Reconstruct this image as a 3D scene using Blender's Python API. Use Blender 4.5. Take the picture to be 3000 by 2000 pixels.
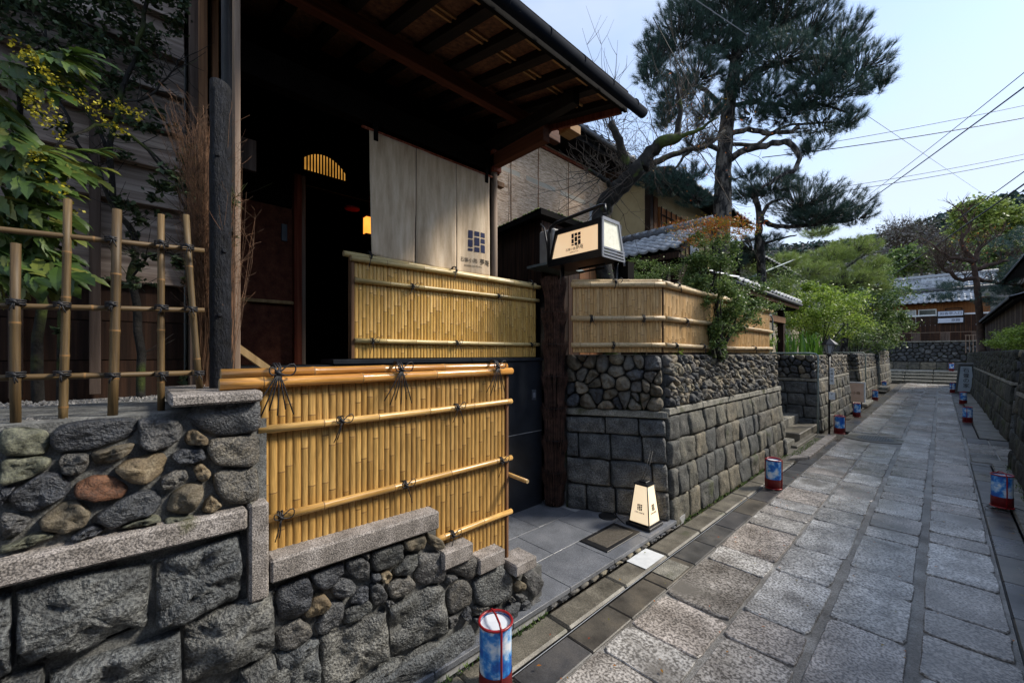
import bpy, math, random
import numpy as np
from mathutils import Vector, noise, Matrix
random.seed(7)
rng = np.random.default_rng(11)
scene = bpy.context.scene
for _o in list(bpy.data.objects):
    bpy.data.objects.remove(_o)

# ---------------------------------------------------------------- camera
cam_data = bpy.data.cameras.new("camera")
cam_data.sensor_width = 36.0
cam_data.lens = 36.0 * 925 / 2352
cam_data.shift_y = 28.0 / 2352
cam_data.clip_start = 0.05
cam_data.clip_end = 2000
camera = bpy.data.objects.new("camera", cam_data)
scene.collection.objects.link(camera)
camera.location = (0, 0, 1.65)
camera.rotation_euler = (math.radians(90), 0, math.radians(46.8))
scene.camera = camera

# ---------------------------------------------------------------- sky, sun, exposure
SUN_DIR = Vector((1.0, 1.35, 1.45)).normalized()      # towards the sun
SUN_ELEV = math.asin(SUN_DIR.z)
SUN_AZ = math.atan2(SUN_DIR.x, SUN_DIR.y)
world = bpy.data.worlds.new("World")
scene.world = world
world.use_nodes = True
wn = world.node_tree.nodes; wl = world.node_tree.links
wn.clear()
w_out = wn.new("ShaderNodeOutputWorld")
w_bg = wn.new("ShaderNodeBackground")
w_sky = wn.new("ShaderNodeTexSky")
w_sky.sky_type = 'NISHITA'
w_sky.sun_disc = False
w_sky.sun_elevation = SUN_ELEV
w_sky.sun_rotation = SUN_AZ
w_sky.air_density = 1.0
w_sky.dust_density = 0.3
w_tc = wn.new("ShaderNodeTexCoord")
w_map = wn.new("ShaderNodeMapping"); w_map.inputs['Scale'].default_value = (1.0, 1.0, 2.2)
w_noise = wn.new("ShaderNodeTexNoise"); w_noise.inputs['Scale'].default_value = 1.3
w_noise.inputs['Detail'].default_value = 5; w_noise.inputs['Roughness'].default_value = 0.5
w_ramp = wn.new("ShaderNodeValToRGB")
w_ramp.color_ramp.elements[0].position = 0.34; w_ramp.color_ramp.elements[0].color = (0.1, 0.1, 0.1, 1)
w_ramp.color_ramp.elements[1].position = 0.62; w_ramp.color_ramp.elements[1].color = (0.85, 0.85, 0.85, 1)
w_mix = wn.new("ShaderNodeMix"); w_mix.data_type = 'RGBA'
w_mix.inputs[7].default_value = (2.75, 3.1, 3.8, 1)
wl.new(w_tc.outputs['Generated'], w_map.inputs['Vector'])
wl.new(w_map.outputs['Vector'], w_noise.inputs['Vector'])
wl.new(w_noise.outputs['Fac'], w_ramp.inputs['Fac'])
wl.new(w_ramp.outputs['Color'], w_mix.inputs[0])
wl.new(w_sky.outputs['Color'], w_mix.inputs[6])
wl.new(w_mix.outputs[2], w_bg.inputs['Color'])
w_bg.inputs['Strength'].default_value = 0.12
wl.new(w_bg.outputs['Background'], w_out.inputs['Surface'])

sun_data = bpy.data.lights.new("sun", 'SUN')
sun_data.energy = 2.1
sun_data.angle = math.radians(12)
sun_data.color = (1.0, 0.93, 0.82)
sun = bpy.data.objects.new("sun", sun_data)
scene.collection.objects.link(sun)
sun.rotation_euler = (-SUN_DIR).to_track_quat('-Z', 'Y').to_euler()

scene.view_settings.view_transform = 'Standard'
scene.view_settings.look = 'None'
scene.view_settings.exposure = 1.28
scene.view_settings.gamma = 1.0
scene.view_settings.use_curve_mapping = False

# ---------------------------------------------------------------- helpers
OFF = {}
def setp(o, label=None, cat=None, group=None, kind=None):
    if label: o['label'] = label
    if cat: o['category'] = cat
    if group: o['group'] = group
    if kind: o['kind'] = kind
    return o
def thing(name, label, cat, loc=(0, 0, 0), group=None, kind=None):
    o = bpy.data.objects.new(name, None)
    o.empty_display_size = 0.2
    scene.collection.objects.link(o)
    o.location = loc
    OFF[o.name] = Vector(loc)
    return setp(o, label, cat, group, kind)
def place(name, me, parent=None, mats=None, loc=None):
    """link a mesh whose vertices are in world space; they are moved into the parent's (or loc's) space"""
    o = bpy.data.objects.new(name, me)
    scene.collection.objects.link(o)
    off = Vector((0, 0, 0))
    if parent is not None:
        o.parent = parent; off = OFF[parent.name]
    elif loc is not None:
        off = Vector(loc); o.location = off
    OFF[o.name] = off
    if off.length > 0: me.transform(Matrix.Translation(-off))
    if mats is not None:
        for m in (mats if isinstance(mats, (list, tuple)) else [mats]): me.materials.append(m)
    return o
class MB:
    def __init__(s): s.v = []; s.f = []; s.m = []; s.sm = []
    def add(s, vs, fs, mi=0, smooth=False):
        b = len(s.v); s.v += [tuple(v) for v in vs]
        for f in fs: s.f.append([b + i for i in f]); s.m.append(mi); s.sm.append(smooth)
        return s
    def box(s, a, b, mi=0, bev=0.0):
        x0, y0, z0 = [min(p, q) for p, q in zip(a, b)]; x1, y1, z1 = [max(p, q) for p, q in zip(a, b)]
        return s.hexa([(x0, y0, z0), (x1, y0, z0), (x1, y1, z0), (x0, y1, z0), (x0, y0, z1), (x1, y0, z1), (x1, y1, z1), (x0, y1, z1)], mi, bev)
    def hexa(s, p, mi=0, bev=0.0):
        fs = [(3, 2, 1, 0), (4, 5, 6, 7), (0, 1, 5, 4), (1, 2, 6, 5), (2, 3, 7, 6), (3, 0, 4, 7)]
        if bev <= 0: return s.add(p, fs, mi)
        # chamfered box: each corner becomes three points
        P = [Vector(q) for q in p]; nb = {}
        for f in fs:
            for k, i in enumerate(f):
                nb[(i, f)] = (f[k - 1], f[(k + 1) % 4])
        vs = []; idx = {}
        for f in fs:
            for i in f:
                a, b = nb[(i, f)]
                da = (P[a] - P[i]); db = (P[b] - P[i])
                q = P[i] + da.normalized() * min(bev, da.length * .4) + db.normalized() * min(bev, db.length * .4)
                idx[(i, f)] = len(vs); vs.append(q)
        out = [tuple(idx[(i, f)] for i in f) for f in fs]
        done = set()
        for f in fs:
            for k in range(4):
                i, j = f[k], f[(k + 1) % 4]
                if (j, i) in done or (i, j) in done: continue
                done.add((i, j))
                for g in fs:
                    if g is not f and i in g and j in g:
                        out.append((idx[(i, f)], idx[(i, g)], idx[(j, g)], idx[(j, f)]))
        for i in range(8):
            tri = [idx[(i, f)] for f in fs if i in f]
            n = (vs[tri[1]] - vs[tri[0]]).cross(vs[tri[2]] - vs[tri[0]])
            c = sum(P, Vector()) / 8
            if n.dot(P[i] - c) < 0: tri.reverse()
            out.append(tuple(tri))
        return s.add(vs, out, mi)
    def tube(s, pts, rad, n=8, mi=0, cap=True, smooth=True, mis=None):
        P = [Vector(p) for p in pts]; k = len(P)
        R = rad if isinstance(rad, (list, tuple)) else [rad] * k
        rings = []; up = None
        for i in range(k):
            t = (P[min(i + 1, k - 1)] - P[max(i - 1, 0)])
            if t.length < 1e-9: t = Vector((0, 0, 1))
            t.normalize()
            if up is None:
                up = Vector((0, 0, 1)) if abs(t.z) < .9 else Vector((1, 0, 0))
            a = t.cross(up)
            if a.length < 1e-6: a = t.cross(Vector((0.3, 1, 0.2)))
            a.normalize(); b = a.cross(t).normalized(); up = b
            rings.append([P[i] + (a * math.cos(2 * math.pi * j / n) + b * math.sin(2 * math.pi * j / n)) * R[i] for j in range(n)])
        base = len(s.v)
        for r in rings: s.v += [tuple(v) for v in r]
        for i in range(k - 1):
            for j in range(n):
                s.f.append([base + i * n + j, base + i * n + (j + 1) % n, base + (i + 1) * n + (j + 1) % n, base + (i + 1) * n + j])
                s.m.append(mis[i] if mis else mi); s.sm.append(smooth)
        if cap:
            s.f.append([base + j for j in range(n)][::-1]); s.m.append(mi); s.sm.append(False)
            s.f.append([base + (k - 1) * n + j for j in range(n)]); s.m.append(mi); s.sm.append(False)
        return s
    def quad(s, a, b, c, d, mi=0): return s.add([a, b, c, d], [(0, 1, 2, 3)], mi)
    def mesh(s, name):
        me = bpy.data.meshes.new(name)
        me.from_pydata(s.v, [], s.f)
        me.polygons.foreach_set('material_index', s.m)
        me.polygons.foreach_set('use_smooth', s.sm)
        me.update()
        return me
    def build(s, name, mats, parent=None, loc=None):
        return place(name, s.mesh(name), parent, mats, loc)
def np_mesh(name, V, nper, mat_idx=None, smooth=False):
    """V: (count*nper,3) array, one polygon of nper corners per item"""
    V = np.asarray(V, dtype=np.float32).reshape(-1, 3); n = len(V); cnt = n // nper
    me = bpy.data.meshes.new(name)
    me.vertices.add(n); me.vertices.foreach_set('co', V.ravel())
    me.loops.add(n); me.loops.foreach_set('vertex_index', np.arange(n, dtype=np.int32))
    me.polygons.add(cnt); me.polygons.foreach_set('loop_start', np.arange(0, n, nper, dtype=np.int32))
    if mat_idx is not None: me.polygons.foreach_set('material_index', np.asarray(mat_idx, dtype=np.int32))
    me.update(calc_edges=True); me.validate()
    return me
def fbm(p, sc=1.0, oct=3):
    v = 0; a = 1
    for k in range(oct):
        v += a * noise.noise(Vector(p) * sc * (2 ** k)); a *= .5
    return v

# ---------------------------------------------------------------- materials
def _ramp(nt, cols, interp='LINEAR'):
    r = nt.nodes.new("ShaderNodeValToRGB"); cr = r.color_ramp; cr.interpolation = interp
    while len(cr.elements) < len(cols): cr.elements.new(0.5)
    for i, c in enumerate(cols):
        cr.elements[i].position = c[0] if isinstance(c[0], (int, float)) and len(c) == 2 else i / max(1, len(cols) - (0 if interp == 'CONSTANT' else 1))
        col = c[1] if len(c) == 2 else c
        cr.elements[i].color = (*col, 1)
    return r
def mat(name, cols, rough=0.7, scale=8, stretch=(1, 1, 1), detail=6, bump=0.3, bdist=0.01, bscale=None, spread=(0.3, 0.7),
        objcols=None, objfac=0.6, island=None, spec=0.5, rough2=None, fine=None, emit=None, sheen=0, moss=None, trans=0, coat=0, vor=None):
    """procedural Principled material: noise-mixed colours, per-object tint, bump, optional fine grain, moss, island tint"""
    m = bpy.data.materials.new(name); m.use_nodes = True
    nt = m.node_tree; N = nt.nodes; L = nt.links
    b = N['Principled BSDF']
    tc = N.new("ShaderNodeTexCoord"); mp = N.new("ShaderNodeMapping"); mp.inputs['Scale'].default_value = stretch
    L.new(tc.outputs['Object'], mp.inputs['Vector'])
    oi = N.new("ShaderNodeObjectInfo")
    # shift the pattern per object so that alike pieces do not repeat
    add = N.new("ShaderNodeVectorMath"); add.operation = 'ADD'
    sc = N.new("ShaderNodeMath"); sc.operation = 'MULTIPLY'; sc.inputs[1].default_value = 37.0
    L.new(oi.outputs['Random'], sc.inputs[0])
    cmb = N.new("ShaderNodeCombineXYZ")
    L.new(sc.outputs[0], cmb.inputs[0]); L.new(sc.outputs[0], cmb.inputs[1]); L.new(sc.outputs[0], cmb.inputs[2])
    L.new(mp.outputs[0], add.inputs[0]); L.new(cmb.outputs[0], add.inputs[1])
    vec = add.outputs[0]
    n1 = N.new("ShaderNodeTexNoise"); n1.inputs['Scale'].default_value = scale; n1.inputs['Detail'].default_value = detail
    n1.inputs['Roughness'].default_value = 0.6
    L.new(vec, n1.inputs['Vector'])
    k = len(cols)
    stops = [(spread[0] + (spread[1] - spread[0]) * (i / max(1, k - 1)), c) for i, c in enumerate(cols)]
    r1 = _ramp(nt, stops); L.new(n1.outputs['Fac'], r1.inputs['Fac'])
    col = r1.outputs['Color']
    def mix(a, bb, fac, mode='MIX'):
        mx = N.new("ShaderNodeMix"); mx.data_type = 'RGBA'; mx.blend_type = mode
        if isinstance(fac, (int, float)): mx.inputs[0].default_value = fac
        else: L.new(fac, mx.inputs[0])
        for i, q in ((6, a), (7, bb)):
            if isinstance(q, tuple): mx.inputs[i].default_value = (*q, 1)
            else: L.new(q, mx.inputs[i])
        return mx.outputs[2]
    if objcols:
        ro = _ramp(nt, [(i / len(objcols), c) for i, c in enumerate(objcols)], 'CONSTANT'); L.new(oi.outputs['Random'], ro.inputs['Fac'])
        col = mix(col, ro.outputs['Color'], objfac, 'MULTIPLY' if objfac == 1 else 'MIX') if objfac < 1 else mix(col, ro.outputs['Color'], 1.0, 'MULTIPLY')
    if island:
        ge = N.new("ShaderNodeNewGeometry")
        ri = _ramp(nt, island); L.new(ge.outputs['Random Per Island'], ri.inputs['Fac'])
        col = mix(col, ri.outputs['Color'], 1.0, 'MULTIPLY')
    fn = None
    if fine:
        fn = N.new("ShaderNodeTexNoise"); fn.inputs['Scale'].default_value = fine[0]; fn.inputs['Detail'].default_value = 2
        L.new(vec, fn.inputs['Vector'])
        rf = _ramp(nt, [(0.38, fine[1]), (0.62, fine[2])]); L.new(fn.outputs['Fac'], rf.inputs['Fac'])
        col = mix(col, rf.outputs['Color'], 1.0, 'MULTIPLY')
    if moss:
        nm = N.new("ShaderNodeTexNoise"); nm.inputs['Scale'].default_value = moss[1]; nm.inputs['Detail'].default_value = 5
        L.new(tc.outputs['Object'], nm.inputs['Vector'])
        rm = _ramp(nt, [(moss[2], (0, 0, 0)), (moss[2] + 0.1, (1, 1, 1))]); L.new(nm.outputs['Fac'], rm.inputs['Fac'])
        col = mix(col, moss[0], rm.outputs['Color'])
    L.new(col, b.inputs['Base Color'])
    b.inputs['Roughness'].default_value = rough
    if rough2 is not None:
        rr = _ramp(nt, [(0.35, (rough,) * 3), (0.65, (rough2,) * 3)]); nz = N.new("ShaderNodeTexNoise")
        nz.inputs['Scale'].default_value = scale * .35; nz.inputs['Detail'].default_value = 4; L.new(vec, nz.inputs['Vector'])
        L.new(nz.outputs['Fac'], rr.inputs['Fac']); L.new(rr.outputs['Color'], b.inputs['Roughness'])
    b.inputs['Specular IOR Level'].default_value = spec
    if coat: b.inputs['Coat Weight'].default_value = coat; b.inputs['Coat Roughness'].default_value = .25
    if sheen: b.inputs['Sheen Weight'].default_value = sheen
    if trans:
        b.inputs['Transmission Weight'].default_value = 0
        b.inputs['Subsurface Weight'].default_value = trans
        b.inputs['Subsurface Radius'].default_value = (.02, .02, .01)
    if emit:
        L.new(col, b.inputs['Emission Color']); b.inputs['Emission Strength'].default_value = emit
    if bump:
        bn = N.new("ShaderNodeBump"); bn.inputs['Strength'].default_value = bump; bn.inputs['Distance'].default_value = bdist
        n2 = N.new("ShaderNodeTexNoise"); n2.inputs['Scale'].default_value = bscale or scale * 2; n2.inputs['Detail'].default_value = 8
        n2.inputs['Roughness'].default_value = 0.65
        L.new(vec, n2.inputs['Vector']); h = n2.outputs['Fac']
        if fn is not None:
            ma = N.new("ShaderNodeMath"); ma.operation = 'MULTIPLY_ADD'; ma.inputs[1].default_value = 0.35
            L.new(fn.outputs['Fac'], ma.inputs[0]); L.new(h, ma.inputs[2]); h = ma.outputs[0]
        L.new(h, bn.inputs['Height']); L.new(bn.outputs['Normal'], b.inputs['Normal'])
    return m

STONES = [(.05, .056, .065), (.08, .083, .086), (.042, .048, .062), (.105, .10, .09), (.065, .07, .078), (.034, .039, .05), (.09, .09, .09), (.12, .11, .09), (.056, .06, .059)]
m_stone = mat("rubble_stone", [(.25, .26, .28), (.75, .75, .76), (1.45, 1.4, 1.3)], .55, 11, bump=1, bdist=.02, bscale=24, objcols=STONES, objfac=1, fine=(120, (.5, .5, .52), (1.5, 1.47, 1.42)), rough2=.36, spec=.7)
m_stone_tan = mat("tan_stone", [(.07, .05, .03), (.17, .13, .08), (.27, .225, .155)], .75, 16, bump=.7, bdist=.01, bscale=34, fine=(150, (.75, .72, .68), (1.2, 1.2, 1.15)))
m_stone_brown = mat("brown_stone", [(.05, .045, .035), (.12, .10, .07), (.20, .17, .13)], .75, 12, bump=.7, bdist=.01, bscale=30, fine=(150, (.75, .72, .68), (1.2, 1.2, 1.15)))
m_stone_rust = mat("rust_stone", [(.025, .015, .01), (.10, .042, .02), (.15, .075, .04)], .75, 14, bump=.8, bdist=.012, bscale=30, fine=(150, (.7, .7, .7), (1.25, 1.2, 1.15)))
m_stone_green = mat("lichen_stone", [(.035, .037, .028), (.085, .087, .064), (.17, .17, .13)], .8, 22, bump=.6, bdist=.01, bscale=40, fine=(150, (.7, .7, .7), (1.3, 1.3, 1.2)))
m_stone_wallfar = mat("wall_pebble_stone", [(.5, .5, .5), (.9, .9, .88), (1.4, 1.35, 1.25)], .8, 10, bump=.6, bdist=.012, bscale=26,
                      objcols=[(.10, .095, .088), (.18, .16, .13), (.065, .068, .072), (.24, .21, .155), (.13, .12, .105), (.045, .047, .052), (.21, .175, .13), (.115, .105, .097)], objfac=1, fine=(120, (.75, .75, .75), (1.2, 1.2, 1.15)))
m_block = mat("rough_hewn_block", [(.25, .26, .27), (.8, .8, .78), (1.55, 1.5, 1.4)], .6, 7, bump=1, bdist=.03, bscale=16,
              objcols=[(.105, .11, .112), (.135, .135, .13), (.088, .095, .102), (.12, .122, .12)], objfac=1, fine=(95, (.42, .42, .43), (1.6, 1.6, 1.57)), rough2=.4, spec=.7)
m_block_far = mat("wall_block", [(.35, .36, .37), (.85, .85, .82), (1.4, 1.35, 1.25)], .8, 7, bump=.9, bdist=.02, bscale=18,
                  objcols=[(.115, .11, .095), (.155, .145, .12), (.08, .083, .084), (.125, .115, .10), (.095, .095, .092), (.18, .16, .125)], objfac=1, fine=(90, (.6, .6, .6), (1.3, 1.3, 1.25)), moss=((.05, .06, .022), 3.0, .62))
m_mortar = mat("mortar", [(.06, .06, .057), (.13, .13, .123), (.22, .22, .205)], .9, 20, bump=.6, bdist=.01, bscale=50, fine=(180, (.7, .7, .7), (1.2, 1.2, 1.2)), moss=((.04, .045, .02), 4.0, .66))
m_block_dark = mat("mossy_dark_block", [(.2, .21, .21), (.75, .75, .72), (1.5, 1.45, 1.3)], .8, 6, bump=1, bdist=.03, bscale=14, objcols=[(.05, .052, .046), (.075, .072, .06), (.038, .04, .04), (.09, .085, .07)], objfac=1, fine=(80, (.5, .5, .5), (1.4, 1.4, 1.35)), moss=((.04, .05, .014), 2.4, .56))
m_mortar_dark = mat("dark_mortar", [(.012, .012, .011), (.035, .035, .032), (.075, .075, .068)], .9, 20, bump=.6, bdist=.01, bscale=50, moss=((.035, .05, .012), 3.0, .55))
m_granite = mat("pink_granite", [(.15, .135, .12), (.27, .245, .222), (.40, .37, .345)], .8, 12, bump=.7, bdist=.006, bscale=90, fine=(210, (.35, .34, .34), (1.35, 1.32, 1.3)), moss=((.10, .10, .04), 5.0, .66))
m_granite_ledge = mat("ledge_granite", [(.11, .105, .09), (.22, .21, .18), (.33, .31, .27)], .82, 9, bump=.7, bdist=.006, bscale=60, fine=(120, (.55, .54, .52), (1.3, 1.3, 1.25)), moss=((.06, .065, .025), 4.0, .62))
m_tile_gray = mat("platform_granite_tile", [(.105, .112, .125), (.145, .153, .17), (.185, .193, .21)], .3, 5, bump=.15, bdist=.002, bscale=120, fine=(230, (.5, .5, .51), (1.45, 1.45, 1.45)), rough2=.5, objcols=[(.9, .9, .9), (1, 1, 1), (1.12, 1.12, 1.12)], objfac=1)
m_grout = mat("pale_grout", [(.28, .28, .28), (.4, .4, .4)], .9, 30, bump=0)
m_dark_granite = mat("dark_granite_panel", [(.010, .012, .016), (.018, .021, .027), (.026, .03, .036)], .3, 5, bump=.05, bdist=.001, fine=(260, (.7, .7, .7), (1.3, 1.3, 1.3)))
def bam(name, a, b, c, axis, rough=.42, dirt=None):
    st = [14, 14, 14]; st[axis] = .8
    return mat(name, [a, b, c], rough, 3, stretch=tuple(st), bump=.25, bdist=.002, bscale=8, spread=(.2, .8), fine=(16, (.78, .76, .72), (1.12, 1.12, 1.12)),
               objcols=[(.88, .86, .82), (1, 1, 1), (1.06, 1.04, .98), (.95, .92, .84), (1.02, .97, .86), (.8, .76, .68)], objfac=1, moss=dirt, coat=.0)
m_bam_front = bam("golden_split_bamboo", (.38, .215, .06), (.47, .28, .085), (.56, .36, .12), 2, .5)
m_bam_rail = bam("golden_bamboo_rail", (.50, .27, .07), (.66, .40, .13), (.78, .52, .22), 1, .3)
m_bam_cap = bam("varnished_bamboo_cap", (.40, .16, .035), (.58, .28, .07), (.72, .42, .15), 1, .22)
m_bam_upper = bam("yellow_split_bamboo", (.46, .255, .055), (.62, .375, .095), (.74, .49, .16), 2, .5)
m_bam_urail = bam("yellow_bamboo_rail", (.46, .33, .12), (.62, .47, .20), (.74, .60, .30), 1, .35)
m_bam_right = bam("tan_split_bamboo", (.42, .25, .10), (.60, .385, .17), (.72, .50, .25), 2, .55)
m_bam_rrail = bam("tan_bamboo_rail", (.42, .31, .17), (.56, .43, .26), (.66, .54, .36), 1, .5)
m_bam_old = bam("old_trellis_bamboo", (.05, .033, .013), (.11, .07, .026), (.18, .12, .048), 2, .6)
m_bam_oldh = bam("old_trellis_rail_bamboo", (.06, .038, .015), (.12, .076, .03), (.19, .125, .05), 1, .6)
m_bam_node = mat("bamboo_node_ring", [(.16, .08, .02), (.28, .15, .05)], .6, 30, bump=0)
m_bam_end = mat("bamboo_cut_end", [(.30, .20, .09), (.5, .38, .2)], .7, 30, bump=.1)
m_rope = mat("black_hemp_cord", [(.004, .004, .005), (.012, .012, .016)], .6, 60, bump=.3, bdist=.001)
def wood(name, a, b, c, axis, rough=.7, bumps=.5, obj=None):
    st = [16, 16, 16]; st[axis] = .7
    return mat(name, [a, b, c], rough, 2.2, stretch=tuple(st), bump=bumps, bdist=.003, bscale=5, spread=(.25, .75),
               objcols=obj or [(.8, .8, .8), (1, 1, 1), (1.15, 1.1, 1.05), (.9, .88, .86)], objfac=1, spec=.22)
m_plank = wood("weathered_grey_plank", (.08, .055, .042), (.23, .18, .148), (.46, .39, .335), 1)
m_trim_grey = wood("weathered_grey_post", (.03, .02, .016), (.10, .07, .055), (.17, .125, .10), 2)
m_trim_brown = wood("brown_cedar_post", (.06, .032, .016), (.19, .10, .05), (.32, .18, .09), 2)
m_trim_red = wood("red_brown_post", (.07, .014, .008), (.19, .045, .022), (.32, .11, .06), 2)
m_beam_red = wood("red_brown_beam", (.04, .010, .004), (.105, .028, .011), (.16, .05, .02), 1)
m_beam_redx = wood("red_brown_cross_beam", (.03, .009, .004), (.085, .028, .012), (.13, .045, .02), 0)
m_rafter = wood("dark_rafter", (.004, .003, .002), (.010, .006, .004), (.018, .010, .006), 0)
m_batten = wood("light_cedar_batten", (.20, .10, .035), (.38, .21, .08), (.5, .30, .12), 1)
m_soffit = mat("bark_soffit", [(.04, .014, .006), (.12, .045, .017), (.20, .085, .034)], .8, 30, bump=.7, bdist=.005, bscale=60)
m_post_pale = wood("pale_peeled_log", (.15, .10, .07), (.30, .22, .16), (.42, .33, .26), 2)
m_fresh = wood("fresh_cut_board", (.30, .19, .08), (.42, .28, .13), (.52, .36, .18), 2)
m_brownplank = wood("dark_brown_plank", (.008, .004, .0025), (.03, .014, .008), (.08, .038, .02), 2)
m_orangeplank = wood("orange_brown_plank", (.06, .022, .008), (.17, .07, .025), (.27, .13, .05), 2)
m_char = mat("charred_log", [(.0015, .0018, .003), (.005, .006, .010), (.014, .016, .022)], .7, 5, stretch=(9, 9, 3), bump=1, bdist=.02, bscale=10, spread=(.35, .65), spec=.3)
m_rust_wall = mat("reddish_earth_plaster", [(.09, .028, .015), (.16, .052, .028), (.22, .078, .042)], .95, 14, bump=.4, bdist=.003, bscale=120, fine=(200, (.7, .7, .7), (1.3, 1.2, 1.1)))
m_black = mat("black_shadow_wood", [(.0025, .002, .002), (.006, .005, .004)], .9, 8, bump=0, spec=.1)  # black timber; on the porch interior this colour also paints in the deep shade
m_blackmetal = mat("black_lacquered_metal", [(.006, .007, .009), (.012, .013, .016)], .38, 12, bump=.05)
m_gutter = mat("dark_blue_gutter", [(.005, .007, .012), (.009, .012, .019), (.010, .013, .020)], .8, 6, bump=.05, spec=.05)
m_pipe = mat("grey_downpipe", [(.045, .052, .065), (.075, .085, .10)], .4, 6, bump=.03)
m_steel = mat("grey_green_railing_steel", [(.13, .17, .16), (.24, .29, .28), (.33, .36, .35)], .45, 12, bump=.1, bdist=.001)
m_noren = mat("linen_noren_cloth", [(.40, .29, .18), (.56, .43, .29), (.70, .57, .41)], .95, 3, stretch=(1, 6, 1), detail=8, bump=.35, bdist=.002, bscale=60, fine=(260, (.85, .84, .82), (1.1, 1.1, 1.1)), sheen=.2)
m_navy = mat("navy_print", [(.006, .010, .045), (.012, .018, .07)], .9, 60, bump=0)
m_ink = mat("faded_ink", [(.03, .028, .028), (.10, .095, .09)], .9, 120, bump=0)
m_inkblack = mat("black_print", [(.004, .004, .004), (.008, .008, .008)], .8, 60, bump=0)
m_andon = mat("lit_warm_paper", [(.80, .62, .40), (.86, .70, .48)], .8, 5, bump=0, emit=.40)
m_signpaper = mat("lit_sign_panel", [(.86, .58, .33), (.90, .66, .42)], .6, 2.4, bump=0, emit=.34)
m_signside = mat("sign_side_panel", [(.62, .60, .47), (.78, .76, .62)], .7, 26, bump=.2, emit=.12)
m_greyframe = mat("grey_painted_frame", [(.16, .17, .19), (.22, .23, .26)], .45, 10, bump=.05)
m_amber = mat("amber_lamp_glass", [(1, .27, .03), (1, .40, .06)], .6, 5, bump=0, emit=.75)
m_amberdim = mat("amber_transom_paper", [(.45, .20, .03), (1, .48, .09)], .6, 5, bump=0, emit=.28)
m_red = mat("red_lacquer", [(.22, .006, .01), (.34, .012, .016)], .32, 20, bump=.03)
m_redcloth = mat("dark_red_band", [(.11, .004, .006), (.20, .01, .012)], .6, 20, bump=.1)
m_sky_paper = mat("blue_cloud_paper", [(.01, .10, .42), (.03, .24, .62), (.38, .54, .74), (.70, .74, .80)], .5, 9, detail=5, spread=(.42, .62), bump=0, trans=.2)
m_whitepaper = mat("white_paper", [(.55, .60, .68), (.72, .76, .80)], .6, 9, bump=0)
m_peach = mat("peach_signboard", [(.62, .40, .28), (.72, .50, .37)], .6, 9, bump=0)
m_white = mat("white_paint", [(.55, .57, .58), (.72, .74, .75)], .6, 14, bump=.1, bdist=.001)
m_lane = mat("lane_granite_slab", [(.19, .178, .165), (.38, .368, .35), (.62, .608, .59)], .34, 4, bump=.55, bdist=.006, bscale=40,
             objcols=[(.92, .86, .82), (1.02, 1.0, .97), (.90, .89, .87), (1.25, 1.24, 1.22), (.84, .80, .76), (1.08, 1.09, 1.1), (.70, .66, .62), (.97, .89, .83)], objfac=1, fine=(75, (.36, .35, .34), (1.4, 1.39, 1.38)), rough2=.18, moss=((.17, .155, .135), 1.3, .58))
m_joint = mat("lane_joint_mortar", [(.10, .09, .078), (.22, .205, .183), (.40, .385, .36)], .6, 3.5, bump=.7, bdist=.008, bscale=40, rough2=.3, fine=(120, (.65, .64, .62), (1.25, 1.25, 1.25)))
m_strip = mat("wet_gutter_slab", [(.04, .039, .038), (.08, .078, .075), (.135, .125, .11)], .45, 5, bump=.3, bdist=.003, bscale=60, fine=(200, (.75, .75, .75), (1.2, 1.2, 1.2)), rough2=.25, objcols=[(.8, .8, .85), (1, 1, 1), (1.15, 1.05, .9)], objfac=1)
m_kerb = mat("kerb_stone", [(.06, .053, .042), (.125, .112, .09), (.21, .19, .155)], .6, 6, bump=.5, bdist=.004, bscale=50, fine=(130, (.6, .6, .58), (1.25, 1.25, 1.2)), rough2=.4, moss=((.05, .055, .025), 3.5, .63))
m_gap = mat("dark_gutter_gap", [(.003, .003, .003), (.008, .008, .008)], .5, 30, bump=0)
m_ground = mat("bare_earth", [(.035, .03, .022), (.07, .06, .045), (.10, .09, .07)], .95, 4, bump=.6, bdist=.02, bscale=20)
m_iron = mat("cast_iron_cover", [(.05, .055, .06), (.10, .11, .115)], .45, 30, bump=.5, bdist=.003, bscale=60)
m_mat = mat("brown_coir_mat", [(.10, .085, .065), (.20, .175, .14)], .95, 60, bump=.8, bdist=.004, bscale=160)
m_rubber = mat("black_rubber", [(.004, .004, .005), (.01, .01, .012)], .5, 30, bump=.1)
m_yellow = mat("ochre_plaster", [(.36, .28, .15), (.46, .37, .21), (.50, .42, .26)], .95, 1.6, bump=.2, bdist=.003, bscale=60)
m_beige = mat("beige_plaster", [(.38, .32, .24), (.48, .42, .33)], .95, 2, bump=.2, bdist=.003, bscale=50)
m_lattice = wood("orange_cedar_lattice", (.15, .05, .015), (.33, .13, .045), (.45, .20, .07), 2)
m_blind = mat("pale_reed_blind", [(.44, .29, .18), (.66, .48, .33), (.84, .67, .50)], .9, 5, stretch=(1, 1.2, 16), bump=.5, bdist=.012, bscale=9, spread=(.4, .6), fine=(60, (.8, .78, .76), (1.15, 1.15, 1.15)))
m_glassgrey = mat("pale_window_glass", [(.25, .27, .29), (.42, .44, .46)], .2, 4, bump=0)
m_glassdark = mat("dark_window_glass", [(.015, .018, .02), (.05, .055, .06)], .12, 3, bump=0)
m_kawara = mat("silver_roof_tile", [(.20, .21, .23), (.36, .375, .395), (.50, .515, .54)], .36, 14, bump=.1, bdist=.002, objcols=[(.8, .8, .8), (1, 1, 1), (1.15, 1.15, 1.15), (.65, .66, .68)], objfac=1, rough2=.5)
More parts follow.
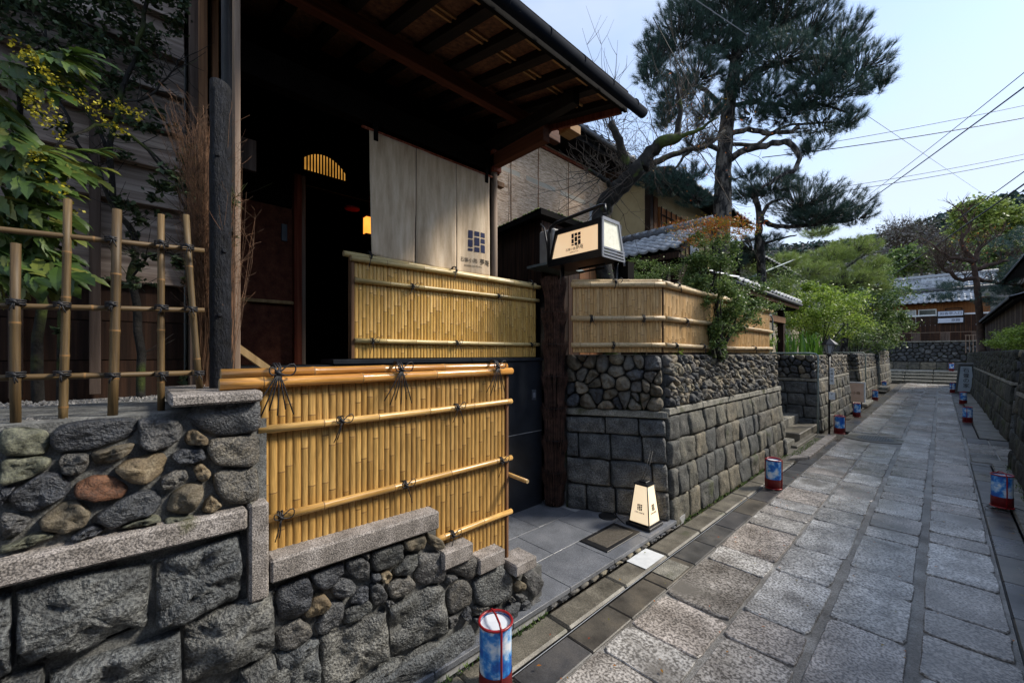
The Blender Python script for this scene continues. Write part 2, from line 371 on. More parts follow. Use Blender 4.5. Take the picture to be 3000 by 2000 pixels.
m_kawara_dark = mat("dark_roof_tile", [(.03, .033, .038), (.06, .065, .075), (.10, .105, .115)], .5, 12, bump=.1, bdist=.002)
m_moss = mat("bright_moss", [(.03, .05, .006), (.10, .15, .015), (.17, .22, .03)], .95, 40, bump=.8, bdist=.01, bscale=60)
m_acwhite = mat("aged_white_plastic", [(.30, .27, .23), (.42, .38, .33)], .6, 8, bump=.05)
m_wallrock_far = mat("dark_far_stone", [(.02, .022, .024), (.055, .058, .06), (.13, .13, .128)], .8, 3.2, bump=.9, bdist=.03, bscale=6,
                     objcols=[(.7, .7, .7), (1, 1, 1), (1.4, 1.4, 1.4), (.85, .88, .9)], objfac=1)
m_bark_pine = mat("pine_bark", [(.006, .005, .005), (.03, .027, .025), (.13, .115, .10)], .95, 4, stretch=(3.2, 3.2, 1.3), bump=1, bdist=.05, bscale=7, spread=(.42, .58))
m_bark_plum = mat("plum_bark", [(.004, .0035, .003), (.014, .012, .010), (.035, .031, .027)], .95, 10, bump=1, bdist=.02, bscale=16, moss=((.05, .07, .009), 3.6, .53))
m_twig = mat("grey_brown_twig", [(.03, .022, .016), (.10, .075, .055)], .9, 14, bump=.2)
m_twig_tan = mat("tan_brush_twig", [(.07, .035, .018), (.20, .11, .06)], .9, 14, bump=.2, island=[(.5, .5, .5), (1.4, 1.3, 1.2)])
m_brush = mat("brushwood_twig", [(.03, .016, .011), (.20, .11, .08)], .9, 14, bump=.2, island=[(.35, .33, .33), (1.3, 1.2, 1.15)])
m_bark_red = mat("reddish_bark", [(.035, .02, .014), (.09, .052, .036)], .95, 8, bump=.8, bdist=.01)
def leaf(name, cols, rough=.5, t=.0, spec=.4):
    m = mat(name, [(1, 1, 1), (1, 1, 1)], rough, 3, bump=0, island=cols, spec=spec)
    m.node_tree.nodes['Principled BSDF'].inputs['Subsurface Weight'].default_value = 0
    if t:
        nt = m.node_tree; N = nt.nodes; L = nt.links
        b = N['Principled BSDF']; out = [n for n in N if n.type == 'OUTPUT_MATERIAL'][0]
        tr = N.new("ShaderNodeBsdfTranslucent"); ms = N.new("ShaderNodeMixShader"); ms.inputs[0].default_value = t
        L.new(b.inputs['Base Color'].links[0].from_socket, tr.inputs['Color'])
        L.new(b.outputs[0], ms.inputs[1]); L.new(tr.outputs[0], ms.inputs[2]); L.new(ms.outputs[0], out.inputs['Surface'])
    return m
m_needle = leaf("pine_needles", [(.008, .024, .022), (.020, .052, .045), (.045, .10, .08), (.085, .15, .10)], .5, .15)
m_needle_y = leaf("yellow_green_needles", [(.07, .11, .022), (.17, .24, .05), (.30, .38, .085), (.40, .48, .13)], .5, .25)
m_leaf_bright = leaf("bright_glossy_leaves", [(.07, .12, .015), (.17, .27, .03), (.32, .45, .06), (.50, .60, .16)], .45, .35)
m_leaf_mid = leaf("mid_green_leaves", [(.03, .06, .015), (.08, .14, .035), (.16, .24, .06), (.27, .36, .12)], .5, .3)
m_leaf_dark = leaf("dark_evergreen_leaves", [(.010, .022, .009), (.024, .046, .018), (.045, .075, .03), (.09, .13, .055)], .6, .2)
m_leaf_maho = leaf("broad_serrated_leaves", [(.025, .055, .010), (.05, .095, .016), (.085, .135, .024), (.16, .16, .03)], .5, .25)
m_leaf_autumn = leaf("autumn_leaves", [(.35, .05, .01), (.42, .14, .02), (.30, .20, .02), (.12, .16, .03)], .5, .3)
m_flower_y = leaf("yellow_flowers", [(.22, .19, .01), (.42, .36, .015), (.30, .26, .015)], .6, .2)
m_grass = leaf("strap_leaves", [(.03, .08, .01), (.07, .17, .02), (.13, .26, .03)], .35, .25)
m_hill_ever = leaf("hill_evergreen_crowns", [(.014, .034, .028), (.026, .058, .044), (.05, .085, .055)], .8)
m_hill_bare = leaf("bare_woodland_crowns", [(.12, .11, .11), (.19, .175, .175), (.26, .245, .24), (.13, .15, .07)], .9)
m_hill_far = mat("wooded_hillside", [(.06, .07, .055), (.12, .12, .10), (.19, .175, .165)], .95, .35, bump=.6, bdist=1, bscale=.6)
m_gravel = mat("pale_gravel", [(.10, .098, .094), (.26, .25, .24), (.42, .41, .40)], .9, 60, bump=.8, bdist=.008, bscale=120, island=[(.5, .5, .5), (1.2, 1.2, 1.2)])
m_wire = mat("black_cable", [(.006, .006, .007), (.012, .012, .013)], .5, 5, bump=0)
m_wirepale = mat("pale_cable", [(.22, .24, .27), (.30, .32, .35)], .5, 5, bump=0)

# ---------------------------------------------------------------- stones
def chaikin(p, it=1):
    R_ = .86 if it < 3 else .75
    for _ in range(it):
        q = []
        for i in range(len(p)):
            a = p[i]; b = p[(i + 1) % len(p)]
            q.append((a[0] * R_ + b[0] * (1 - R_), a[1] * R_ + b[1] * (1 - R_))); q.append((a[0] * (1 - R_) + b[0] * R_, a[1] * (1 - R_) + b[1] * R_))
        p = q
    return p
def resample(p, n):
    L = []; tot = 0
    for i in range(len(p)):
        a = p[i]; b = p[(i + 1) % len(p)]; d = math.dist(a, b); L.append(d); tot += d
    out = []; i = 0; acc = 0
    for k in range(n):
        t = tot * k / n
        while acc + L[i] < t: acc += L[i]; i += 1
        f = (t - acc) / max(L[i], 1e-9); a = p[i]; b = p[(i + 1) % len(p)]
        out.append((a[0] + (b[0] - a[0]) * f, a[1] + (b[1] - a[1]) * f))
    return out
RINGS_ROUND = [(1.0, -1.2), (1.01, 0.1), (.97, .55), (.87, .86), (.68, 1.0), (.45, 1.04), (.2, 1.05)]
RINGS_FLAT = [(1.0, -1.2), (1.0, .3), (.965, .75), (.86, .98), (.6, 1.02), (.38, 1.0), (.18, 1.02)]
def stone(name, poly, mapf, mats, parent, depth=.03, rough=.5, flat=False, n=20, cham=1, jit=.5, grow=1.0):
    poly = resample(chaikin(poly, cham), n) if cham else resample(poly, n)
    if grow != 1:
        gx_ = sum(p[0] for p in poly) / n; gy_ = sum(p[1] for p in poly) / n; poly = [(gx_ + (a - gx_) * grow, gy_ + (b - gy_) * grow) for a, b in poly]
    cx = sum(p[0] for p in poly) / n; cy = sum(p[1] for p in poly) / n
    r = math.sqrt(sum((p[0] - cx) ** 2 + (p[1] - cy) ** 2 for p in poly) / n)
    tx, ty = random.uniform(-.35, .35), random.uniform(-.35, .35)
    sd = random.uniform(0, 99)
    vs = []
    for sc, h in (RINGS_FLAT if flat else RINGS_ROUND):
        for k, p in enumerate(poly):
            x, y = cx + (p[0] - cx) * sc, cy + (p[1] - cy) * sc
            nz = fbm((x / r * .9 + sd, y / r * .9, sd), 1.0, 3)
            nx = fbm((x / r + sd * 2, y / r + 5, sd), 1.5, 2) * .05 * r * jit
            hh = h * depth
            if h > .5: hh += depth * rough * (nz + (.4 if not flat or n < 30 else .9) * (abs(noise.noise(Vector((x / r * 2.1 + sd, y / r * 2.1, sd + 7)))) - .25) + .35 * noise.noise(Vector((x / r * 5 + sd, y / r * 5, sd)))) + depth * ((x - cx) / r * tx + (y - cy) / r * ty) * .7
            vs.append(mapf(x + nx, y - nx, hh))
    nr = len(vs) // n
    vs.append(mapf(cx, cy, depth * (1.05 + rough * fbm((cx / r * .9 + sd, cy / r * .9, sd), 1, 3))))
    fs = []
    for i in range(nr - 1):
        for k in range(n):
            fs.append((i * n + k, i * n + (k + 1) % n, (i + 1) * n + (k + 1) % n, (i + 1) * n + k))
    for k in range(n): fs.append(((nr - 1) * n + k, (nr - 1) * n + (k + 1) % n, len(vs) - 1))
    a, b, c = Vector(vs[(nr - 1) * n]), Vector(vs[(nr - 1) * n + n // 3]), Vector(vs[(nr - 1) * n + 2 * n // 3])
    out = Vector(mapf(cx, cy, 1)) - Vector(mapf(cx, cy, 0))
    if (b - a).cross(c - a).dot(out) < 0: fs = [f[::-1] for f in fs]
    if isinstance(name, MB): return name.add(vs, fs, 0, True)
    mb = MB().add(vs, fs, 0, True)
    return mb.build(name, mats, parent)
def voronoi(rect, seeds, gap=.012, ext=None):
    x0, x1, y0, y1 = rect; cells = []
    for i, (sx, sy) in enumerate(seeds):
        poly = [(x0, y0), (x1, y0), (x1, y1), (x0, y1)]
        near = sorted(range(len(seeds)), key=lambda j: (seeds[j][0] - sx) ** 2 + (seeds[j][1] - sy) ** 2)[1:22]
        for j in near:
            tx, ty = seeds[j]; mx, my = (sx + tx) / 2, (sy + ty) / 2; dx, dy = tx - sx, ty - sy
            d = math.hypot(dx, dy)
            if d < 1e-6: continue
            dx /= d; dy /= d; mx -= dx * gap / 2; my -= dy * gap / 2
            q = []
            for k in range(len(poly)):
                a = poly[k]; b = poly[(k + 1) % len(poly)]
                da = (a[0] - mx) * dx + (a[1] - my) * dy; db = (b[0] - mx) * dx + (b[1] - my) * dy
                if da <= 0: q.append(a)
                if (da < 0) != (db < 0) and abs(da - db) > 1e-12:
                    t = da / (da - db); q.append((a[0] + (b[0] - a[0]) * t, a[1] + (b[1] - a[1]) * t))
            poly = q
            if len(poly) < 3: break
        if len(poly) >= 3:
            area = abs(sum(poly[k][0] * poly[(k + 1) % len(poly)][1] - poly[(k + 1) % len(poly)][0] * poly[k][1] for k in range(len(poly)))) / 2
            if area > gap * gap * 3: cells.append(poly)
    return cells
def rubble_seeds(x0, x1, y0, y1, size, aspect=1.0, jitter=.42, skip=.08):
    nx = max(1, round((x1 - x0) / (size * aspect))); ny = max(1, round((y1 - y0) / size)); s = []
    for j in range(ny):
        for i in range(nx):
            if random.random() < skip: continue
            s.append((x0 + (i + .5 + (.25 if j % 2 else -.25) + random.uniform(-jitter, jitter)) * (x1 - x0) / nx, y0 + (j + .5 + random.uniform(-jitter, jitter)) * (y1 - y0) / ny))
    return [(min(max(a, x0 + .005), x1 - .005), min(max(b, y0 + .005), y1 - .005)) for a, b in s]
def rubble(x0, x1, y0, y1, size, mapf, mats, parent, depth=.03, aspect=1.0, gap=.012, n=12, name="stone", limit=300, cham=1, rough=.4, skip=.08, jit=.42):
    """mats: list of (material, weight)"""
    cells = voronoi((x0, x1, y0, y1), rubble_seeds(x0, x1, y0, y1, size, aspect, jit, skip), gap)
    rest = None
    for i, c in enumerate(cells):
        m = random.choices([a for a, b in mats], [b for a, b in mats])[0]
        if i < limit: stone(name, c, mapf, m, parent, depth * random.uniform(.7, 1.3), rough, n=n, cham=cham)
        else:
            rest = rest or MB(); stone(rest, c, mapf, m, parent, depth, rough, n=n)
    if rest: setp(rest.build("small_stones", mats[0][0], parent), kind='stuff')
def courses(x0, x1, zs, lens, mapf, mats, parent, depth=.03, name="stone_block", n=16, gap=.012, rough=.5):
    for k in range(len(zs) - 1):
        x = x0 - random.uniform(0, lens[0])
        while x < x1:
            w = random.uniform(*lens); a = max(x, x0); b = min(x + w, x1)
            if x1 - b < lens[0] * .4: b = x1; w = b - x + .001
            if b - a > .05:
                j = lambda q=.008: random.uniform(-q, q)
                g = gap / 2
                poly = [(a + g, zs[k] + g + j()), ((a + b) / 2, zs[k] + g + j()), (b - g, zs[k] + g + j()), (b - g + j(.004), (zs[k] + zs[k + 1]) / 2), (b - g, zs[k + 1] - g + j()), ((a + b) / 2, zs[k + 1] - g + j()), (a + g, zs[k + 1] - g + j()), (a + g + j(.004), (zs[k] + zs[k + 1]) / 2)]
                m = mats if not isinstance(mats, list) else random.choices([q for q, w_ in mats], [w_ for q, w_ in mats])[0]
                stone(name, poly, mapf, m, parent, depth * random.uniform(.75, 1.25), rough, True, n=max(n, 16), cham=0)
            x += w
def planemap(o, du, dv, nn):
    o, du, dv, nn = Vector(o), Vector(du), Vector(dv), Vector(nn)
    return lambda u, v, h: tuple(o + du * u + dv * v + nn * h)
# ================================================================ ground and lane
g = MB(); g.add([(-300, -60, -.06), (300, -60, -.06), (300, 500, -.06), (-300, 500, -.06)], [(0, 1, 2, 3)])
setp(g.build("ground", m_ground), kind='structure')

lane = MB().add([(-1.31, -4, 0), (.30, -4, 0), (.30, 31.6, 0), (-1.31, 31.6, 0)], [(0, 1, 2, 3)]).build("lane", m_joint)
setp(lane, kind='structure')
LX = [-1.30, -.88, -.50, -.10, .29]
slabs = []
def crisp(p):
    q = []
    for i in range(len(p)):
        a, b, c = p[i - 1], p[i], p[(i + 1) % len(p)]
        if i in (0, 2, 4, 6):
            d0 = math.dist(a, b); d1 = math.dist(b, c); f0 = .022 / d0; f1 = .022 / d1
            q += [(b[0] + (a[0] - b[0]) * f0, b[1] + (a[1] - b[1]) * f0), (b[0] + (c[0] - b[0]) * f1, b[1] + (c[1] - b[1]) * f1)]
        else: q.append(b)
    return q

for c in range(4):
    y = -1.6 + random.uniform(0, .3)
    a, b = LX[c], LX[c + 1]
    while y < 31.5:
        w = random.choice([.30, .38, .46, .58, .70, .34, .8]) * (1 if y < 16 else 1.7)
        if c == 0 and 9.7 < y < 11.0: w = .3
        slabs.append((c, a, b, y, min(y + w, 31.5))); y += w
slabs.sort(key=lambda s: abs(s[3] - 2))
rest = MB()
for k, (c, a, b, y0, y1) in enumerate(slabs):
    if c in (0, 1) and y0 < 10.85 and y1 > 10.0 and a < -.6: continue
    g0 = random.uniform(.012, .028) / 2; g1 = random.uniform(.006, .022) / 2; gr = (.010, .022, .030, .008)[c] + random.uniform(-.004, .006); gl_ = (.008, .010, .022, .028)[c] + random.uniform(-.004, .006)
    j = lambda q=.006: random.uniform(-q, q)
    p = [(a + gl_ + j(), y0 + g1 + j()), ((a + b) / 2, y0 + g1 + j()), (b - gr + j(), y0 + g1 + j()), (b - gr + j(), (y0 + y1) / 2), (b - gr + j(), y1 - g1 + j()), ((a + b) / 2, y1 - g1 + j()), (a + gl_ + j(), y1 - g1 + j()), (a + gl_ + j(), (y0 + y1) / 2)]
    if y0 < 12: p = resample(crisp(p), 36)
    tilt = (random.uniform(-.006, .006), random.uniform(-.006, .006)); h = random.uniform(.010, .017)
    cx, cy = (a + b) / 2, (y0 + y1) / 2; n = len(p)
    vs = []
    for sc, z in ((1.0, -.01), (1.0, h - .005), (.975, h)):
        for q in p:
            x, y = cx + (q[0] - cx) * sc, cy + (q[1] - cy) * sc
            if n > 8: x += noise.noise(Vector((q[0] * 22, q[1] * 22, k))) * .005; y += noise.noise(Vector((q[0] * 22, q[1] * 22, k + 50))) * .005
            vs.append((x, y, z + (x - cx) * tilt[0] * (z > 0) + (y - cy) * tilt[1] * (z > 0)))
    fs = [tuple(range(2 * n, 3 * n))]
    for i in range(2):
        for q in range(n): fs.append((i * n + q, i * n + (q + 1) % n, (i + 1) * n + (q + 1) % n, (i + 1) * n + q))
    if k < 299: MB().add(vs, fs).build("paving_slab", m_lane, lane)
    else: rest.add(vs, fs)
if rest.v: setp(rest.build("far_paving_slabs", m_lane, lane), kind='stuff')

# manhole
mh = thing("manhole_cover", "round cast iron manhole cover in a concrete collar on the lane", "manhole cover", (-.87, 10.42, 0))
mb = MB(); n = 40
ring = [(-.88 + .46 * math.cos(t), 10.42 + .40 * math.sin(t)) for t in [2 * math.pi * i / n for i in range(n)]]
mb.add([(x, y, .012) for x, y in ring] + [(x, y, -.01) for x, y in ring], [tuple(range(n))] + [(n + i, n + (i + 1) % n, (i + 1) % n, i) for i in range(n)])
mb.build("concrete_collar", m_strip, mh)
mb = MB(); vs = [(-.87, 10.42, .022)]
for r, z in ((.26, .022), (.265, .016), (.27, .014)): vs += [(-.87 + r * math.cos(2 * math.pi * i / n), 10.42 + r * math.sin(2 * math.pi * i / n), z) for i in range(n)]
mb.add(vs, [(0, 1 + i, 1 + (i + 1) % n) for i in range(n)] + [(1 + k * n + i, 1 + (k + 1) * n + i, 1 + (k + 1) * n + (i + 1) % n, 1 + k * n + (i + 1) % n) for k in range(2) for i in range(n)])
for i in range(-6, 7):
    for jj in range(-6, 7):
        x, y = i * .038, jj * .038
        if x * x + y * y < .052: mb.box((-.87 + x - .008, 10.42 + y - .008, .020), (-.87 + x + .008, 10.42 + y + .008, .027))
mb.build("iron_lid", m_iron, mh)

# gutter strips: slabs, dark gap, kerb stones; one structure each side
def strip(name, x0, x1, y0, y1, z, lens, m, under, gap=.006, parent=None, part="gutter_slab", bev=.006, top=None):
    s = parent or setp(MB().box((x0, y0, -.05), (x1, y1, z - .012)).build(name, under), kind='structure')
    y = y0
    while y < y1 - .02:
        w = min(random.uniform(*lens), y1 - y)
        dz = random.uniform(-.002, .002)
        MB().hexa([(x0 + gap / 2, y + gap / 2, z - .03), (x1 - gap / 2, y + gap / 2, z - .03), (x1 - gap / 2, y + w - gap / 2, z - .03), (x0 + gap / 2, y + w - gap / 2, z - .03),
                   (x0 + gap / 2, y + gap / 2, z + dz), (x1 - gap / 2, y + gap / 2, z + dz), (x1 - gap / 2, y + w - gap / 2, z + dz), (x0 + gap / 2, y + w - gap / 2, z + dz)], 0, bev).build(part, m, s)
        y += w
    return s
gl = strip("gutter_strip", -1.50, -1.312, -2.0, 9.9, .004, (.4, .56), m_strip, m_gap)
gl2 = strip("far_gutter_strip", -1.56, -1.312, 11.0, 31.2, .004, (.8, 1.1), m_strip, m_gap)
setp(MB().box((-1.514, -2, -.05), (-1.50, 7.35, -.02)).build("drain_channel", m_gap), kind='structure')
kb = strip("kerb", -1.70, -1.512, -2.0, 7.30, .014, (.62, .7), m_kerb, m_gap, gap=.008, part="kerb_stone", bev=.014)
kr = strip("right_gutter_strip", .305, .50, -1, 9.3, .004, (.5, .62), m_strip, m_gap)
kr2 = strip("right_far_gutter_strip", .305, .50, 11.9, 31.2, .004, (.8, 1.0), m_strip, m_gap)
krb = strip("right_kerb", .51, .80, -1, 9.3, .02, (.62, .8), m_kerb, m_gap, gap=.008, part="kerb_stone", bev=.012)
krb2 = strip("right_far_kerb", .51, .86, 11.9, 31.2, .03, (.9, 1.2), m_kerb, m_gap, gap=.01, part="kerb_stone", bev=.012)
# white painted patches by the entrance
setp(MB().box((-1.695, 2.83, .0165), (-1.53, 3.13, .0200)).build("white_kerb_patch", m_white, None, (-1.63, 3.0, .0165)), "white painted rectangle on the kerb in front of the door mat", "road marking")
setp(MB().box((-1.49, 2.85, .0078), (-1.325, 3.12, .0108)).build("pale_gutter_patch", m_granite_ledge, None, (-1.40, 3.0, .0078)), "pale cement patch in the gutter slabs beside the white rectangle", "road patch")
# right entry floor (opening in the right wall)
ef = setp(MB().box((.30, 9.3, -.05), (2.2, 11.9, -.004)).build("entry_paving", m_joint), kind='structure')
for (xa, xb, ya, yb, mm) in [(.32, .95, 9.35, 9.72, m_kerb), (.32, .62, 9.74, 10.15, m_strip), (.64, .98, 9.74, 10.15, m_kerb), (.33, .62, 10.2, 10.78, m_lane), (.64, .93, 10.2, 10.78, m_lane), (.33, .96, 10.82, 11.2, m_lane), (.33, .6, 11.25, 11.85, m_strip), (.62, .98, 11.25, 11.85, m_strip), (1.0, 1.5, 9.5, 10.4, m_lane), (1.0, 1.5, 10.45, 11.6, m_lane)]:
    MB().box((xa, ya, -.03), (xb, yb, .010), 0, .008).build("paving_slab", mm, ef)

# left wall steps recess: landing, step stones and pale kerb (y 7.4 .. 10.2)
st = setp(MB().box((-2.6, 7.30, -.05), (-1.53, 10.25, .01)).build("side_entry_landing", m_kerb), kind='structure')
MB().hexa([(-1.60, 7.32, -.04), (-1.42, 7.62, -.04), (-1.42, 7.75, -.04), (-1.60, 7.6, -.04), (-1.60, 7.32, .05), (-1.42, 7.62, .05), (-1.42, 7.75, .05), (-1.60, 7.6, .05)], 0, .01).build("kerb_stone", m_granite, st)
MB().box((-1.545, 7.66, -.04), (-1.40, 8.85, .055), 0, .012).build("kerb_stone", m_granite, st)
MB().box((-1.545, 8.87, -.04), (-1.40, 10.05, .055), 0, .012).build("kerb_stone", m_granite, st)
MB().box((-1.80, 8.35, 0), (-1.70, 10.0, .05), 0, .01).build("kerb_stone", m_kerb, st)
for k, (xa, xb, z0, z1, ya) in enumerate([(-2.12, -1.79, .0, .17, 8.2), (-2.12, -1.79, .0, .165, 9.0), (-2.5, -2.12, .0, .34, 8.6), (-3.3, -2.5, .0, .5, 8.2)]):
    MB().box((xa, ya if k else 7.92, z0), (xb, 10.6 if k else 8.62, z1 if k != 0 else .13), 0, .015).build("step_stone", m_kerb if k % 2 else m_granite_ledge, st)
# far stairs up at the lane's end
fs_ = setp(MB().box((-3.0, 31.6, -.05), (1.4, 37, .02)).build("stairs", m_kerb), kind='structure')
for k in range(4):
    for xa in (-2.6, -1.45, -.3):
        MB().box((xa + .01, 31.7 + k * .55, .02), (xa + 1.14, 31.7 + (k + 1) * .55 - .004 if k < 3 else 37.0, .16 * (k + 1)), 0, .02).build("step_stone", m_granite_ledge, fs_)
# ================================================================ near stone wall (left foreground)
W = thing("stone_wall", "near rubble and rough-hewn stone retaining wall stepping down under the golden bamboo fence", "stone wall", (-1.9, .4, 0))
mapN = planemap((-1.78, 0, 0), (0, 1, 0), (0, 0, 1), (1, 0, 0))
# backing masonry, stepped like the wall
bk = MB()
for (ya, yb, zt) in [(-4, .31, 1.45), (.31, .372, 1.40), (.372, 1.13, .76), (1.13, 1.35, .52), (1.35, 1.60, .42), (1.60, 1.93, .28)]:
    bk.box((-2.35 if yb < .4 else -1.98, ya, -.05), (-1.775, yb, zt))
bk.build("mortar_core", m_mortar, W)
S = lambda poly, m, d=.035, flat=False, n=26, rough=.5, nm="stone": stone(nm, poly, mapN, m, W, d, rough, True, n, grow=1.05)
A = [
 ([(-0.265, 1.441), (-0.229, 1.443), (-0.184, 1.428), (-0.178, 1.389), (-0.191, 1.361), (-0.265, 1.374)], m_stone_green), ([(-0.174, 1.404), (-0.158, 1.439), (-0.102, 1.448), (-0.003, 1.445), (0.006, 1.428), (-0.003, 1.390), (-0.050, 1.370), (-0.102, 1.357), (-0.158, 1.364), (-0.173, 1.381)], m_stone),
 ([(0.010, 1.433), (0.033, 1.441), (0.107, 1.427), (0.121, 1.402), (0.116, 1.368), (0.089, 1.341), (0.046, 1.333), (0.013, 1.352)], m_stone), ([(0.133, 1.433), (0.158, 1.457), (0.182, 1.494), (0.241, 1.509), (0.340, 1.499), (0.344, 1.440), (0.344, 1.366), (0.294, 1.356), (0.226, 1.353), (0.167, 1.391)], m_stone),
 ([(0.132, 1.382), (0.153, 1.391), (0.191, 1.351), (0.186, 1.333), (0.134, 1.338), (0.127, 1.354)], m_stone_tan), ([(0.187, 1.330), (0.206, 1.347), (0.344, 1.347), (0.344, 1.244), (0.316, 1.229), (0.216, 1.255), (0.191, 1.296)], m_stone),
 ([(-0.265, 1.360), (-0.204, 1.359), (-0.174, 1.346), (-0.181, 1.320), (-0.210, 1.301), (-0.265, 1.289)], m_stone_green), ([(-0.161, 1.337), (-0.151, 1.355), (-0.102, 1.349), (-0.098, 1.320), (-0.113, 1.291), (-0.154, 1.295)], m_stone),
 ([(-0.094, 1.349), (-0.065, 1.356), (0.001, 1.367), (-0.007, 1.336), (-0.050, 1.311), (-0.088, 1.317)], m_stone_brown), ([(-0.046, 1.289), (-0.011, 1.314), (0.063, 1.324), (0.080, 1.304), (0.067, 1.254), (0.029, 1.230), (-0.011, 1.243)], m_stone_tan),
 ([(0.089, 1.308), (0.121, 1.329), (0.177, 1.317), (0.183, 1.285), (0.153, 1.274), (0.107, 1.280)], m_stone), ([(0.149, 1.256), (0.172, 1.269), (0.199, 1.234), (0.187, 1.206), (0.162, 1.211)], m_stone_tan),
 ([(0.063, 1.238), (0.098, 1.260), (0.130, 1.253), (0.137, 1.222), (0.098, 1.196), (0.067, 1.202)], m_stone), ([(0.204, 1.220), (0.231, 1.236), (0.294, 1.221), (0.338, 1.222), (0.344, 1.100), (0.294, 1.096), (0.241, 1.119), (0.216, 1.156)], m_stone),
 ([(-0.253, 1.258), (-0.194, 1.308), (-0.158, 1.301), (-0.138, 1.266), (-0.144, 1.232), (-0.204, 1.202), (-0.235, 1.210)], m_stone), ([(-0.127, 1.258), (-0.091, 1.279), (-0.050, 1.268), (-0.013, 1.227), (-0.027, 1.198), (-0.080, 1.200), (-0.127, 1.227)], m_stone_rust),
 ([(0.091, 1.180), (0.134, 1.205), (0.172, 1.200), (0.178, 1.165), (0.148, 1.107), (0.116, 1.107), (0.078, 1.132)], m_stone_brown), ([(-0.088, 1.154), (-0.050, 1.182), (0.013, 1.210), (0.054, 1.200), (0.067, 1.157), (0.046, 1.129), (-0.027, 1.116), (-0.050, 1.107)], m_stone),
 ([(-0.197, 1.174), (-0.154, 1.214), (-0.120, 1.210), (-0.095, 1.167), (-0.106, 1.134), (-0.144, 1.120), (-0.191, 1.143)], m_stone_brown), ([(0.174, 1.100), (0.182, 1.134), (0.201, 1.154), (0.231, 1.109), (0.211, 1.093)], m_stone_tan),
 ([(-0.265, 1.214), (-0.235, 1.201), (-0.208, 1.179), (-0.229, 1.150), (-0.265, 1.137)], m_stone), ([(-0.253, 1.120), (-0.204, 1.142), (-0.161, 1.121), (-0.210, 1.108), (-0.265, 1.107), (-0.265, 1.124)], m_stone_green),
 ([(-0.265, 1.282), (-0.238, 1.283), (-0.247, 1.266), (-0.265, 1.233)], m_stone), ([(-0.091, 1.135), (-0.065, 1.111), (-0.080, 1.100), (-0.127, 1.101), (-0.137, 1.110)], m_stone), ([(0.005, 1.118), (0.054, 1.121), (0.067, 1.100), (-0.027, 1.100), (-0.031, 1.106)], m_stone_green),
 ([(0.080, 1.105), (0.144, 1.095), (0.162, 1.082), (0.098, 1.083), (0.072, 1.087)], m_stone_green),
]
for p, m in A: S(p, m)
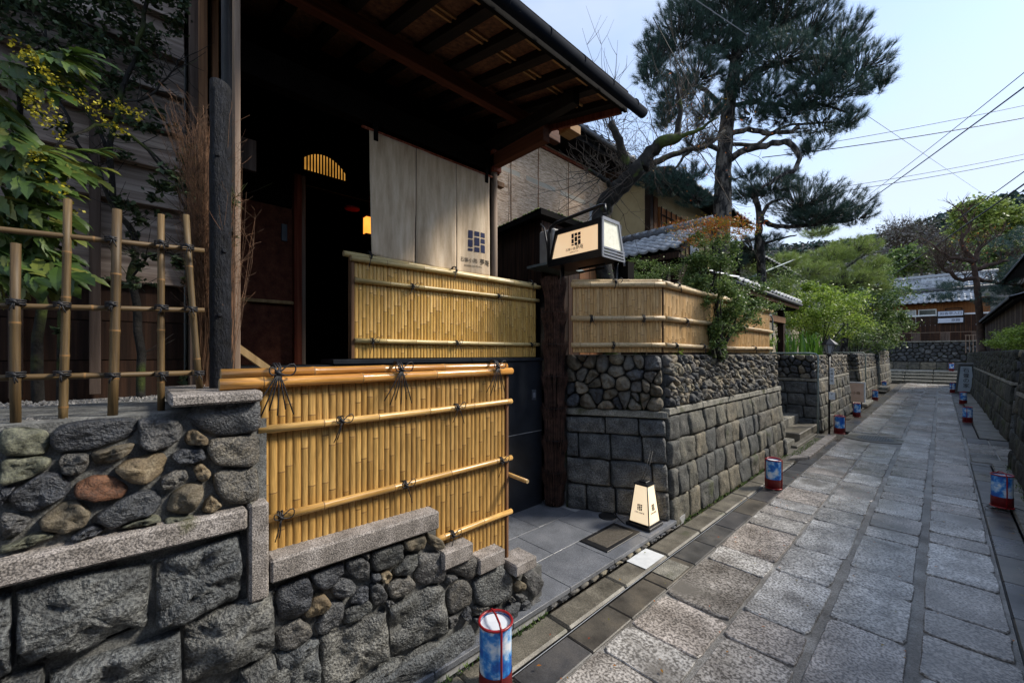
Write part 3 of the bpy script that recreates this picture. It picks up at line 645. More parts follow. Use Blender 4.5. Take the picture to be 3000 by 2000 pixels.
B = [
 ([(0.400, 0.737), (0.509, 0.753), (0.532, 0.691), (0.522, 0.625), (0.470, 0.593), (0.409, 0.618)], 0), ([(0.523, 0.751), (0.654, 0.758), (0.661, 0.707), (0.625, 0.676), (0.569, 0.671), (0.535, 0.711)], 0), ([(0.669, 0.755), (0.729, 0.758), (0.769, 0.713), (0.769, 0.631), (0.714, 0.657), (0.672, 0.710)], 0),
 ([(0.731, 0.765), (0.769, 0.762), (0.769, 0.730), (0.737, 0.754)], 0), ([(0.779, 0.755), (0.895, 0.758), (0.931, 0.747), (0.931, 0.672), (0.878, 0.652), (0.793, 0.663), (0.779, 0.710)], 0), ([(0.940, 0.760), (1.044, 0.758), (1.063, 0.721), (1.052, 0.682), (0.967, 0.703), (0.940, 0.727)], 2),
 ([(1.067, 0.755), (1.145, 0.704), (1.166, 0.662), (1.134, 0.652), (1.073, 0.701)], 2), ([(0.503, 0.612), (0.542, 0.657), (0.576, 0.651), (0.600, 0.613), (0.583, 0.577), (0.535, 0.571), (0.506, 0.589)], 1), ([(0.603, 0.677), (0.647, 0.691), (0.691, 0.668), (0.710, 0.628), (0.684, 0.602), (0.625, 0.615), (0.605, 0.647)], 0),
 ([(0.685, 0.577), (0.722, 0.612), (0.765, 0.612), (0.765, 0.561), (0.729, 0.545), (0.684, 0.561)], 0), ([(0.545, 0.536), (0.603, 0.603), (0.654, 0.589), (0.656, 0.537), (0.625, 0.499), (0.569, 0.491), (0.545, 0.509)], 0), ([(0.657, 0.528), (0.670, 0.544), (0.761, 0.555), (0.781, 0.521), (0.759, 0.493), (0.684, 0.481), (0.658, 0.490)], 0),
 ([(0.400, 0.570), (0.483, 0.594), (0.525, 0.538), (0.528, 0.502), (0.470, 0.482), (0.410, 0.499)], 0), ([(0.781, 0.660), (0.818, 0.651), (0.822, 0.631), (0.801, 0.609), (0.781, 0.627)], 0), ([(0.825, 0.638), (0.860, 0.647), (0.878, 0.618), (0.852, 0.589), (0.822, 0.611)], 1),
 ([(0.883, 0.622), (0.949, 0.681), (1.015, 0.671), (1.019, 0.633), (0.986, 0.587), (0.913, 0.598)], 0), ([(0.777, 0.607), (0.818, 0.607), (0.852, 0.539), (0.843, 0.504), (0.793, 0.506), (0.774, 0.555)], 0), ([(0.853, 0.569), (0.895, 0.593), (0.977, 0.570), (0.998, 0.530), (0.977, 0.498), (0.895, 0.499), (0.862, 0.527)], 0),
 ([(1.030, 0.658), (1.145, 0.636), (1.177, 0.595), (1.171, 0.478), (1.044, 0.505), (1.002, 0.539), (1.007, 0.612)], 0), ([(0.845, 0.510), (0.878, 0.504), (0.889, 0.483), (0.852, 0.485)], 0), ([(1.182, 0.541), (1.334, 0.562), (1.405, 0.487), (1.382, 0.439), (1.334, 0.419), (1.242, 0.492)], 0),
 ([(1.179, 0.503), (1.246, 0.477), (1.220, 0.445), (1.179, 0.452)], 0), ([(1.190, 0.401), (1.242, 0.451), (1.299, 0.438), (1.352, 0.353), (1.344, 0.292), (1.254, 0.284), (1.191, 0.303)], 0), ([(1.361, 0.386), (1.409, 0.416), (1.549, 0.424), (1.643, 0.319), (1.626, 0.222), (1.549, 0.205), (1.407, 0.251), (1.364, 0.301)], 3),
 ([(1.656, 0.273), (1.690, 0.284), (1.769, 0.228), (1.761, 0.189), (1.678, 0.214)], 2), ([(1.752, 0.276), (1.842, 0.285), (1.915, 0.205), (1.899, 0.124), (1.842, 0.114), (1.767, 0.208)], 0), ([(1.361, 0.262), (1.470, 0.225), (1.419, 0.192), (1.361, 0.214)], 0),
 ([(1.278, 0.244), (1.334, 0.283), (1.344, 0.205), (1.299, 0.218)], 0), ([(1.190, 0.282), (1.251, 0.263), (1.240, 0.217), (1.194, 0.213)], 0), ([(1.473, 0.157), (1.536, 0.197), (1.546, 0.164), (1.520, 0.118)], 0), ([(1.565, 0.125), (1.632, 0.166), (1.709, 0.155), (1.716, 0.101), (1.646, 0.060), (1.579, 0.091)], 0),
 ([(1.722, 0.130), (1.792, 0.125), (1.792, 0.059), (1.729, 0.076)], 0), ([(1.752, 0.021), (1.814, 0.089), (1.895, 0.088), (1.903, 0.031), (1.842, 0.005), (1.767, 0.000)], 0), ([(1.607, 0.045), (1.661, 0.071), (1.731, 0.028), (1.731, -0.010), (1.649, -0.014)], 0), ([(1.614, 0.207), (1.646, 0.207), (1.661, 0.179), (1.621, 0.175)], 0),
 ([(1.358, 0.198), (1.413, 0.183), (1.445, 0.145), (1.382, 0.149)], 0), ([(1.457, 0.129), (1.549, 0.090), (1.590, 0.043), (1.509, 0.041), (1.445, 0.101)], 0), ([(1.675, 0.202), (1.749, 0.172), (1.779, 0.138), (1.690, 0.154)], 0),
]
BM = [m_stone, m_stone_tan, m_stone_brown, m_block]
for p, k in B: S(p, BM[k], .04, False, 24, .4)
for p in [[(-0.322, 1.010), (-0.247, 0.996), (-0.243, 0.776), (-0.322, 0.778)], [(-0.236, 0.983), (-0.137, 0.994), (0.037, 0.967), (0.033, 0.774), (-0.154, 0.770), (-0.237, 0.774)], [(0.057, 0.964), (0.286, 0.996), (0.286, 0.758), (0.144, 0.752), (0.051, 0.763)], [(-0.265, 0.759), (-0.189, 0.757), (-0.184, 0.695), (-0.187, 0.617), (-0.265, 0.617)],
          [(-0.177, 0.730), (-0.095, 0.727), (0.115, 0.716), (0.116, 0.547), (0.054, 0.502), (-0.176, 0.575)], [(0.126, 0.735), (0.305, 0.742), (0.396, 0.744), (0.393, 0.521), (0.279, 0.508), (0.126, 0.524)]]:
    stone("stone_block", p, mapN, m_block, W, .05, .9, True, 44, 0, grow=1.015)
for p in [[(0.284, 0.491), (0.397, 0.492), (0.396, 0.298), (0.284, 0.307)], [(0.400, 0.494), (0.555, 0.480), (0.557, 0.273), (0.402, 0.281)], [(0.563, 0.476), (0.847, 0.467), (0.859, 0.246), (0.729, 0.213), (0.569, 0.252)], [(0.867, 0.467), (1.093, 0.478), (1.169, 0.448), (1.179, 0.216), (1.063, 0.219), (0.886, 0.234)],
          [(0.793, 0.168), (0.986, 0.179), (1.177, 0.161), (1.352, 0.168), (1.358, -0.069), (1.166, -0.056), (0.895, -0.001)], [(0.583, 0.229), (0.729, 0.198), (0.878, 0.220), (0.949, 0.195), (0.777, 0.163), (0.729, 0.052), (0.583, 0.041)]]:
    p = [(a, b) for a, b in p]
    stone("stone_block", p, mapN, m_block, W, .045, .9, True, 40, 0, grow=1.02)
# generic masonry outside the frame below and to the left
courses(-4, -.30, [0, .28, .55, .8, 1.0], (.4, .6), mapN, m_block, W, .04, n=14)
courses(-.32, .55, [0, .24, .46], (.35, .5), mapN, m_block, W, .04, n=14)
courses(.56, 1.15, [0, .2], (.35, .5), mapN, m_block, W, .04, n=14)
rubble(-4, -.31, 1.1, 1.44, .16, mapN, [(m_stone, 5), (m_stone_brown, 2), (m_stone_tan, 1)], W, .035, n=14)
# granite ledge, upright and coping pieces
def gran(p0, p1, nm="granite_coping", x0=-1.95, x1=-1.715, bev=.008):
    # p0=(y,ztop,zbot) p1 likewise
    MB().hexa([(x0, p0[0], p0[2]), (x1, p0[0], p0[2]), (x1, p1[0], p1[2]), (x0, p1[0], p1[2]), (x0, p0[0], p0[1]), (x1, p0[0], p0[1]), (x1, p1[0], p1[1]), (x0, p1[0], p1[1])], 0, bev).build(nm, m_granite, W)
gran((-1.6, 1.095, 1.02), (-.35, 1.095, 1.02)); gran((-.345, 1.095, 1.025), (.300, 1.09, 1.015))
gran((.306, 1.10, .74), (.368, 1.10, .74), "granite_upright")
gran((.374, .875, .785), (1.115, .865, .775))
gran((1.14, .64, .55), (1.33, .64, .55)); gran((1.37, .53, .44), (1.56, .53, .44)); gran((1.62, .415, .345), (1.80, .415, .345), "end_coping", -1.86, -1.69)
# small stone slab carrying the charred post
sl = setp(MB().box((-2.20, .085, 1.475), (-1.70, .345, 1.515), 0, .008).build("stone_ledge", m_granite, None, (-1.9, .2, 1.475)), "grey granite slab lying on the wall end under the charred post", "stone slab")
# gravel bed behind the wall top
gv = MB(); gv.box((-3.6, -3, 1.30), (-1.82, .31, 1.425))
gb = gv.build("gravel_bed", m_gravel, None, (-2.4, -.5, 1.3)); setp(gb, kind='structure')
V = []
for i in range(5200):
    x = random.uniform(-2.7, -1.79); y = random.uniform(-.75, .31); r = random.uniform(.004, .011); z = 1.425 + random.uniform(0, .012) + .02 * max(0, noise.noise((x * 5, y * 5, 0)))
    a = random.uniform(0, 6.28); c, s = math.cos(a) * r, math.sin(a) * r
    pts = [(x + c, y + s, z), (x - s, y + c, z + r * .2), (x - c, y - s, z), (x + s, y - c, z + r * .1)]; top = (x, y, z + r)
    for k in range(4): V += [pts[k], pts[(k + 1) % 4], top]
me = np_mesh("gravel", V, 3); me.materials.append(m_gravel)
o = bpy.data.objects.new("gravel", me); scene.collection.objects.link(o); setp(o, "pale gravel scattered behind the near wall under the trellis", "gravel", kind='stuff')

# ================================================================ entrance platform
P = setp(MB().box((-2.95, .5, 0), (-1.72, 3.95, .074)).build("entrance_platform", m_grout), kind='structure')
def ptile(xa, xb, ya, yb):
    MB().box((xa + .003, ya + .003, .05), (xb - .003, yb - .003, .080), 0, .001).build("floor_tile", m_tile_gray, P)
for xa, xb, y0 in ((-2.90, -2.49, 2.67 - .53 * 4), (-2.49, -2.08, 2.40 - .53 * 4), (-2.08, -1.70, 2.14 - .53 * 4)):
    y = y0
    while y < 3.9:
        lim = 3.62 + (xa + 1.8) * .45
        if y < lim and y > .0: ptile(xa, xb, max(y, .6), min(y + .53, 3.9 if xa < -2 else 3.66))
        y += .53
# edge course of round stones under the platform lip
mapE = planemap((-1.715, 0, 0), (0, 1, 0), (0, 0, 1), (1, 0, 0))
y = 1.93
while y < 3.66:
    w = random.uniform(.06, .13); h = .052
    c = [(y + w / 2 + math.cos(t) * w * .46 * random.uniform(.9, 1.05), .022 + h * .5 * (.55 + .45 * math.sin(t)) * 1.0) for t in [2 * math.pi * k / 9 for k in range(9)]]
    c = [(a, max(.0, b)) for a, b in c]
    stone("edge_stone", c, mapE, m_stone_wallfar if random.random() < .4 else m_stone, P, .025, .3, n=12); y += w

# door mat and round cover
dm = thing("door_mat", "brown rectangular door mat with black rubber border by the platform edge", "door mat", (-1.94, 2.98, .08))
MB().box((-2.075, 2.72, .081), (-1.80, 3.24, .089), 0, .004).build("rubber_border", m_rubber, dm)
mb = MB().box((-2.035, 2.78, .085), (-1.84, 3.18, .0905)); 
for k in range(26):
    yy = 2.787 + k * .0152; mb.box((-2.03, yy, .0895), (-1.845, yy + .008, .0935))
mb.build("coir_pad", m_mat, dm)
cv = MB().tube([(-2.20, 3.33, .081), (-2.20, 3.33, .088)], .085, 28).build("drain_cover", m_blackmetal, None, (-2.2, 3.33, .081))
setp(cv, "round black drain cover set in the platform tiles beside the stone wall", "drain cover")
# ================================================================ bamboo fences
def slat(y0, z0, z1, w, mapf, mat_, parent, nodes=None, bulge=.35, name="bamboo_strip"):
    """half-round split bamboo strip, vertical; mapf(s, t, h)"""
    zs = [z0]; z = z0 + random.uniform(.03, .3)
    nd = []
    while z < z1 - .03:
        nd.append(z); z += random.uniform(.19, .34)
    n = 5; mb = MB(); rows = [(z0, 1, 0)]
    for q in nd: rows += [(q - .008, 1, 0), (q - .003, 1.22, 1), (q + .0016, 1.15, 0), (q + .007, .93, 0)]
    rows.append((z1, 1, 0))
    vs = []; lean = random.uniform(-.002, .002)
    for (zz, k, mi) in rows:
        for j in range(n + 1):
            t = math.pi * j / n
            vs.append(mapf(y0 + w / 2 - math.cos(t) * w / 2 * (1 if k <= 1 else 1.02) + lean * (zz - z0), zz, math.sin(t) * w * bulge * k))
    mb.v += vs
    for i in range(len(rows) - 1):
        for j in range(n):
            mb.f.append([i * (n + 1) + j, i * (n + 1) + j + 1, (i + 1) * (n + 1) + j + 1, (i + 1) * (n + 1) + j]); mb.m.append(1 if rows[i][2] else 0); mb.sm.append(True)
    return mb.build(name, [mat_, m_bam_node], parent)
def culm(name, p0, p1, r, mat_, parent, nodelen=.3, taper=.92, n=12, phase=None):
    """round bamboo pole from p0 to p1 with node ridges"""
    p0, p1 = Vector(p0), Vector(p1); L = (p1 - p0).length; d = (p1 - p0) / L
    ts = [0]; mis = []; rad = [r]
    t = nodelen * (phase if phase is not None else random.uniform(.25, .9))
    bow = random.uniform(-.004, .004) * L
    while t < L - .03:
        rr = r * (1 + (taper - 1) * t / L)
        for q, k, m_ in ((-.012, 1, 0), (-.003, 1.09, 1), (.002, 1.07, 0), (.012, .97, 0)):
            ts.append(t + q); rad.append(rr * k); mis.append(0 if not (q == -.003) else 0)
        t += nodelen * random.uniform(.8, 1.2)
    ts.append(L); rad.append(r * taper)
    mis = [0] * (len(ts) - 1)
    for i in range(len(ts) - 1):
        if ts[i + 1] - ts[i] < .0055 and ts[i + 1] - ts[i] > 0: mis[i] = 1
    up = Vector((0, 0, 1)) if abs(d.z) < .8 else Vector((0, 1, 0))
    pts = [p0 + d * q + up * bow * math.sin(math.pi * q / L) for q in ts]
    mb = MB().tube(pts, rad, n, 0, True, True, mis)
    for i in (-1, -2): mb.m[i] = 2
    return mb.build(name, [mat_, m_bam_node, m_bam_end], parent)
def tie(p, parent, R=.02, axis='y', s=1.0, nrm=(1, 0, 0), seed=0, tails=.09, loops=True):
    """black cord wrapped round a rail with a bow and hanging ends"""
    p = Vector(p); nrm = Vector(nrm).normalized(); al = Vector((0, 1, 0)) if axis == 'y' else Vector((-nrm.y, nrm.x, 0)) if axis == 'h' else Vector((0, 0, 1))
    if axis == 'h': al = Vector((-nrm.y, nrm.x, 0))
    up = Vector((0, 0, 1)); mb = MB(); rc = .0032 * s
    if axis == 'z': up, al = al, Vector((-nrm.y, nrm.x, 0))
    for o in (-.008, 0, .008):
        pts = [p + al * (o + random.uniform(-.003, .003)) * s + (nrm * math.cos(t) + Vector((0, 0, 1)) * math.sin(t)) * (R + rc) for t in [2 * math.pi * k / 10 for k in range(11)]] if axis != 'z' else \
              [p + Vector((0, 0, o * s)) + (nrm * math.cos(t) + al * math.sin(t)) * (R + rc) for t in [2 * math.pi * k / 10 for k in range(11)]]
        mb.tube(pts, rc, 5, cap=False)
    f = p + nrm * (R + rc * 2)
    z = Vector((0, 0, 1)); h = Vector((-nrm.y, nrm.x, 0))
    mb.tube([f + h * -.008 * s + z * .008 * s, f + nrm * .006, f + h * .008 * s - z * .008 * s], rc * 2.0, 6)
    if loops:
        for sg, ln in ((1, .045), (-1, .03)):
            pts = [f + nrm * .004 + h * sg * ln * s * math.sin(t) * (1.2 if sg > 0 else 1) + z * ln * s * (.9 * math.sin(2 * t) * .5 + .35 * math.sin(t)) for t in [math.pi * k / 9 for k in range(10)]]
            mb.tube(pts, rc * .85, 5, cap=False)
    for k in range(2 if tails < .12 else 6):
        a = random.uniform(-.6, .6) if tails < .12 else (-.7 + k * .22)
        pts = [f + nrm * .003 + h * a * tails * q * s * (1 if q < .5 else .9) - z * tails * q * s * (1.0 + .15 * k % .3) + nrm * .004 * math.sin(q * 3) for q in (0, .25, .5, .75, 1)]
        mb.tube(pts, rc * .8, 4)
    return mb.build("cord_tie", m_rope, parent)

# ---- foreground fence (x = -1.80)
F = thing("bamboo_fence", "foreground golden split-bamboo fence with varnished twin cap poles standing in the near stone wall", "bamboo fence", (-1.8, 1.0, .4))
mapF = planemap((-1.812, 0, 0), (0, 1, 0), (0, 0, 1), (1, 0, 0))
MB().box((-1.835, .30, .78), (-1.816, 1.118, 1.52)).build("backing_board", m_trim_brown, F)
MB().box((-1.835, 1.12, .45), (-1.816, 1.645, 1.52)).build("backing_board", m_trim_brown, F)
y = .30
while y < 1.63:
    w = random.uniform(.0255, .0315)
    zb = 1.05 if y < .36 else .865 if y < 1.11 else .60 if y < 1.34 else .50 if y < 1.59 else .385
    if y + w > 1.645: break
    slat(y, zb, 1.535, w - .0003, mapF, m_bam_front, F, bulge=.22); y += w
for z0, z1, ya, ph in ((1.357, 1.362, .345, .8), (1.008, 1.02, .375, .7), (.685, .695, 1.13, .2)):
    culm("bamboo_rail", (-1.787, ya, z0), (-1.787, 1.672, z1), .0165, m_bam_rail, F, .30, .95, phase=ph)
culm("cap_pole", (-1.788, .225, 1.538), (-1.788, 1.675, 1.545), .0215, m_bam_cap, F, .33, .95, 14, .42)
culm("cap_pole", (-1.832, .235, 1.572), (-1.832, 1.67, 1.572), .0215, m_bam_cap, F, .36, .95, 14, .9)
culm("brace_pole", (-2.10, 1.665, .93), (-1.66, 1.685, .90), .013, m_bam_rail, F, .4)
for yy, zz, lp in ((.655, 1.36, 1), (1.265, 1.362, 1), (.42, 1.01, 1), (.96, 1.014, 1), (1.585, 1.018, 1), (1.235, .688, 1)):
    tie((-1.787, yy, zz), F, .0165, 'y', .85)
for yy in (.41, .93, 1.54):
    tie((-1.80, yy, 1.575), F, .035, 'y', 1.1, tails=.13, loops=True)
MB().box((-1.85, 1.644, .39), (-1.80, 1.664, 1.53), 0, .003).build("end_post", m_trim_brown, F)

# ---- upper fence in front of the entrance (x = -2.9)
U = thing("bamboo_fence", "yellow split-bamboo fence panel below the linen curtain on the dark granite wall", "bamboo fence", (-2.9, 2.1, 1.6))
mapU = planemap((-2.915, 0, 0), (0, 1, 0), (0, 0, 1), (1, 0, 0))
MB().box((-2.945, 1.17, 1.615), (-2.917, 3.08, 2.33)).build("backing_board", m_trim_brown, U)
y = 1.165
while y < 3.06:
    w = random.uniform(.026, .031)
    slat(y, 1.618, 2.335, w - .0005, mapU, m_bam_upper, U, bulge=.22); y += w
MB().box((-2.95, 1.135, 1.612), (-2.895, 1.162, 2.36), 0, .004).build("end_post", m_trim_brown, U)
for z0, z1, ph in ((2.18, 2.205, .9), (1.745, 1.745, .8)):
    culm("bamboo_rail", (-2.892, 1.16, z0), (-2.892, 3.10, z1), .0185, m_bam_urail, U, .30, .95, phase=ph)
culm("cap_pole", (-2.888, 1.13, 2.335), (-2.888, 3.11, 2.345), .0215, m_bam_urail, U, .34, .95, 12, .8)
culm("cap_pole", (-2.942, 1.10, 2.372), (-2.942, 3.10, 2.375), .0215, m_bam_urail, U, .36, .95, 12, .5)
for yy, zz in ((1.62, 2.187), (2.53, 2.2), (1.29, 1.745), (2.05, 1.745), (2.98, 1.745)): tie((-2.892, yy, zz), U, .0185, 'y', .9)
for yy in (1.27, 2.03, 2.98): tie((-2.90, yy, 2.37), U, .035, 'y', .9, tails=.09, loops=False)

# ---- right fence on the pebble wall: two faces meeting at a corner
R_ = thing("bamboo_fence", "tan split-bamboo fence turning the corner on top of the cobblestone wall", "bamboo fence", (-1.9, 3.85, 1.66))
c0 = Vector((-1.90, 3.85, 0)); cl = Vector((-2.52, 3.20, 0)); dl = (cl - c0).normalized(); nl = Vector((dl.y, -dl.x, 0))
if nl.y > 0: nl = -nl
Lf = (cl - c0).length
mapL = lambda s, t, h: tuple(c0 + dl * s + Vector((0, 0, t)) + nl * h)
mapR = planemap((-1.90, 3.85, 0), (0, 1, 0), (0, 0, 1), (1, 0, 0))
s_ = 0.012
while s_ < Lf - .02: 
    w = random.uniform(.027, .032); slat(s_, 1.665, 2.335, w - .001, mapL, m_bam_right, R_, bulge=.22); s_ += w
s_ = .012
while s_ < 3.62:
    w = random.uniform(.027, .033); slat(s_, 1.665, 2.335, w - .001, mapR, m_bam_right, R_, bulge=.22); s_ += w
b0 = c0 - nl * .012; b1 = cl - nl * .012
MB().hexa([tuple(q) for q in (b0 + Vector((0, 0, 1.66)), b0 - nl * .02 + Vector((0, 0, 1.66)), b1 - nl * .02 + Vector((0, 0, 1.66)), b1 + Vector((0, 0, 1.66)), b0 + Vector((0, 0, 2.33)), b0 - nl * .02 + Vector((0, 0, 2.33)), b1 - nl * .02 + Vector((0, 0, 2.33)), b1 + Vector((0, 0, 2.33)))]).build("backing_board", m_trim_brown, R_)
MB().box((-1.93, 3.88, 1.66), (-1.905, 7.48, 2.33)).build("backing_board", m_trim_brown, R_)
for z, r, nm in ((1.735, .024, "bamboo_rail"), (2.0, .026, "bamboo_rail"), (2.335, .028, "cap_pole")):
    o0 = c0 + nl * .02; o1 = cl + nl * .02 + dl * .02
    culm(nm, (o1.x, o1.y, z), (o0.x + .01, o0.y, z), r, m_bam_rrail, R_, .34, .97)
    culm(nm, (-1.875, 3.85, z), (-1.875, 7.52, z), r, m_bam_rrail, R_, .34, .97)
o0 = c0 - nl * .04; o1 = cl - nl * .04
culm("cap_pole", (o1.x, o1.y, 2.375), (o0.x, o0.y, 2.375), .026, m_bam_rrail, R_, .34)
culm("cap_pole", (-1.94, 3.9, 2.372), (-1.94, 7.5, 2.372), .026, m_bam_rrail, R_, .34)
for s_, z in ((.72, 2.0), (.2, 2.0), (.5, 1.735), (.48, 2.36)):
    q = c0 + dl * s_ + nl * .02
    tie((q.x, q.y, z), R_, .03, 'h', 1.15, nrm=tuple(nl), tails=.06, loops=z > 2.1)
for yy, z in ((4.3, 2.0), (4.05, 1.735), (4.75, 1.735), (4.1, 2.36), (5.4, 1.735), (6.1, 2.0), (6.6, 1.735)):
    tie((-1.875, yy, z), R_, .028, 'y', 1.2, tails=.06, loops=False)

# ---- trellis at the left edge
T = thing("bamboo_trellis", "open trellis of old bamboo poles tied with black cord above the near stone wall", "bamboo trellis", (-1.9, -.1, 1.44))
def tp(u0, v0, u1, v1): pass
for k, (a, b, r) in enumerate([((-1.840, -0.250, 1.430), (-1.840, -0.250, 1.970), .0112), ((-1.860, -0.160, 1.430), (-1.860, -0.150, 2.130), .0105), ((-1.840, -0.050, 1.450), (-1.840, -0.040, 2.120), .0128), ((-1.880, 0.070, 1.440), (-1.880, 0.070, 2.140), .0105), ((-1.900, 0.180, 1.520), (-1.900, 0.140, 2.160), .0105)]):
    culm("bamboo_pole", a, b, r, m_bam_old, T, .17, .95, 10)
culm("bamboo_pole", (-1.84, -.55, 1.44), (-1.84, -.54, 2.0), .0125, m_bam_old, T, .17)
culm("bamboo_rail", (-1.862, -1.2, 1.97), (-1.862, 0.190, 2.030), .0095, m_bam_oldh, T, .3)
culm("bamboo_rail", (-1.862, -1.2, 1.745), (-1.862, 0.190, 1.810), .0095, m_bam_oldh, T, .3)
culm("bamboo_rail", (-1.862, -1.2, 1.59), (-1.862, 0.160, 1.580), .010, m_bam_oldh, T, .3)
for (u, v) in ((0, 0),): pass
for q in ((-1.845, -0.250, 1.800), (-1.845, -0.160, 1.800), (-1.845, -0.050, 1.810), (-1.845, 0.070, 1.810), (-1.845, 0.150, 1.810), (-1.845, -0.250, 1.590), (-1.845, -0.160, 1.590), (-1.845, -0.050, 1.580), (-1.845, 0.070, 1.580), (-1.845, 0.170, 1.580), (-1.845, -0.050, 2.020), (-1.845, 0.070, 2.030), (-1.845, 0.140, 2.030)):
    tie(q, T, .016, 'z', .75, tails=.03, loops=False)
# ================================================================ entrance building
E_ = thing("entrance_building", "dark timber entrance porch with red-brown beams and deep eaves behind the bamboo fences", "building", (-3.2, 1.4, 0))
def bx(nm, a, b, m, par=None, bev=.003): return MB().box(a, b, 0, bev).build(nm, m, par or E_)
zr = lambda x: 3.66 + .22 * (-1.75 - x)
def slope_box(nm, x0, x1, y0, y1, dz0, dz1, m, par=None):
    return MB().hexa([(x0, y0, zr(x0) + dz0), (x1, y0, zr(x1) + dz0), (x1, y1, zr(x1) + dz0), (x0, y1, zr(x0) + dz0), (x0, y0, zr(x0) + dz1), (x1, y0, zr(x1) + dz1), (x1, y1, zr(x1) + dz1), (x0, y1, zr(x0) + dz1)]).build(nm, m, par or E_)
ry = [2.865 - .265 * k for k in range(11)]
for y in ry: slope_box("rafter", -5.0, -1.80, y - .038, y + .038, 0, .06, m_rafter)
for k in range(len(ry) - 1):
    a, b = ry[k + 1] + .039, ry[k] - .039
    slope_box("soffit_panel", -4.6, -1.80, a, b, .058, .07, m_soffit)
    slope_box("batten", -1.885, -1.835, a, b, .034, .057, m_batten)
    slope_box("batten", -2.13, -2.112, a, b, .040, .057, m_batten); slope_box("batten", -2.185, -2.167, a, b, .040, .057, m_batten)
slope_box("bargeboard", -4.6, -1.80, 2.905, 2.935, -.05, .12, m_trim_red)
slope_box("roof", -5.2, -1.78, .20, 3.0, .125, .165, m_black)
slope_box("roof_underlay", -5.2, -1.79, .20, 2.95, .073, .122, m_black)
slope_box("fascia", -1.795, -1.765, .20, 2.96, -.03, .12, m_black)
gt = MB(); gt.tube([(-1.70, .15, 3.665), (-1.70, 3.10, 3.655)], .042, 14)
for k in range(8): 
    y = .5 + k * .35; gt.tube([(-1.70, y - .006, 3.664), (-1.70, y + .006, 3.664)], .0455, 14)
gt.build("rain_gutter", m_gutter, E_)
bx("eave_beam", (-2.64, .2, 3.72), (-2.565, 3.06, 3.835), m_beam_red)
bx("cross_beam", (-4.2, 2.50, 3.44), (-2.28, 2.58, 3.56), m_beam_redx)
bx("cross_beam", (-3.3, 2.48, 3.60), (-1.95, 2.56, 3.70), m_rafter)
bx("purlin", (-3.35, .2, 3.80), (-3.22, 2.95, 3.95), m_black); bx("lintel_beam", (-3.06, .2, 3.40), (-2.965, 2.62, 3.60), m_black)
bx("beam_end", (-2.50, 2.96, 3.74), (-2.36, 3.12, 3.82), m_batten)
# posts
MB().tube([(-2.965, 2.545, 1.6), (-2.965, 2.545, 3.42)], .034, 14).build("porch_post", m_post_pale, E_)
bx("post_bracket", (-3.01, 2.50, 3.40), (-2.915, 2.60, 3.62), m_trim_red); bx("tie_beam_end", (-3.0, 2.57, 3.28), (-2.94, 2.66, 3.33), m_trim_brown)
pA = (-2.830, 0.250, 2.400); pB = (-2.800, 0.280, 2.400); pC = (-2.250, 0.350, 2.280); pP = (-2.450, 0.340, 3.200)
bx("corner_post", (-2.87, pA[1] - .028, 1.45), (-2.80, pA[1] + .025, 3.9), m_trim_grey)
bx("corner_post", (-2.83, pB[1] - .021, 1.45), (-2.775, pB[1] + .018, 3.9), m_trim_brown)
bx("corner_post", (-2.9, pB[1] + .045, 1.45), (-2.84, pB[1] + .075, 3.9), m_trim_brown)
bx("porch_post", (-2.29, pC[1] - .012, 1.55), (-2.23, pC[1] + .012, 3.75), m_post_pale)
MB().tube([(-2.45, pP[1], 1.5), (-2.45, pP[1], 3.62), (-2.2, pP[1], 3.68), (-1.75, pP[1] - .02, 3.66)], .0235, 12).build("downpipe", m_pipe, E_)
# inner walls; most get a near-black colour standing in for deep shade
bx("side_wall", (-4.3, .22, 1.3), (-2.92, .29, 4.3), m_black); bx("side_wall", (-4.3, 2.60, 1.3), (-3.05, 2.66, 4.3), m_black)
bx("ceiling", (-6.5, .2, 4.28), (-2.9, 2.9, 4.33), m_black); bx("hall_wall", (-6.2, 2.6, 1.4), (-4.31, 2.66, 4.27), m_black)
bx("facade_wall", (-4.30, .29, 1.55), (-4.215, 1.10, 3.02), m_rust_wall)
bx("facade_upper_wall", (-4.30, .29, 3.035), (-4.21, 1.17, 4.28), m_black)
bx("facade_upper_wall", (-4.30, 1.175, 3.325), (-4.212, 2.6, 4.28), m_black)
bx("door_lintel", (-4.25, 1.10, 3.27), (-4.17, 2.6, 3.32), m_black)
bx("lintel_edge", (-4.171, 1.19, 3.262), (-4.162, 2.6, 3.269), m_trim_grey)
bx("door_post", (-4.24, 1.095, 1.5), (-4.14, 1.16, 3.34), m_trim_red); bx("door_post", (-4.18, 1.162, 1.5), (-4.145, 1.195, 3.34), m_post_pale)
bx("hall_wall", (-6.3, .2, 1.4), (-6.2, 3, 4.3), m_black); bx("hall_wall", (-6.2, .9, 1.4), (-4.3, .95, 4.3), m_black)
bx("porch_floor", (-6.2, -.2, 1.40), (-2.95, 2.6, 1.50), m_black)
bx("threshold_stone", (-4.2, .5, 1.502), (-3.5, 1.5, 1.545), m_dark_granite)
bx("wall_rail", (-4.190, 0.670, 2.110), tuple(a + b for a, b in zip((-4.190, 0.670, 2.110), (.025, .46, .03))), m_fresh)
bx("wall_plate", (-4.208, 1.0, 2.70), (-4.195, 1.05, 2.86), m_pipe); bx("wall_end_board", (-3.400, 0.540, 2.950), tuple(a + b for a, b in zip((-3.400, 0.540, 2.950), (.05, .10, .22))), m_trim_grey)
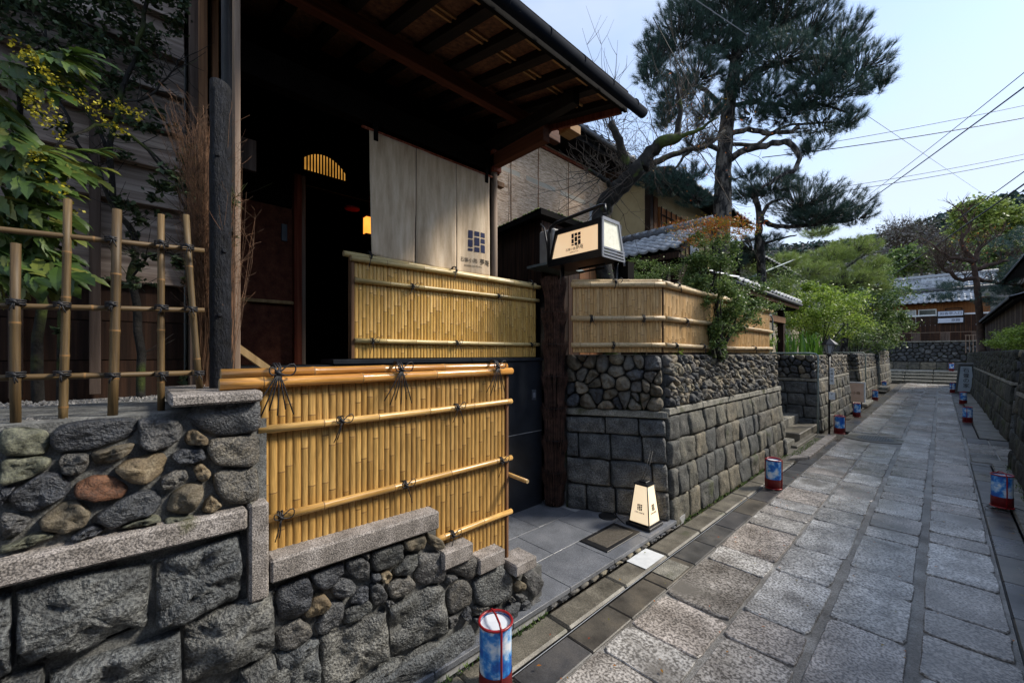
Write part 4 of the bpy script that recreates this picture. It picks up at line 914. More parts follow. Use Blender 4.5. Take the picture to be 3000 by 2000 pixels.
# arched transom window
tr = MB(); c0y, c1y, zb = 1.20, 1.60, 3.43
pts = [(c0y, zb)] + [(c0y + (c1y - c0y) * t, zb + .02 + .17 * math.sin(math.pi * min(1, .12 + t * .86)) ** .6) for t in [k / 14 for k in range(15)]] + [(c1y, zb)]
tr.add([(-4.205, a, b) for a, b in pts], [tuple(range(len(pts)))])
tf = tr.build("transom_window", m_amberdim, E_)
mb = MB()
for k in range(14):
    y = c0y + .015 + k * .0286; mb.box((-4.20, y, zb - .01), (-4.185, y + .011, zb + .2))
mb.build("lattice_bar", m_black, tf)
# stair handrail board leaning beside the porch
MB().hexa([(-2.62, .36, 1.70), (-2.57, .36, 1.70), (-2.57, .60, 1.50), (-2.62, .60, 1.50), (-2.62, .36, 1.745), (-2.57, .36, 1.745), (-2.57, .60, 1.545), (-2.62, .60, 1.545)]).build("stair_handrail", m_fresh, E_)
# entrance lamp
lp = thing("hanging_lamp", "small amber glowing lamp hanging inside the dark entrance beside the curtain", "lamp", (-4.0, 1.76, 3.0))
MB().box((-4.03, 1.705, 2.86), (-3.95, 1.79, 3.03)).build("lamp_shade", m_amber, lp)
mb = MB().box((-4.04, 1.695, 3.031), (-3.94, 1.80, 3.05)).box((-4.04, 1.695, 2.84), (-3.94, 1.80, 2.859)); mb.tube([(-3.99, 1.75, 3.05), (-3.99, 1.75, 3.26)], .004, 5)
mb.build("lamp_frame", m_trim_red, lp)
rd = MB(); rd.tube([(-4.0, 1.58, 3.08), (-4.0, 1.58, 3.10)], .07, 16); setp(rd.build("red_paper_ornament", m_red, None, (-4.0, 1.58, 3.08)), "small red round ornament hanging in the dark doorway left of the amber lamp", "ornament")

# dark granite base wall beside the platform
Gw = thing("granite_wall", "dark polished granite panel wall carrying the yellow bamboo fence", "wall", (-3.0, 2, 0))
MB().box((-3.10, .3, 0), (-2.895, 3.14, 1.575)).build("wall_core", m_black, Gw)
for ya, yb in ((.32, 1.02), (1.025, 1.73), (1.735, 2.44), (2.445, 3.13)):
    MB().box((-2.893, ya, .07), (-2.872, yb, .845), 0, .002).build("granite_panel", m_dark_granite, Gw); MB().box((-2.893, ya, .853), (-2.872, yb, 1.572), 0, .002).build("granite_panel", m_dark_granite, Gw)
MB().box((-2.89, .32, .845), (-2.876, 3.13, .853)).build("joint_line", m_grout, Gw)
for ya, yb in ((1.0, 2.19), (2.195, 3.14)): MB().box((-3.12, ya, 1.577), (-2.855, yb, 1.61), 0, .003).build("granite_cap", m_dark_granite, Gw)
q = (-2.870, 3.000, 1.230)
ou = thing("outlet_cover", "small grey outlet cover on the dark granite wall", "outlet", q)
MB().box((-2.872, q[1] - .03, q[2] - .055), (-2.86, q[1] + .03, q[2] + .05), 0, .003).build("cover_plate", m_pipe, ou); MB().box((-2.862, q[1] - .015, q[2] - .03), (-2.855, q[1] + .015, q[2] + .02), 0, .002).build("cover_flap", m_greyframe, ou)
# stairs inside, between the two fences
sg = thing("entry_stairs", "dark stone stairs rising behind the foreground bamboo fence to the porch", "stairs", (-2.5, .8, 0))
for k in range(8): MB().box((-2.868, -.6, .08 + k * .178), (-2.05, 1.35 - k * .26, .25 + k * .178)).build("step", m_dark_granite, sg)

# ================================================================ noren curtain
def text_mesh(s, size, name="lettering"):
    cu = bpy.data.curves.new(name, 'FONT'); cu.body = s; cu.size = size; cu.extrude = .0004; cu.align_x = 'CENTER'; cu.align_y = 'CENTER'; cu.resolution_u = 3
    ob = bpy.data.objects.new(name, cu); scene.collection.objects.link(ob)
    dg = bpy.context.evaluated_depsgraph_get(); me = bpy.data.meshes.new_from_object(ob.evaluated_get(dg)); me.name = name
    bpy.data.objects.remove(ob); return me
def lettering(s, size, org, du, dv, parent, m, nm="lettering"):
    me = text_mesh(s, size); du, dv = Vector(du).normalized(), Vector(dv).normalized(); nn = du.cross(dv)
    M = Matrix(((du.x, dv.x, nn.x, org[0]), (du.y, dv.y, nn.y, org[1]), (du.z, dv.z, nn.z, org[2]), (0, 0, 0, 1))); me.transform(M)
    me.materials.clear()
    return place(nm, me, parent, m)
def crest(org, du, dv, w, h, parent, m, t=.001, g=.07):
    """nine-block grid emblem; org = top left corner"""
    org, du, dv = Vector(org), Vector(du).normalized(), Vector(dv).normalized(); nn = du.cross(dv)
    cols = [(.0, .25, [.37, .35, .12]), (.345, .29, [.225, .40, .235]), (.72, .28, [.235, .225, .39])]
    mb = MB()
    for k, (x, cw, hs) in enumerate(cols):
        y = 0
        for hh in hs:
            a = org + du * x * w - dv * y * h; b = a + du * cw * w; c = b - dv * hh * h; d = a - dv * hh * h
            mb.hexa([tuple(v) for v in (a, b, c, d)] + [tuple(v + nn * t) for v in (a, b, c, d)]); y += hh + g
    return mb.build("crest", m, parent)
def cloth_x(y, z, k):
    a, b = ys[k]; s = (y - a) / (b - a); t = (3.335 - z) / .95
    x = -2.95 + .014 * t * math.sin(y * 21 + k * 1.3) + .016 * t * t * math.sin(y * 9 + 2 + k) + .006 * noise.noise(Vector((y * 6, z * 3, k)))
    if t > .3: x += .012 * (t - .3) * (abs(2 * s - 1) ** 6) * (1 if k != 1 else -1)
    return x
def onto_cloth(o, k=2):
    off = OFF[o.name]
    for v in o.data.vertices:
        p = v.co + off; v.co.x = cloth_x(p.y, p.z, k) + .0028 - off.x
    return o
NR = thing("noren_curtain", "plain linen noren curtain of three panels with a navy grid crest in the porch opening", "curtain", (-2.95, 1.9, 2.37))
ys = [(1.295, 1.690), (1.695, 2.088), (2.092, 2.478)]
for k, (a, b) in enumerate(ys):
    nu, nv = 22, 34; mb = MB(); vs = []
    for j in range(nv + 1):
        t = j / nv
        for i in range(nu + 1):
            s = i / nu; y = a + (b - a) * s
            z0 = 3.335 - .0 * y; zb = 2.385 + .012 * math.sin(math.pi * s) * -1 + (.01 if k == 0 else 0)
            z = z0 + (zb - z0) * t
            x = -2.95 + .014 * t * math.sin(y * 21 + k * 1.3) + .016 * t * t * math.sin(y * 9 + 2 + k) + .006 * noise.noise(Vector((y * 6, z * 3, k)))
            if t > .3: x += .012 * (t - .3) * (abs(2 * s - 1) ** 6) * (1 if k != 1 else -1); 
            yy = y + (.006 * (t - .3) * (1 - 2 * s) * (abs(2 * s - 1) ** 4) if t > .3 else 0)
            vs.append((x, yy, z))
    fs = [(j * (nu + 1) + i, (j + 1) * (nu + 1) + i, (j + 1) * (nu + 1) + i + 1, j * (nu + 1) + i + 1) for j in range(nv) for i in range(nu)]
    mb.add(vs, fs, 0, True); o = mb.build("cloth_panel", m_noren, NR)
    so = o.modifiers.new("thick", 'SOLIDIFY'); so.thickness = .0025
MB().tube([(-2.955, 1.24, 3.345), (-2.955, 2.56, 3.345)], .011, 8).build("curtain_rod", m_trim_red, NR)
for y in (1.345, 2.44): MB().box((-2.966, y - .018, 3.27), (-2.942, y + .018, 3.46), 0, .003).build("rod_hook", m_black, NR)
ca = (-2.932, 2.230, 2.780); cb = (-2.932, 2.410, 2.820); cc = (-2.932, 2.230, 2.590)
onto_cloth(crest((-2.932, ca[1], ca[2]), (0, 1, 0), (0, 0, 1), cb[1] - ca[1], ca[2] - cc[2], NR, m_navy))
q = (-2.934, 2.290, 2.500); onto_cloth(lettering("石塀小路", .044, (-2.934, 2.235, q[2] + .003), (0, 1, 0), (0, 0, 1), NR, m_ink))
onto_cloth(lettering("夢庵", .062, (-2.933, 2.405, q[2]), (0, 1, 0), (0, 0, 1), NR, m_inkblack))
onto_cloth(lettering("ISHIBEKOJI MUAN", .022, (-2.934, 2.28, q[2] - .045), (0, 1, 0), (0, 0, 1), NR, m_ink))

# ================================================================ weathered plank wall at the left
PW = thing("plank_wall", "grey weathered house wall of overlapping horizontal planks at the left edge", "plank wall", (-3.0, -1.2, 1.4))
MB().box((-3.08, -4, 1.4), (-2.93, .205, 4.6)).build("wall_frame", m_black, PW)
for k in range(13):
    z0 = 2.02 + k * .2075; ya = -4.0
    for yb in ((-1.9, .208) if k % 2 else (-2.6, .208)):
        MB().hexa([(-2.925, ya, z0), (-2.862, ya, z0), (-2.862, yb - .003, z0), (-2.925, yb - .003, z0), (-2.925, ya, z0 + .225), (-2.915, ya, z0 + .225), (-2.915, yb - .003, z0 + .225), (-2.925, yb - .003, z0 + .225)], 0, .002).build("plank", m_plank, PW); ya = yb
for k in range(3):
    z0 = 1.42 + k * .2; MB().box((-2.925, -4, z0), (-2.905, .205, z0 + .195)).build("plank", m_brownplank, PW)
for u in (34, 218): 
    pass
for q in ((-2.880, -0.390, 2.660), (-2.880, -0.140, 2.760), (-2.880, -0.650, 2.570)): MB().box((-2.886, q[1] - .02, 1.45), (-2.850, q[1] + .02, 2.9), 0, .002).build("vertical_batten", m_trim_grey, PW)

# ================================================================ charred post and brushwood behind it
q = (-1.950, 0.250, 2.190)
bp = thing("charred_post", "blackened charred log post standing on the granite slab", "post", (-1.95, q[1], 1.515))
mb = MB(); n = 22; rows = 40; vs = []
for j in range(rows + 1):
    z = 1.516 + 1.19 * j / rows
    for i in range(n):
        t = 2 * math.pi * i / n; r = .0355 * (1 + .07 * fbm((math.cos(t) * 1.5, math.sin(t) * 1.5, z * 5), 1.4, 3))
        vs.append((-1.95 + math.cos(t) * r, q[1] + math.sin(t) * r, z + (.012 * math.cos(t + .8) if j == rows else 0)))
fs = [(j * n + i, j * n + (i + 1) % n, (j + 1) * n + (i + 1) % n, (j + 1) * n + i) for j in range(rows) for i in range(n)] + [tuple(rows * n + i for i in range(n))]
mb.add(vs, fs, 0, True); mb.sm[-1] = False; mb.build("log", m_char, bp)
for zz, a in ((2.42, -.4), (1.80, -.2), (2.05, .2)):
    MB().tube([(-1.95 + .034 * math.cos(a), q[1] + .034 * math.sin(a), zz), (-1.95 + .042 * math.cos(a), q[1] + .042 * math.sin(a), zz)], [.010, .005], 8).build("knot", m_char, bp)
def twigs(name, base, n, height, spread, lean, rad, m, parent=None, z0=0, seed=1, sub=3, curl=.03):
    rnd = random.Random(seed); mb = MB()
    for k in range(n):
        a = rnd.uniform(0, 6.28); r = rnd.uniform(0, spread[0]) ; b = Vector(base) + Vector((math.cos(a) * r, math.sin(a) * r, rnd.uniform(0, z0)))
        h = height * rnd.uniform(.45, 1.05); d = Vector((math.cos(a) * spread[1] + lean[0], math.sin(a) * spread[1] + lean[1], 1))
        d += Vector((rnd.uniform(-1, 1), rnd.uniform(-1, 1), 0)) * spread[1]
        p = b.copy(); pts = [p.copy()]; s = 5
        for i in range(s):
            p = p + d * (h / s) + Vector((rnd.uniform(-1, 1), rnd.uniform(-1, 1), 0)) * curl * h / s * 3; pts.append(p.copy())
        mb.tube(pts, [rad * (1 - .6 * i / s) for i in range(s + 1)], 3, cap=False, smooth=False)
        for q_ in range(sub):
            i = rnd.randint(2, s); e = pts[i] + Vector((rnd.uniform(-1, 1), rnd.uniform(-1, 1), rnd.uniform(.2, 1.4))) * h * .09
            mb.tube([pts[i], (pts[i] + e) / 2 + Vector((rnd.uniform(-1, 1), rnd.uniform(-1, 1), 0)) * .006, e], rad * .45, 3, cap=False, smooth=False)
    return mb
bw = twigs("brushwood_bundle", (-2.07, q[1] - .03, 1.5), 300, .95, (.028, .022), (.00, -.02), .0012, None, z0=.2, seed=3, sub=7)
bw.v += []; b2 = twigs("x", (-2.02, q[1] + .03, 1.5), 50, .85, (.03, .05), (.02, .03), .0011, None, z0=.3, seed=5, sub=7)
bw.add(b2.v, b2.f, 0)
b3 = twigs("x", (-2.12, q[1] - .08, 2.3), 26, .30, (.02, .10), (.0, -.26), .0011, None, z0=.1, seed=8, sub=5); bw.add(b3.v, b3.f, 0)
setp(bw.build("brushwood_bundle", m_twig_tan, None, (-2.08, q[1], 1.5)), "tall bundle of dry tan brushwood twigs standing behind the charred post", "brushwood")

# ================================================================ brushwood pillar between the fences
BPx, BPy = -2.76, 3.20
pil = thing("brushwood_post", "thick post wrapped in dark reddish brushwood with cord bands between the two bamboo fences", "post", (BPx, BPy, .08))
core = MB().tube([(BPx, BPy, .08), (BPx, BPy, 2.36)], .085, 14).build("post_core", m_black, pil)
rnd = random.Random(9); mb = MB()
for band in range(7):
    za = .08 + band * .33; zb_ = za + .35
    for k in range(330):
        a = rnd.uniform(0, 6.283); r0 = .088 + rnd.uniform(0, .012); r1 = .090 + rnd.uniform(.0, .062)
        z0_ = za + rnd.uniform(0, .08); z1_ = min(zb_ + rnd.uniform(-.04, .06), 2.44); a1 = a + rnd.uniform(-.12, .12)
        zm = (z0_ + z1_) / 2
        mb.tube([(BPx + math.cos(a) * r0, BPy + math.sin(a) * r0, z0_), (BPx + math.cos(a) * (r0 + .008), BPy + math.sin(a) * (r0 + .008), zm), (BPx + math.cos(a1) * r1, BPy + math.sin(a1) * r1, z1_)], [.0024, .002, .001], 3, cap=False, smooth=False)
setp(mb.build("brushwood", m_brush, pil), kind='stuff')
for band in range(1, 7):
    z = .08 + band * .33 + .02
    MB().tube([(BPx + math.cos(t) * .105, BPy + math.sin(t) * .105, z) for t in [2 * math.pi * k / 18 for k in range(19)]], .004, 5, cap=False).build("cord_band", m_rope, pil)
bx2 = setp(MB().box((-3.02, 3.17, .05), (-2.93, 3.45, 2.4)).build("dark_gate_post", m_black, None, (-3, 3.3, .05)), "black square timber post in shade directly behind the brushwood post", "post")
# ================================================================ roadside lantern sign
SY = 3.30
a_tl, a_bl, a_tr, a_br = (-2.810, 3.300, 2.930), (-2.900, 3.300, 2.670), (-2.290, 3.300, 2.910), (-2.290, 3.300, 2.660)
SG = thing("lantern_sign", "large black-framed lit sign lantern with grid crest raised beside the brushwood post", "sign", (-2.55, 3.42, 1.66))
xl0, xl1, xr0, xr1 = -2.90, -2.80, -2.285, -2.285
zb, zt = 2.665, 2.915
D1 = .34
# body: trapezoid; front plane leans very slightly
fr = MB()
def bar(a, b, w, d, mb_): 
    a, b = Vector(a), Vector(b); t = (b - a).normalized(); s = t.cross(Vector((0, 1, 0))).normalized() * w; n_ = Vector((0, 1, 0)) * d
    mb_.hexa([tuple(v) for v in (a - s - n_, a + s - n_, a + s + n_, a - s + n_, b - s - n_, b + s - n_, b + s + n_, b - s + n_)])
def face(y, mbb):
    bar((xl0 - .012, y, zb - .06), (xl1 - .012, y, zt + .05), .014, .012, mbb); bar((xr0 + .02, y, zb - .06), (xr1 + .02, y, zt + .05), .018, .012, mbb)
    bar((xl0 - .03, y, zb - .025), (xr0 + .04, y, zb - .025), .026, .0125, mbb); bar((xl1 - .03, y, zt + .02), (xr1 + .04, y, zt + .02), .02, .0125, mbb)
face(SY, fr); face(SY + D1, fr)
fr.box((xl0 - .03, SY - .01, zb - .075), (xr0 + .045, SY + D1 + .01, zb - .05)); fr.box((xl1 - .02, SY, zt + .04), (xr1 + .04, SY + D1, zt + .055))
fr.build("sign_frame", m_blackmetal, SG)
MB().hexa([(xl0, SY + .004, zb), (xr0, SY + .004, zb), (xr0, SY + .01, zb), (xl0, SY + .01, zb), (xl1, SY + .004, zt), (xr1, SY + .004, zt), (xr1, SY + .01, zt), (xl1, SY + .01, zt)]).build("sign_panel", m_signpaper, SG)
cx0 = (-2.610, 3.300, 2.910); 
crest((-2.615, SY + .001, 2.885), (1, 0, 0), (0, 0, 1), .115, .125, SG, m_inkblack, .002)
lettering("石塀小路", .033, (-2.63, SY + .001, 2.728), (1, 0, 0), (0, 0, 1), SG, m_inkblack); lettering("夢庵", .05, (-2.515, SY + .001, 2.733), (1, 0, 0), (0, 0, 1), SG, m_inkblack)
lettering("ISHIBEKOJI MUAN", .014, (-2.585, SY + .001, 2.697), (1, 0, 0), (0, 0, 1), SG, m_inkblack)
# right side: grey trapezoid frame, pale paper, slats below
sx = xr0 + .045
sd = MB()
def sbar(a, b, w): 
    a, b = Vector(a), Vector(b); t = (b - a).normalized(); s = Vector((1, 0, 0)).cross(t).normalized() * w; n_ = Vector((.008, 0, 0))
    sd.hexa([tuple(v) for v in (a - s - n_, a - s + n_, a + s + n_, a + s - n_, b - s - n_, b - s + n_, b + s + n_, b + s - n_)])
sbar((sx, SY + .005, zb - .075), (sx, SY + .005, zt + .06), .014); sbar((sx + .001, SY + D1 + .06, zb - .11), (sx + .001, SY + D1 - .06, zt + .06), .012)
sbar((sx + .002, SY, zt + .05), (sx + .002, SY + D1 - .05, zt + .05), .016)
for k in range(4): sbar((sx + .002, SY, zb + .02 - k * .03), (sx + .002, SY + D1 + .05, zb + .02 - k * .03), .008)
sd.build("side_frame", m_greyframe, SG)
MB().hexa([(sx - .012, SY + .02, zb + .03), (sx - .004, SY + .02, zb + .03), (sx - .004, SY + D1 + .03, zb + .03), (sx - .012, SY + D1 + .03, zb + .03), (sx - .012, SY + .02, zt + .04), (sx - .004, SY + .02, zt + .04), (sx - .004, SY + D1 - .06, zt + .04), (sx - .012, SY + D1 - .06, zt + .04)]).build("side_panel", m_signside, SG)
MB().tube([(-2.93, SY, 2.62), (-2.93, SY, 2.95), (-2.90, SY, 3.02), (-2.82, SY, 3.05), (-2.26, SY, 3.085), (-2.215, SY, 3.08), (-2.21, SY, 3.0)], .018, 10).build("top_rail", m_blackmetal, SG)
for x, dy in ((-2.86, .15), (-2.30, .34)): MB().tube([(x, SY + dy, 1.66), (x, SY + dy, 2.60 if x > -2.5 else 2.75)], .022, 8).build("sign_post", m_blackmetal, SG)
mb = MB()
for z in (2.50, 2.54): mb.box((-2.62, SY + .12, z), (-2.30, SY + .14, z + .015))
mb.box((-2.84, SY + .1, 2.40), (-2.32, SY + .2, 2.58)) if False else None
mb.build("cross_bar", m_black, SG)
mb = MB().box((-2.36, SY + .40, 1.9), (-2.20, SY + .52, 2.60)); mb.build("ballast_box", m_black, SG)

# ================================================================ standing paper lantern (andon)
AN = thing("floor_lantern", "lit four-sided paper lantern with black frame standing on the platform corner", "lantern", (-1.865, 3.42, .08))
MB().box((-1.985, 3.295, .081), (-1.745, 3.545, .110), 0, .004).build("base", m_blackmetal, AN); MB().box((-1.965, 3.315, .1105), (-1.765, 3.525, .125), 0, .003).build("base_step", m_blackmetal, AN)
cxA, cyA = -1.865, 3.42; hb, ht, z0, z1 = .098, .062, .126, .455
def corners(h, z): return [(cxA - h, cyA - h, z), (cxA + h, cyA - h, z), (cxA + h, cyA + h, z), (cxA - h, cyA + h, z)]
cb_, ct_ = corners(hb, z0), corners(ht, z1)
for k in range(4): MB().tube([cb_[k], ct_[k]], .006, 4).build("frame_bar", m_blackmetal, AN)
MB().hexa(corners(ht + .008, z1) + corners(ht + .006, z1 + .016)).build("lid", m_blackmetal, AN); MB().box((cxA - .035, cyA - .035, z1 + .016), (cxA + .035, cyA + .035, z1 + .03), 0, .004).build("vent_cap", m_blackmetal, AN)
mb = MB()
for k in range(4):
    a, b, c, d = cb_[k], cb_[(k + 1) % 4], ct_[(k + 1) % 4], ct_[k]
    mb = MB().quad(a, b, c, d); mb.build("paper_panel", m_andon, AN)
sl_ = (hb - ht) / (z1 - z0)
for (org, du, dn) in (((cxA - .022, cyA - .0815, .29), (1, 0, 0), (0, sl_, 1)), ((cxA + .0815, cyA - .022, .29), (0, 1, 0), (-sl_, 0, 1))):
    crest(org, du, dn, .045, .055, AN, m_inkblack, .001)
lettering("石塀小路夢庵", .016, (cxA, cyA - .0895, .215), (1, 0, 0), (0, sl_, 1), AN, m_ink); lettering("石塀小路夢庵", .016, (cxA + .0895, cyA, .215), (0, 1, 0), (-sl_, 0, 1), AN, m_ink)
mb = MB(); 
for dx in (-.01, .012): mb.tube([(cxA - .02 + dx, cyA + .0, z1 + .03), (cxA - .03 + dx * 1.2, cyA + .1, .55), (cxA - .035 + dx, cyA + .20, .72)], .003, 5)
mb.build("power_cord", m_rubber, AN)
setp(MB().tube([(-2.0, 3.30, .085), (-2.12, 3.38, .084), (-2.2, 3.44, .10), (-2.24, 3.50, .35), (-2.22, 3.50, .62)], .004, 5).build("lamp_cable", m_rubber, None, (-2.0, 3.3, .08)), "thin black cable running from the lit paper lantern up the stone wall", "cable")

# ================================================================ blue and white lane lanterns
def lane_lantern(loc, rot, label, first=None):
    if first is None:
        r = thing("paper_lantern", label, "lantern", (0, 0, 0), "blue paper lanterns along the lane edges")
        R = .078; n = 28; H0, H1 = .115, .345
        def ring(mb, z, rr, tr, n_=28): mb.tube([(math.cos(t) * rr, math.sin(t) * rr, z) for t in [2 * math.pi * k / n_ for k in range(n_ + 1)]], tr, 6, cap=False)
        mb = MB(); vs = []
        for z in (H0, H1): vs += [(math.cos(2 * math.pi * k / n) * R, math.sin(2 * math.pi * k / n) * R, z) for k in range(n)]
        mb.add(vs, [(k, (k + 1) % n, n + (k + 1) % n, n + k) for k in range(n)], 0, True); mb.build("paper_shade", m_sky_paper, r)
        mb = MB(); vs = []
        for z in (.012, H0 + .004): vs += [(math.cos(2 * math.pi * k / n) * (R + .003), math.sin(2 * math.pi * k / n) * (R + .003), z) for k in range(n)]
        mb.add(vs, [(k, (k + 1) % n, n + (k + 1) % n, n + k) for k in range(n)] + [tuple(range(n))[::-1]], 0, True); mb.build("base_band", m_redcloth, r)
        mb = MB(); vs = [(math.cos(2 * math.pi * k / n) * (R - .004), math.sin(2 * math.pi * k / n) * (R - .004), H1 - .012) for k in range(n)]; mb.add(vs, [tuple(range(n))]); mb.build("top_disc", m_whitepaper, r)
        mb = MB(); ring(mb, H1, R + .002, .0065); ring(mb, .012, R + .006, .0065)
        mb.build("hoop", m_red, r)
        mb = MB(); mb.tube([(R + .008, 0, .01), (R + .008, 0, H1 + .004), (R * .75, 0, H1 + .022), (0, 0, H1 + .03), (-R * .75, 0, H1 + .022), (-R - .008, 0, H1 + .004), (-R - .008, 0, .01)], .0055, 6); mb.build("handle", m_red, r)
        mb = MB(); mb.tube([(0, R, .008), (-.03, R + .05, .004), (-.08, R + .06, .004), (-.10, R + .02, .004), (-.05, R + .02, .010), (-.09, R + .09, .006), (-.2, R + .12, .004)], .003, 5)
        mb.tube([(0, -R - .0, .006), (.03, -R - .03, .004), (-.06, -R - .06, .004)], .003, 5); mb.build("cable", m_rubber, r)
        kids = list(r.children)
    else:
        r = first.copy(); scene.collection.objects.link(r); r['label'] = label
        for ch in first.children:
            c = ch.copy(); scene.collection.objects.link(c); c.parent = r
    r.location = loc; r.rotation_euler = (0, 0, rot); return r
L0 = lane_lantern((-1.485, 1.285, .006), 2.75, "blue paper lantern nearest the camera, at the foot of the near stone wall")
spots = [(-1.40, 5.70, .006, "blue paper lantern at the kerb below the long cobble wall", .1, 1.02), (-1.38, 10.24, .06, "blue paper lantern beside the black lamp post at the end of the pale kerb", .2, 1),
         (-1.50, 13.72, .01, "blue paper lantern in front of the peach signboard", .9, 1), (-1.58, 18.98, .01, "blue paper lantern past the flat step on the left side, second from the stairs", .5, 1),
         (-1.80, 25.4, .01, "blue paper lantern at the far left, just before the stairs", .4, 1), (.445, 6.72, .022, "large looking blue paper lantern at the right edge of the frame on the wet slabs", 1.9, 1.0),
         (.44, 14.6, .005, "blue paper lantern on the right side nearest the entry opening", 1.4, 1.05), (.50, 19.8, .005, "blue paper lantern on the right just in front of the grey upright sign", .7, 1.1),
         (.35, 25.2, .005, "blue paper lantern on the right beside the grey upright sign, behind it", 1.2, 1.2), (.42, 34.2, .65, "blue paper lantern standing up on the top of the far stairs", .3, 1.25)]
for x, y, z, lb, r, s in spots:
    c = lane_lantern((x, y, z), r, lb, L0); c.scale = (s, s, s)

# peach signboard, upright grey sign, lamp post
pb = thing("signboard", "peach coloured rectangular signboard standing by the left wall behind a blue lantern", "sign", (-1.72, 15.4, 0))
MB().box((-1.86, 15.38, .24), (-1.50, 15.42, .80), 0, .01).build("board", m_peach, pb); MB().box((-1.80, 15.39, 0), (-1.77, 15.41, .24)).build("leg", m_blackmetal, pb); MB().box((-1.59, 15.39, 0), (-1.56, 15.41, .24)).build("leg", m_blackmetal, pb)
mb = MB(); mb.box((-1.87, 15.37, .795), (-1.49, 15.43, .82)); mb.box((-1.52, 15.37, .24), (-1.49, 15.43, .80)); mb.build("frame", m_white, pb)
lettering("小路", .09, (-1.69, 15.365, .5), (1, 0, 0), (0, 0, 1), pb, m_trim_brown)
gs = thing("upright_sign", "tall tapering grey upright sign with dark lettering by the right wall", "sign", (.70, 24.9, 0))
MB().hexa([(.40, 24.86, .02), (1.0, 24.86, .02), (1.0, 25.2, .02), (.40, 25.2, .02), (.50, 24.95, 1.22), (.90, 24.95, 1.22), (.90, 25.1, 1.22), (.50, 25.1, 1.22)]).build("sign_body", m_blackmetal, gs)
MB().hexa([(.47, 24.85, .10), (.93, 24.85, .10), (.93, 24.862, .10), (.47, 24.862, .10), (.56, 24.925, 1.12), (.86, 24.925, 1.12), (.86, 24.945, 1.12), (.56, 24.945, 1.12)]).build("sign_face", m_pipe if False else mat("grey_sign_face", [(.26, .31, .36), (.33, .38, .43)], .5, 5, bump=0), gs)
MB().box((.45, 24.9, 1.23), (.95, 25.15, 1.26)).build("sign_cap", m_greyframe, gs)
for k, ch in enumerate("石畳の家"): lettering(ch, .19, (.71, 24.90 - .012 * k - .01, .96 - k * .21), (1, 0, 0), (0, .07, 1), gs, m_inkblack)
LP = thing("lamp_post", "slim black lamp post with hooded lantern and two small white plates by the left wall", "street lamp", (-1.56, 10.35, 0))
MB().tube([(-1.56, 10.35, .01), (-1.56, 10.35, 1.62)], .018, 10).build("pole", m_blackmetal, LP)
mb = MB(); 
def ngon(r, z, n=6): return [(-1.56 + r * math.cos(2 * math.pi * k / n + .3), 10.35 + r * math.sin(2 * math.pi * k / n + .3), z) for k in range(n)]
def loft(mb, prof, n=6):
    vs = []; 
    for r, z in prof: vs += ngon(r, z, n)
    mb.add(vs, [(i * n + k, i * n + (k + 1) % n, (i + 1) * n + (k + 1) % n, (i + 1) * n + k) for i in range(len(prof) - 1) for k in range(n)] + [tuple(range(n))[::-1]])
loft(mb, [(.03, 1.60), (.05, 1.63), (.035, 1.65)]); mb.build("lamp_base", m_blackmetal, LP)
mb = MB(); loft(mb, [(.045, 1.655), (.095, 1.83)]); mb.build("lamp_glass", m_glassgrey, LP)
mb = MB(); loft(mb, [(.15, 1.835), (.13, 1.86), (.05, 1.93), (.02, 1.96), (.008, 2.01)])
for k in range(6):
    a = ngon(.048, 1.655)[k]; b = ngon(.098, 1.832)[k]; mb.tube([a, b], .005, 4)
mb.build("lamp_hood", m_blackmetal, LP)
MB().box((-1.545, 10.30, 1.03), (-1.475, 10.315, 1.36), 0, .002).build("name_plate", m_white, LP); MB().box((-1.56, 10.30, .72), (-1.46, 10.315, .87), 0, .002).build("notice_plate", m_white, LP)
for k, ch in enumerate("石塀小路"): lettering(ch, .05, (-1.51, 10.298, 1.31 - k * .07), (1, 0, 0), (0, 0, 1), LP, m_inkblack)
lettering("P", .05, (-1.51, 10.298, .83), (1, 0, 0), (0, 0, 1), LP, m_navy)
# handrails
def rail(name, label, pts, r=.018, loc=None, extra=(), group='steel handrails along the left wall'):
    mb = MB().tube(pts, r, 8)
    for e in extra: mb.tube(e, r * .8, 6)
    o = mb.build(name, m_steel, None, loc or pts[0]); setp(o, label, "handrail", group); return o
rail("handrail", "grey green steel handrail pipe at the side steps next to the black lamp post", [(-1.72, 10.2, .02), (-1.72, 10.2, 1.60), (-1.76, 10.2, 1.645), (-1.85, 10.2, 1.66), (-3.6, 9.8, 1.66)])
rail("handrail", "pale steel handrail pipe beside the flat step behind the peach signboard", [(-1.70, 17.6, .02), (-1.70, 17.6, 1.60), (-1.75, 17.6, 1.68), (-2.9, 17.6, 1.70)])
rail("handrail", "far steel handrail pipe on the left shortly before the stairs", [(-1.9, 24.4, .02), (-1.9, 24.4, 1.62), (-1.95, 24.4, 1.70), (-3.2, 24.4, 1.72)])
rail("handrail", "small steel guard rail above the cobble wall end in front of the gate roof", [(-2.3, 8.2, 1.6), (-2.3, 8.2, 2.35), (-2.35, 8.25, 2.42), (-2.35, 9.4, 2.42), (-2.35, 9.5, 2.35), (-2.35, 9.5, 1.7)], .014, None, ([(-2.33, 8.25, 2.05), (-2.33, 9.5, 2.05)],))
# curved gutter cable beside the kerb
pts = [(-1.506 + .004 * math.sin(y * 1.7), y, .000 + .003 * math.sin(y * 3)) for y in [1.3 + .15 * k for k in range(40)]]
setp(MB().tube(pts, .0025, 5).build("ground_cable", m_wirepale, None, (-1.5, 3, 0)), "thin cable lying in the drain channel along the left kerb", "cable")
